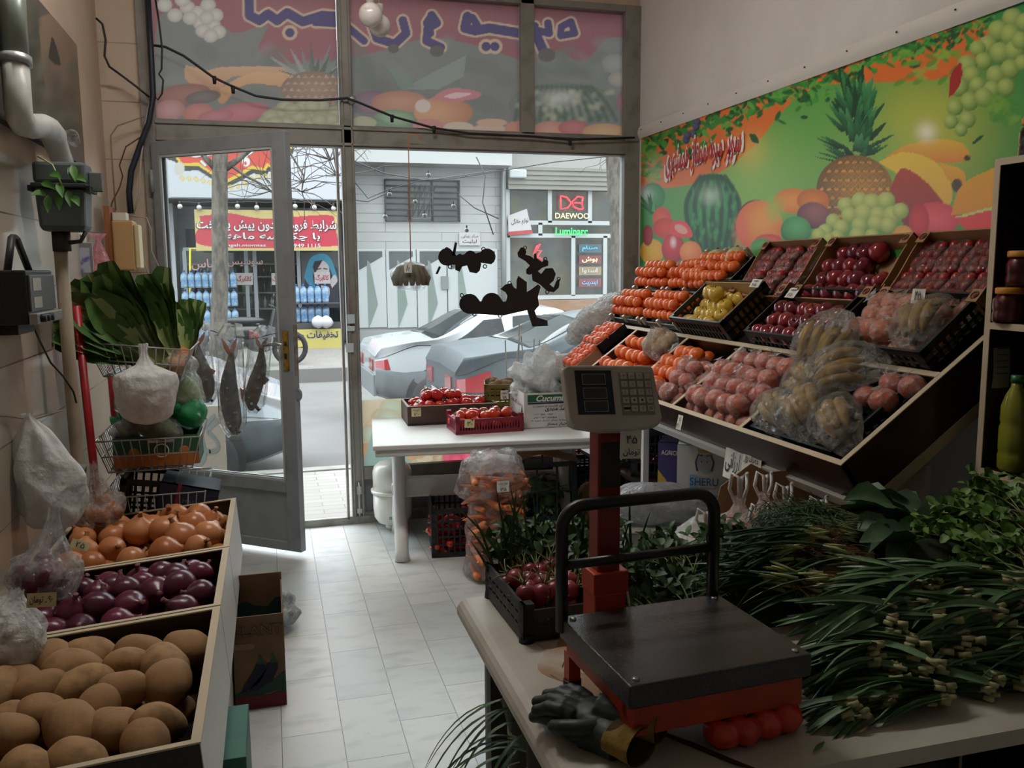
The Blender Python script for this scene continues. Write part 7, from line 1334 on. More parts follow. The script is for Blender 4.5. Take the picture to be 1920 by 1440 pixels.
# open carton with bagged tangerines
CX, CY, CZ, CR_ = 1.585, 2.33, .47, R(-18)
t = thing('open_carton', 'open brown carton holding bagged tangerines under the rack', 'carton', (CX, CY, CZ), (0, 0, CR_)); carton(MB(), .46, .42, .20, .005).build('carton_body', CARD, t)
MB().prism([(-.23, 0), (-.20, .14), (-.10, .22), (-.04, .19), (.05, .20), (.14, .13), (.20, .11), (.23, 0)], .205, .21, 'y', T=Matrix.Translation((0, 0, .20))).build('torn_flap', CARD, t); MB().grid(lambda u, v: (.23+.08*v, -.2+.4*u, .20+.06*v-.02*sin(u*8)*v), 8, 4).build('torn_flap', CARD, t)
t = thing('trestle', 'low dark trestle carrying the open carton behind the vegetable counter', 'trestle', (CX, CY, 0), (0, 0, CR_)); MB().bb(-.24, .24, -.2, .2, .44, .469).build('board', WEN, t)
for x in (-.2, .2): MB().bb(x-.02, x+.02, -.18, .18, 0, .44).build('leg', WEN, t)
def tbag(label, loc, s, seed, film=None):
    t = thing('tangerine_bag', label, 'bag', loc); mb = MB(); rg = random.Random(seed)
    for k in range(7): a = k*.9; mb.ball((.045*s*cos(a)*(k > 0), .045*s*sin(a)*(k > 0), (.04+.026*(k % 3))*s), .028*s, 14, 9)
    mb.build('tangerines', TANG, t)['kind'] = 'stuff'; mb = MB(); bagshape(mb, .095*s, .09*s, .19*s, .1, .1, .9, 6, seed, 40, 22, .05, prof=[(0, .2), (.06, .7), (.2, 1), (.45, 1), (.62, .7), (.75, .3), (.9, .16), (1, .2)]); mb.build('film', film or FILM('thin_bag', 'F4EEEA', .6, .15, 22, .3), t)
    for a in (0.4, 2.2): MB().tube([(.012*cos(a), .012*sin(a), .165*s), (.035*cos(a), .03*sin(a), .21*s), (.03*cos(a), .02*sin(a), .26*s), (.008*cos(a), 0, .25*s), (.004, .004, .17*s)], .0055, 6).build('handle', M('bag_handle', 'd8d4d2', .5), t)
for q, (px, py, y, s, lab) in enumerate([(1385, 985, 2.24, 1.1, 'bag of tangerines with tied handles in the open carton, nearest the lion box'), (1432, 965, 2.32, 1.0, 'bag of tangerines with tall looped handles in the middle of the open carton'), (1470, 975, 2.22, .9, 'bag of tangerines with looped handles at the near end of the open carton'), (1535, 990, 2.05, .8, 'small bag of tangerines standing before the open carton by the leafy greens'), (1322, 1005, 2.45, .8, 'bag of tangerines at the far side of the open carton'), (1425, 1020, 2.06, .9, 'white tied bag hanging over the rim of the open carton')]):
    p = at(px, py, y=y); tbag(lab, (p.x, y, p.z-.10), s*.9, q+1)
t = thing('plastic_sheet', 'large whitish plastic sheet draped at the window side of the open carton', 'plastic sheet', (1.40, 2.55, .55)); MB().grid(lambda u, v: (-.32+.62*u, -.2+.42*v, .16*sin(pi*u)*sin(pi*v)+.02*sin(u*17)*cos(v*13)-.12*abs(v-.5)), 40, 26).build('film', FILM('sheet_film', 'EDEDEA', .3, .2, 16, .5), t)
t = thing('white_crate_box', 'plain pale carton standing on the floor under the grey sack', 'carton', (1.53, 3.26, 0), (0, 0, R(-20))); carton(MB(), .26, .30, .48, closed=True).build('carton_body', M('carton_pale', '8f8c86', .8), t)
t = thing('grey_sack', 'grey wrinkled sack lying under the rack before the purple box', 'sack', (1.56, 3.26, .565), (0, 0, R(-30))); MB().ball((0, 0, 0), (.27, .12, .085), 44, 22).warp(lambda v: v*(1+wob(v, 30, .16))).build('film', FILM('sack_grey', 'B8BABC', .15, .25, 20, .5), t)
t = thing('white_carton', 'pale printed carton lying by the wall under the near end of the rack', 'carton', (2.17, 2.25, .512), (0, 0, R(6))); carton(MB(), .26, .32, .22, closed=True).build('carton_body', M('carton_pale', '8f8c86', .8), t); MB().bb(-.06, .06, -.08, .08, .2201, .222).build('printed_panel', M('print_faint', '75706a', .8), t)

# ---------------------------------------------------------------- dark shelf cabinet at the near right
FXC, YC = 1.985, 2.034; t = thing('shelf_cabinet', 'dark open shelf cabinet with pale edges standing against the white wall', 'cabinet', (FXC, YC, 0)); DK = M('cabinet_dark', '17100e', .5)
MB().bb(0, .335, -.018, 0, 0, 1.83).build('side_panel', DK, t); MB().bb(0, .335, -1.0, -.982, 0, 1.83).build('side_panel', DK, t); MB().bb(.325, .335, -.982, -.018, 0, 1.83).build('back_panel', DK, t); MB().bb(0, .335, -1.0, 0, 1.83, 1.848).build('top_board', DK, t)
for z in (1.39, .965, .5, .06): MB().bb(.004, .325, -.982, -.018, z-.018, z).build('shelf', DK, t)
mb = MB().bb(-.003, 0, -.019, .001, 0, 1.848).bb(-.003, 0, -1.0, -.019, 1.83, 1.849)
for z in (1.39, .965, .5): mb.bb(-.003, .004, -.982, -.019, z-.018, z+.001)
mb.bb(0, .335, -.019, .001, 1.848, 1.849); mb.build('edging', EDGE, t)
JG = GLASS('jar_glass', .02); LID = M('jar_lid', 'c8862a', .4); JD = M('jam_dark', '2c1014', .3); JR = M('jam_red', '6a1420', .3); JY = M('pickle_yellow', 'b07a2c', .35)
def jar(label, loc, mt, s=1.0):
    t = thing('jar', label, 'jar', loc); pr = [(.001, 0), (.036, 0), (.041, .008), (.041, .028), (.0385, .034), (.041, .040), (.041, .066), (.035, .076), (.033, .084)]
    MB().lathe([(a*s, z*s) for a, z in pr+[(.001, .084)]], 8).build('glass', JG, t); MB().lathe([(a*.93*s, (z*.95+.002)*s) for a, z in pr+[(.001, .08)]], 8).build('preserve', mt, t); MB().lathe([(.001, .082*s), (.036*s, .082*s), (.037*s, .086*s), (.037*s, .097*s), (.034*s, .1*s), (.001, .1*s)], 24).build('lid', LID, t)
jar('dark jar with an orange lid on top of the cabinet', (2.09, 2.0, 1.849), JD, 1.15); jar('jar of red preserve on the upper shelf, the lower one at the front', (2.002, 1.973, 1.391), JR); jar('jar of red preserve stacked on two others on the upper shelf', (2.025, 1.962, 1.493), JR); jar('jar of yellow pickle on the upper shelf', (2.066, 1.915, 1.391), JY)
t = thing('syrup_bottle', 'yellow green plastic bottle with a green cap on the middle shelf', 'bottle', (2.028, 1.952, .966)); YG = M('syrup_yellow', '8a8a2c', .15, coat=.4)
MB().lathe([(.001, 0), (.03, 0), (.038, .012), (.039, .05), (.036, .058), (.039, .066), (.039, .13), (.035, .14), (.038, .15), (.037, .19), (.026, .225), (.015, .245), (.014, .262), (.001, .262)], 24).build('body', YG, t); MB().lathe([(.001, .258), (.017, .258), (.017, .278), (.001, .278)], 16).build('cap', M('cap_green', '2c6a34', .4), t)
t2 = Proto(t); t2.used = True; t2.put((2.10, 1.93, .966), (0, 0, 0), 1, 'yellow green plastic bottle behind the first on the middle shelf')
t = thing('paper_note', 'creased paper note stuck on the inner side of the cabinet', 'note', (2.03, YC-.0185, 1.27)); MB().grid(lambda u, v: (-.03+.06*u, -.002-.003*sin(v*5), -.07+.14*v), 6, 8).build('paper', M('note_grey', '8a8680', .8), t)
for k in range(5): MB().box((.0, -.006, .045-.018*k), (.042, .0006, .002)).build('ink_line', INK, t)
# ---------------------------------------------------------------- the vegetable counter
CT = .74; COUNT = M('counter_top', 'c2beb4', .45, noise=(5, 'b0a898', .45, .75), bump=(30, .05, .002)); STAIN = M('counter_stain', 'a08468', .7, noise=(9, 'c2beb4', .45, .7))
t = thing('vegetable_counter', 'pale counter with a rounded edge carrying the scale and the green herbs', 'counter', (.415, 1.14, 0)); Wc, Dc = 1.545, .88
pr = [(.03, CT), (Wc, CT), (Wc, CT-.03), (.035, CT-.03), (.035, CT-.05), (.012, CT-.048)]+[(.03-.03*cos(a), CT-.03+.03*sin(a)) for a in [-.6, -.2, .2, .6, 1.0, 1.35]]
MB().prism(pr[::-1], 0, Dc, 'y', smooth=False).build('top_board', COUNT, t)
for x in (.08, Wc-.1):
    for y in (.08, Dc-.08): MB().box((x, y, (CT-.03)/2), (.04, .04, CT-.03)).build('leg', M('counter_leg', '2a2420', .6), t)
MB().bb(.06, Wc-.06, Dc-.06, Dc-.04, .1, CT-.03).build('back_panel', WEN, t)
MB().grid(lambda u, v: (.10+.07*u+.02*sin(v*9), .30+.26*v+.02*cos(u*7), CT+.0006), 14, 14).build('worn_patch', STAIN, t)
t = thing('striped_cloth', 'dark striped cloth hanging under the rounded edge of the counter', 'cloth', (.455, 1.2, 0)); mb = MB()
for k, (a, b_, mi) in enumerate([(.70, .60, 0), (.60, .57, 1), (.57, .50, 0), (.50, .47, 1), (.47, .30, 0), (.30, .27, 1), (.27, .05, 0)]): mb.grid(lambda u, v: (.012*sin(u*21)+.006*sin(u*47), .05+.47*u, a+(b_-a)*v), 40, 4, mi)
mb.build('fabric', [M('cloth_dark', '4a4842', .95), M('cloth_pale', 'a8a69c', .95)], t)
# scale
ORP = M('scale_orange', 'b83c1c', .4, noise=(10, 'a03216', .4, .7)); ORR = M('scale_red', '8a2218', .4, noise=(10, '741a12', .4, .7)); PLATE = M('scale_plate', '303134', .22, noise=(300, '3a3b3e', .45, .6), bump=(420, .5, .0015)); BLKP = M('black_tube', '141416', .35)
SC = thing('platform_scale', 'black and orange platform scale with a tall display column on the counter', 'scale', (.695, 1.37, CT), (0, 0, R(3.4)))
MB().bb(-.175, .175, -.15, .15, .106, .147).build('platform', PLATE, SC, bevel=.003)
for x in (-.155, .155):
    for y in (-.13, .13): MB().lathe([(.001, .146), (.007, .146), (.006, .1495), (.001, .15)], 14, T=Matrix.Translation((x, y, 0))).build('screw', M('screw_steel', 'a8a8a4', .3, metal=.8), SC)
b = MB(); b.bb(-.165, .165, -.14, -.10, .052, .105); b.bb(-.16, .16, .10, .135, .074, .105); b.bb(-.165, -.13, -.12, .14, .074, .105); b.bb(.13, .165, -.12, .14, .074, .105); b.build('base_frame', ORP, SC, bevel=.002)
for x in (-.15, .15):
    for y in (-.085, .145):
        l_ = MB().bb(x-.012, x+.012, y-.012, y+.012, .02, .076).build('foot', ORP, SC); MB().lathe([(.001, 0), (.017, 0), (.018, .004), (.018, .018), (.014, .02), (.012, .012), (.001, .012)], 20, T=Matrix.Translation((x, y, 0))).build('rubber_pad', BLKP, l_)
MB().tube([(-.172, .145, .12)]+[(-.172, .145, .315)]+[(-.172+.045*(1-cos(a)), .145, .32+.045*sin(a)) for a in [i*pi/12 for i in range(1, 7)]]+[(.160-.045*(1-sin(a)), .145, .32+.045*cos(a)) for a in [i*pi/12 for i in range(0, 7)]]+[(.160, .145, .12)], .0125, 10).build('guard_rail', BLKP, SC)
MB().tube([(-.165, .145, .25), (.153, .145, .25)], .010, 8).build('cross_rail', BLKP, SC)
cx, cy = -.055, .20; cl = MB(); cl.bb(cx-.027, cx+.022, cy-.022, cy+.022, .02, .52, 0).build('column', ORR, SC, bevel=.003)
MB().bb(cx-.022, cx+.020, cy-.0225, cy-.0222, .385, .475).build('column_label', M('label_dark', '1c1c20', .5), SC); MB().bb(cx-.040, cx+.036, cy-.034, cy+.03, .17, .215).bb(cx-.036, cx+.032, cy-.03, cy+.03, .02, .17).build('column_socket', ORP, SC, bevel=.003)
MB().tube([(cx+.034, cy-.03, .17), (cx+.045, cy-.036, .1), (cx+.05, cy-.03, .02)], .0025, 5).build('cable', CABW, SC)
H = Matrix.Translation((cx+.002, cy-.012, .565)) @ Matrix.Rotation(R(-5), 4, 'Z') @ Matrix.Rotation(R(-24), 4, 'X') @ Matrix.Rotation(R(2), 4, 'Y'); HG = M('head_plastic', 'c8c0b6', .45, noise=(8, 'b8b0a8', .4, .7))
def hb(nm, x0, x1, z0, z1, y0, y1, mt, par, bevel=0): return MB().bb(x0, x1, y0, y1, z0, z1, 0, H).build(nm, mt, par, bevel=bevel)
hd = MB(); hd.prism([(-.088, .058), (.084, .058), (.090, .05), (.096, -.05), (.088, -.064), (.03, -.073), (-.03, -.073), (-.082, -.064), (-.092, -.052), (-.096, .05)], -.018, .012, 'y', T=H); head = hd.build('display_head', HG, SC, bevel=.005)
MB().prism([(-.08, .052), (.08, .052), (.086, -.055), (.03, -.066), (-.03, -.066), (-.084, -.055)], .012, .035, 'y', T=H).build('head_back', HG, SC, bevel=.006)
hb('display_panel', -.074, .000, -.042, .046, -.0192, -.018, M('panel_dark', '1e2430', .3), head)
for z in (.028, .0, -.026):
    hb('display_window', -.060, -.014, z-.010, z+.010, -.0198, -.0192, M('lcd_grey', '3c4044', .25), head); f = MB()
    for b_ in ((-.0605, -.0135, z+.010, z+.0107), (-.0605, -.0135, z-.0107, z-.010), (-.0607, -.060, z-.0107, z+.0107), (-.014, -.0133, z-.0107, z+.0107)): f.bb(b_[0], b_[1], -.0203, -.0192, b_[2], b_[3], 0, H)
    f.build('window_border', M('lcd_border', 'b0b4b4', .5), head)
hb('keypad', .014, .082, -.044, .042, -.0195, -.018, M('keypad_grey', '968e84', .5), head, .001)
KEYS = ['۷', '۸', '۹', '←', '۴', '۵', '۶', 'C', '۱', '۲', '۳', 'T', '+', '۰', '.', 'M', '-', '*', 'S', '=']
HR = (H.to_3x3() @ Matrix(((1, 0, 0), (0, 0, -1), (0, 1, 0)))).to_euler()
for k in range(20):
    x, z = .0235+.0163*(k % 4), .0335-.0163*(k//4); kk = hb('key', x-.0065, x+.0065, z-.006, z+.006, -.0225, -.0195, HG, head, .001); 
    if k != 3: letters('key_symbol', KEYS[k], INK, head, H @ Vector((x, -.0232, z)), HR, h=.005)
price_tag('white handwritten card hanging under the scale display', SC.matrix_basis @ Vector((0, 0, 0)) + Vector((-.036, .146, .484)), axes_rot((1, .06, -.07), (-.06, .1, 1)), .046, .074, ['سبزی', '۴۵', 'تومان'])
# gloves
GLV = M('glove_rubber', '1f2c2a', .5, noise=(12, '2c3a34', .4, .65), bump=(90, .3, .003)); CUFF = M('glove_cuff', '8f7630', .9, noise=(60, '7c6426', .4, .6), bump=(200, .5, .003)); CUFI = M('cuff_inside', '4a3c1c', .95)
def glove(label, loc, rz, mir=1, tilt=0.0):
    t = thing('work_glove', label, 'glove', loc, (tilt, 0, rz)); t.scale = (1.12, 1.12, 1.12); mb = MB(); mb.ball((0, 0, .020), (.046, .042, .019), 24, 14)
    for k, (y, L, bend) in enumerate([(-.030, .062, .9), (-.011, .074, .8), (.009, .070, .7), (.028, .055, .85)]):
        p = [Vector((-.030, mir*y, .022))]; a = pi-.1*(k-1.5)*mir*0+.18*(1.5-k)*mir*0
        for s_ in range(3):
            z = (.34, .0, -.42)[s_]*bend; d = Vector((-1, mir*(y*6), z)).normalized(); p.append(p[-1]+d*L/3)
        mb.tube(p, [.0125, .0125, .0115, .0095], 10); mb.ball(p[-1], .0098, 10, 8); mb.ball(p[2], .0122, 10, 8); mb.ball(p[1], .0128, 10, 8)
    th = [Vector((.012, mir*-.030, .016)), Vector((-.010, mir*-.052, .018)), Vector((-.034, mir*-.060, .017)), Vector((-.050, mir*-.058, .014))]; mb.tube(th, [.016, .014, .0125, .010], 10); mb.ball(th[-1], .0102, 10, 8); mb.tube([(.0, 0, .020), (.04, 0, .020), (.062, 0, .022)], [.034, .029, .030], 14)
    o = mb.build('palm_and_fingers', GLV, t); r_ = o.modifiers.new('r', 'REMESH'); r_.mode = 'VOXEL'; r_.voxel_size = .0028; r_.use_smooth_shade = True; s_ = o.modifiers.new('s', 'SMOOTH'); s_.factor = .5; s_.iterations = 4
    c = MB(); c.grid(lambda u, v: (.052+.052*v, (.033+.004*v)*cos(6.283*u)*(1+.015*sin(60*u*6.283/2)), .030+.004*v+(.024+.005*v)*sin(6.283*u)), 40, 10, wrap=True); c.grid(lambda u, v: (.104-.05*v, (.034-.004*v)*cos(6.283*u), .034+(.026-.004*v)*sin(6.283*u)), 40, 6, 1, wrap=True); c.build('cuff', [CUFF, CUFI], t)
glove('dark green rubber glove with a yellow cuff, lying before the scale', (.522, 1.325, CT+.020), R(-46), 1, R(0)); glove('second dark glove lying under the first, only its yellow cuff showing', (.500, 1.318, CT+.0), R(-62), -1)
TMS = TM[0]
for k, (x, y) in enumerate([(.712, 1.238), (.752, 1.240), (.797, 1.246), (.838, 1.252)]): TM[k % 3].put((x, y, CT+.0265), (.2*k, .1, k), .84+.06*(k % 2), 'tomato under the edge of the scale platform, %s counted from the gloves' % ORD[k+1], 'tomatoes under the scale')
t = thing('wooden_stick', 'thin dark red stick lying on the counter beside the glove', 'stick', (.628, 1.30, CT+.004)); MB().tube([(0, 0, 0), (.035, -.05, 0), (.075, -.115, 0), (.10, -.15, .001)], [.0035, .0045, .004, .002], 6).build('rod', M('stick_maroon', '3c1414', .6), t)
LEAFDRY = M('dry_leaf', '6a5a34', .8)
for k, (px, py) in enumerate([(1525, 1410), (1600, 1375), (1660, 1330), (1480, 1310)]): p = at(px, py, z=CT+.003); mb = MB(); ribbon(mb, arc((0, 0, 0), (1, -.4*k+.3, .1), (0, 0, 1), .03, .4, 5), [.003, .010, .009, .003], (0, 0, 1), .2, .1); tag(mb.build('leaf_scrap', LEAFDRY if k % 2 else LEAFM, None, p), ['curled leaf scrap near the edge of the counter', 'dry leaf scrap below the leeks', 'leaf scrap lying between the leek ends', 'dry leaf scrap beside the scale'][k], 'leaf')

# ---------------------------------------------------------------- herbs: every tied bunch is a thing
LKB = M('leek_blade', '74946c', .45, noise=(16, '4c6c48', .35, .65), rnd='587a50', stretch=(1, 1, 1)); LKE = M('leek_end', 'b4ae84', .6, noise=(30, '8c9464', .4, .6)); SCB = M('scallion_blade', '3f6238', .45, noise=(14, '2f5030', .4, .6)); SCE = M('scallion_stem', 'a8b078', .5); RTS = M('scallion_roots', '7a5a38', .95, noise=(40, '5c4028', .4, .6))
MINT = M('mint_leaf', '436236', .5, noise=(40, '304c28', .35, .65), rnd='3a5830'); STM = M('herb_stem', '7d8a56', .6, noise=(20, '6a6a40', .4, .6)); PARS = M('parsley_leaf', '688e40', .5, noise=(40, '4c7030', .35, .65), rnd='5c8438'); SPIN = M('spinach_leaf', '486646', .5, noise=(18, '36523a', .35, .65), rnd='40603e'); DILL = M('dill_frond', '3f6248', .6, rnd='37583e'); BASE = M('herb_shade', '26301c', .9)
UPV = Vector((0, 0, 1))
def bunch(kind, label, loc, d, seed, n=None, L=None, group=None):
    """one bunch with its cut or rooted end at loc and its leaves lying along d"""
    rg = random.Random(seed); d = Vector(d).normalized(); s = d.cross(UPV).normalized(); u = s.cross(d)
    nm = {'leek': 'leek_bunch', 'scallion': 'scallion_bunch', 'mint': 'mint_bunch', 'parsley': 'coriander_bunch', 'spinach': 'spinach_bunch', 'dill': 'dill_bunch'}[kind]
    t = thing(nm, label, 'herbs', loc, (0, 0, 0), group); A, B = MB(), MB()
    if kind in ('leek', 'scallion'):
        n = n or 22; L = L or .30; w_ = .018 if kind == 'leek' else .009; R2 = MB()
        for k in range(n):
            a = rg.uniform(0, 6.28); q = sqrt(rg.random()); p0 = s*cos(a)*q*.036+u*sin(a)*q*.026+d*rg.uniform(-.02, .03); dd = (d+s*rg.uniform(-.4, .4)+u*rg.uniform(-.15, .34)).normalized(); ln = L*rg.uniform(.7, 1.15); P = arc(p0, dd, (s*rg.uniform(-.4, .4)-UPV*.75), ln, .8, 8); r_ = .0058*rg.uniform(.8, 1.35) if kind == 'leek' else .0042
            B.tube(P[:3] if kind != 'leek' else [P[0], P[0].lerp(P[1], .9)], [r_, r_*.95, r_*.7][:3 if kind != 'leek' else 2], 7)
            for f in range(2): ribbon(A, [P[0].lerp(P[1], .7)]+P[1:], [w_*.5, w_*.9, w_, w_*1.05, w_*.9, w_*.6, w_*.12], (u+s*rg.uniform(-.8, .8)), .22, .05, 3, 0, None, 4, f)
            if kind == 'scallion':
                for j in range(7): R2.tube(arc(p0, (-d+s*rg.uniform(-.9, .9)+u*rg.uniform(-.7, .7)), -UPV, rg.uniform(.03, .07), .9, 4), .0009, 3)
        A.build('blades', LKB if kind == 'leek' else SCB, t); B.build('cut_ends' if kind == 'leek' else 'white_stems', LKE if kind == 'leek' else SCE, t)
        if kind == 'scallion': R2.build('roots', RTS, t)
    elif kind == 'spinach':
        n = n or 12; L = L or .26
        for k in range(n):
            a = rg.uniform(-1, 1); P = arc(s*a*.03+u*rg.uniform(-.02, .03), (d+s*a*.9+u*rg.uniform(-.1, .6)), -UPV*.9+s*a*.3, L*rg.uniform(.75, 1.1), .9, 9); B.tube(P[:6], [.0035, .003, .003, .0025, .002, .0015], 5); w_ = rg.uniform(.07, .12); ribbon(A, P[4:], [w_*.25, w_*.9, w_*1.15, w_*.95, w_*.55, w_*.05], u+s*rg.uniform(-.6, .6), .18, .10, 7, 0, None, 5, k)
        A.build('leaves', SPIN, t); B.build('stalks', STM, t)
    elif kind == 'dill':
        n = n or 26; L = L or .26
        for k in range(n):
            P = arc(s*rg.uniform(-.03, .03)+u*rg.uniform(-.02, .02), (d+s*rg.uniform(-.3, .3)+u*rg.uniform(-.1, .4)), -UPV, L*rg.uniform(.7, 1.1), .6, 8); B.tube(P, [.0018, .0016, .0014, .0012, .001, .0009, .0008, .0007, .0006], 4)
            for i in range(2, 9):
                for j in range(4): ribbon(A, arc(P[i], (d*.6+s*rg.uniform(-1, 1)+u*rg.uniform(-1, 1)), -UPV, rg.uniform(.03, .05), .5, 3), [.002, .0028, .001], u+s*rg.uniform(-1, 1), 0, 0, 2)
        A.build('fronds', DILL, t); B.build('stalks', STM, t)
    else:
        n = n or 34; L = L or .24; big = kind == 'mint'
        for k in range(n):
            P = arc(s*rg.uniform(-.035, .035)+u*rg.uniform(-.02, .03), (d+s*rg.uniform(-.35, .35)+u*rg.uniform(-.1, .45)), -UPV+s*rg.uniform(-.5, .5), L*rg.uniform(.7, 1.15), .7, 8); B.tube(P, [.0019, .0018, .0017, .0016, .0014, .0012, .001, .0008, .0006], 4)
            for i in range(3, 9):
                for j in range(2 if big else 3):
                    dd = (d*.4+s*rg.uniform(-1, 1)+u*rg.uniform(-.4, 1)); ln = rg.uniform(.022, .038) if big else rg.uniform(.018, .032); w_ = ln*(.55 if big else .9); ribbon(A, arc(P[i], dd, -UPV, ln, .6, 4), [w_*.15, w_*.9, w_, w_*.75, w_*.05] if big else [w_*.1, w_*.5, w_*1.1, w_*.9, w_*.3], u+s*rg.uniform(-1, 1), .15, .06 if big else .18, 3, 0, None, 5, k)
        A.build('leaves', MINT if big else PARS, t); B.build('stems', STM, t)
    return t
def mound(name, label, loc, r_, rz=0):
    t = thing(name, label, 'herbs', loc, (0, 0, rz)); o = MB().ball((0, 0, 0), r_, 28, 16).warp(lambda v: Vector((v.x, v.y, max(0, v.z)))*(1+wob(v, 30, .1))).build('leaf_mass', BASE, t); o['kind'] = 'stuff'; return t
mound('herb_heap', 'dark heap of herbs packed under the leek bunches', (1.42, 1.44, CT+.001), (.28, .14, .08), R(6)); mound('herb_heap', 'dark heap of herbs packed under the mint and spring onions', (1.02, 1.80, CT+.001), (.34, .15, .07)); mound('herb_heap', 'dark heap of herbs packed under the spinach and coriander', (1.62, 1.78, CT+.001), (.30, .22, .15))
# leeks: cut ends face the counter's near edge
LV = [Proto(bunch('leek', '', (0, 0, 0), (-1, 0, 0), 100+k, 22, .225, 'leek bunches')) for k in range(5)]
rg = random.Random(31)
for j in range(8):
    f = j/7; y = 1.235+.25*f; z = .03+.115*sin(.5*pi*min(1, f*1.3))-.02*max(0, f-.8)*5; xs = np.arange(.99+.34*f+(j % 2)*.05, 1.86-.02*f, .10)
    for i, x in enumerate(xs):
        e = abs((x-1.36)/.45); LV[rg.randrange(5)].put((x+rg.uniform(-.03, .03), y+rg.uniform(-.02, .02), CT+max(.028, z*(1-.35*e*e))), (rg.uniform(-.5, .5), rg.uniform(-.10, .22)-.2*(x < 1.15), rg.uniform(-1.1, -.1)+.3*f), rg.uniform(.72, 1.0), 'leek bunch in the heap, %s row from the counter edge, %s from the scale' % (ORD[j+1], ORD[i+1]))
for k, (x, y, z, d) in enumerate([(1.20, 1.62, .10, (-1, .5, .05)), (1.29, 1.68, .13, (-1, .35, .05)), (1.18, 1.72, .14, (-1, .15, .0)), (1.27, 1.78, .155, (-1, .1, .05)), (1.13, 1.66, .10, (-1, .6, .1))]): bunch('scallion', 'spring onion bunch with brown roots between leeks and mint, %s from the near edge' % ORD[k+1], (x, y, CT+z), d, 200+k, 26, .24, 'spring onion bunches')
for k, (x, y, z, d) in enumerate([(.80, 1.70, .03, (-.3, 1, .25)), (.90, 1.69, .03, (.1, 1, .25)), (.99, 1.71, .04, (.2, 1, .25)), (1.07, 1.74, .045, (-.1, 1, .3)), (.78, 1.80, .045, (-.2, 1, .2)), (.88, 1.80, .055, (.2, 1, .2)), (.98, 1.80, .06, (.3, 1, .25)), (1.09, 1.82, .075, (.1, 1, .4)), (.94, 1.85, .08, (-.1, 1, .3)), (1.16, 1.86, .09, (-.3, 1, .3))]): bunch('mint', 'mint bunch behind the scale platform, %s counted from the scale column' % ORD[k+1], (x, y, CT+z), d, 300+k, 34, .13, 'mint bunches')
for k, (x, y, z, d) in enumerate([(1.50, 1.90, .13, (-1, .3, .1)), (1.46, 1.97, .15, (-1, .0, .1)), (1.40, 1.80, .14, (-1, .5, .1))]): bunch('dill', 'dill bunch between spring onions and spinach, %s from the leeks' % ORD[k+1], (x, y, CT+z), d, 400+k, 30, .24, 'dill bunches')
for k, (x, y, z, d) in enumerate([(1.66, 1.75, .09, (-.9, .4, .2)), (1.74, 1.82, .11, (-1, .1, .25)), (1.78, 1.74, .10, (-.5, .9, .25)), (1.68, 1.88, .10, (-.8, .3, .25)), (1.60, 1.72, .11, (-1, .2, .1))]): bunch('spinach', 'large leaved spinach bunch on top of the heap by the cabinet, %s from the leeks' % ORD[k+1], (x, y, CT+z), d, 500+k, 12, .24, 'spinach bunches')
for k, (x, y, z, d) in enumerate([(1.66, 1.38, .12, (.25, 1, .25)), (1.74, 1.42, .14, (.2, 1, .25)), (1.58, 1.44, .16, (.2, 1, .2)), (1.68, 1.50, .19, (.3, 1, .2)), (1.78, 1.52, .18, (.1, 1, .25)), (1.84, 1.40, .12, (.1, 1, .3)), (1.62, 1.56, .20, (0, 1, .25)), (1.74, 1.60, .22, (.2, 1, .2)), (1.84, 1.62, .21, (0, 1, .2))]): bunch('parsley', 'bright coriander bunch by the cabinet, %s counted from the leeks' % ORD[k+1], (x, y, CT+z-.03), d, 600+k, 32, .22, 'coriander bunches')
# radish crate and its leaves
t = thing('radish_crate', 'low black crate of radishes at the rounded end of the counter', 'crate', (.595, 1.875, CT+.004), (0, 0, R(2))); lattice(MB(), .20, .30, .085, .026, 3, 7, .007, 0, .07).build('crate_body', CRB, t)
for sx in (-1, 1):
    for sy in (-1, 1): MB().lathe([(.001, -.004), (.018, -.004), (.016, .012), (.001, .012)], 12, T=Matrix.Translation((sx*.088, sy*.138, 0))).build('foot', CRB, t)
RDS = M('radish_skin', '8a1e30', .35, noise=(20, 'a03448', .4, .65), rnd='7a182a', coat=.2); o = thing('radish', '', 'radish'); MB().lathe([(.001, -.045), (.0025, -.035), (.008, -.022), (.019, -.008), (.0215, .004), (.018, .015), (.008, .021), (.001, .021)], 16).build('root', RDS, o); mb = MB()
for k in range(4): mb.tube(arc((0, 0, .02), (cos(k*1.6)*.6, sin(k*1.6)*.6, 1), (cos(k*1.6), sin(k*1.6), -.3), .04, .6, 4), [.0022, .002, .0016, .0012, .001], 5)
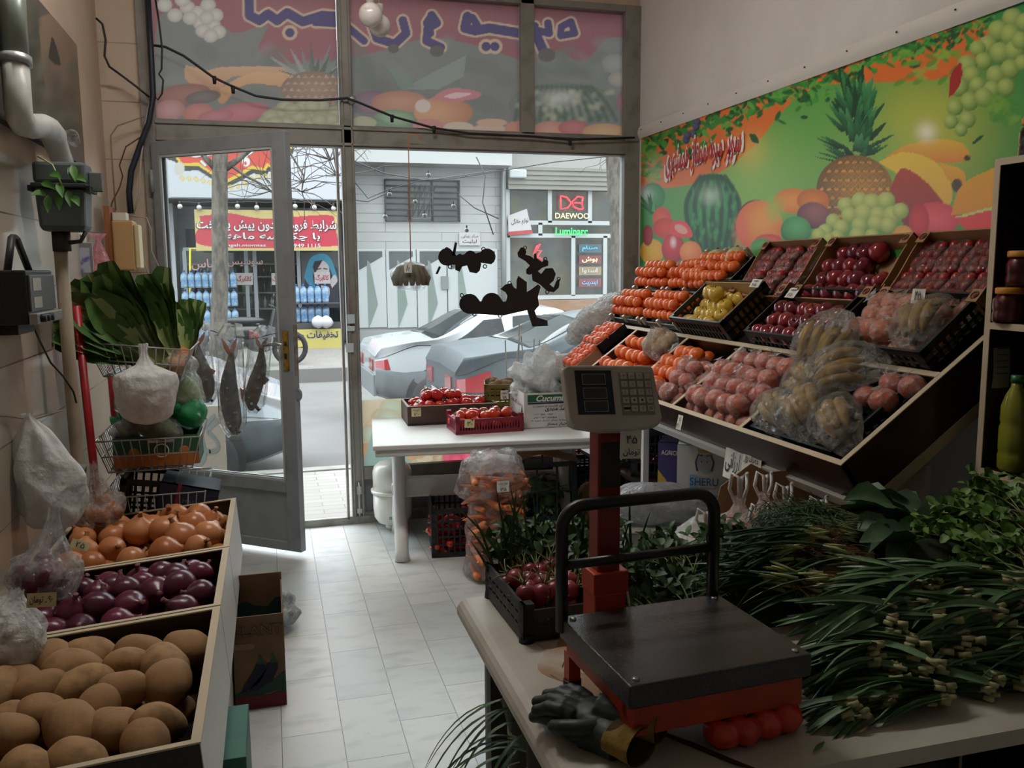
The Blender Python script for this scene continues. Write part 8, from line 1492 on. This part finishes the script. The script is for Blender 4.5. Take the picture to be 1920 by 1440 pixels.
mb.build('stalks', STM, o); RP = Proto(o); T = Matrix.Translation((.595, 1.875, CT))
heap([RP], T, -.085, .06, -.125, .10, 4, 5, lambda u, v: .05, 1.0, lambda i, j: 'radish in the low crate, lower layer, %s row back, %s along' % (ORD[j], ORD[i]), 'radishes', 1.2, 71); heap([RP], T, -.08, .05, -.12, .06, 4, 4, lambda u, v: .088, 1.05, lambda i, j: 'radish on top of the low crate, %s row back, %s along' % (ORD[j], ORD[i]), 'radishes', 1.2, 72)
for k, (x, y, d) in enumerate([(.62, 1.93, (.4, 1, .6)), (.70, 1.88, (.8, .7, .4)), (.68, 1.80, (1, .1, .4)), (.74, 1.95, (.4, 1, .5)), (.60, 1.98, (-.2, 1, .6))]): bunch('mint', 'radish leaf bunch behind the guard rail, %s from the radishes' % ORD[k+1], (x, y, CT+.07), d, 700+k, 22, .15, 'radish leaves')
t = thing('garlic_chives', 'upright garlic chive blades standing behind the radish crate', 'herbs', (.60, 2.0, CT+.02)); mb = MB(); rg = random.Random(12)
for k in range(46): p0 = (rg.uniform(-.09, .30), rg.uniform(-.03, .05), 0); ribbon(mb, arc(p0, (rg.uniform(-.45, .35), rg.uniform(-.2, .3), 1), (rg.uniform(-1, 1), 0, -.4), rg.uniform(.12, .27), .5, 7), [.004, .0075, .008, .007, .005, .001], (0, -1, 0), .2, 0, 3)
mb.build('blades', SCB, t)
t = thing('hanging_leaves', 'long limp leek leaves hanging from under the counter edge over the floor', 'leaves', (.445, 1.62, .64)); mb = MB(); rg = random.Random(14)
for k in range(15): ribbon(mb, arc((rg.uniform(0, .02), rg.uniform(-.12, .12), rg.uniform(-.08, .05)), (-1, rg.uniform(-.5, .6), rg.uniform(-.2, .5)), (-.1, rg.uniform(-.2, .2), -1), rg.uniform(.14, .34), 1.9, 9), [.004, .008, .009, .008, .007, .005, .001], (0, 0, 1), .2, .04, 3)
mb.tube([(.015, -.1, -.02), (.02, .0, -.06), (.015, .1, -.02)], [.012, .02, .012], 8); mb.build('blades', SCB, t)
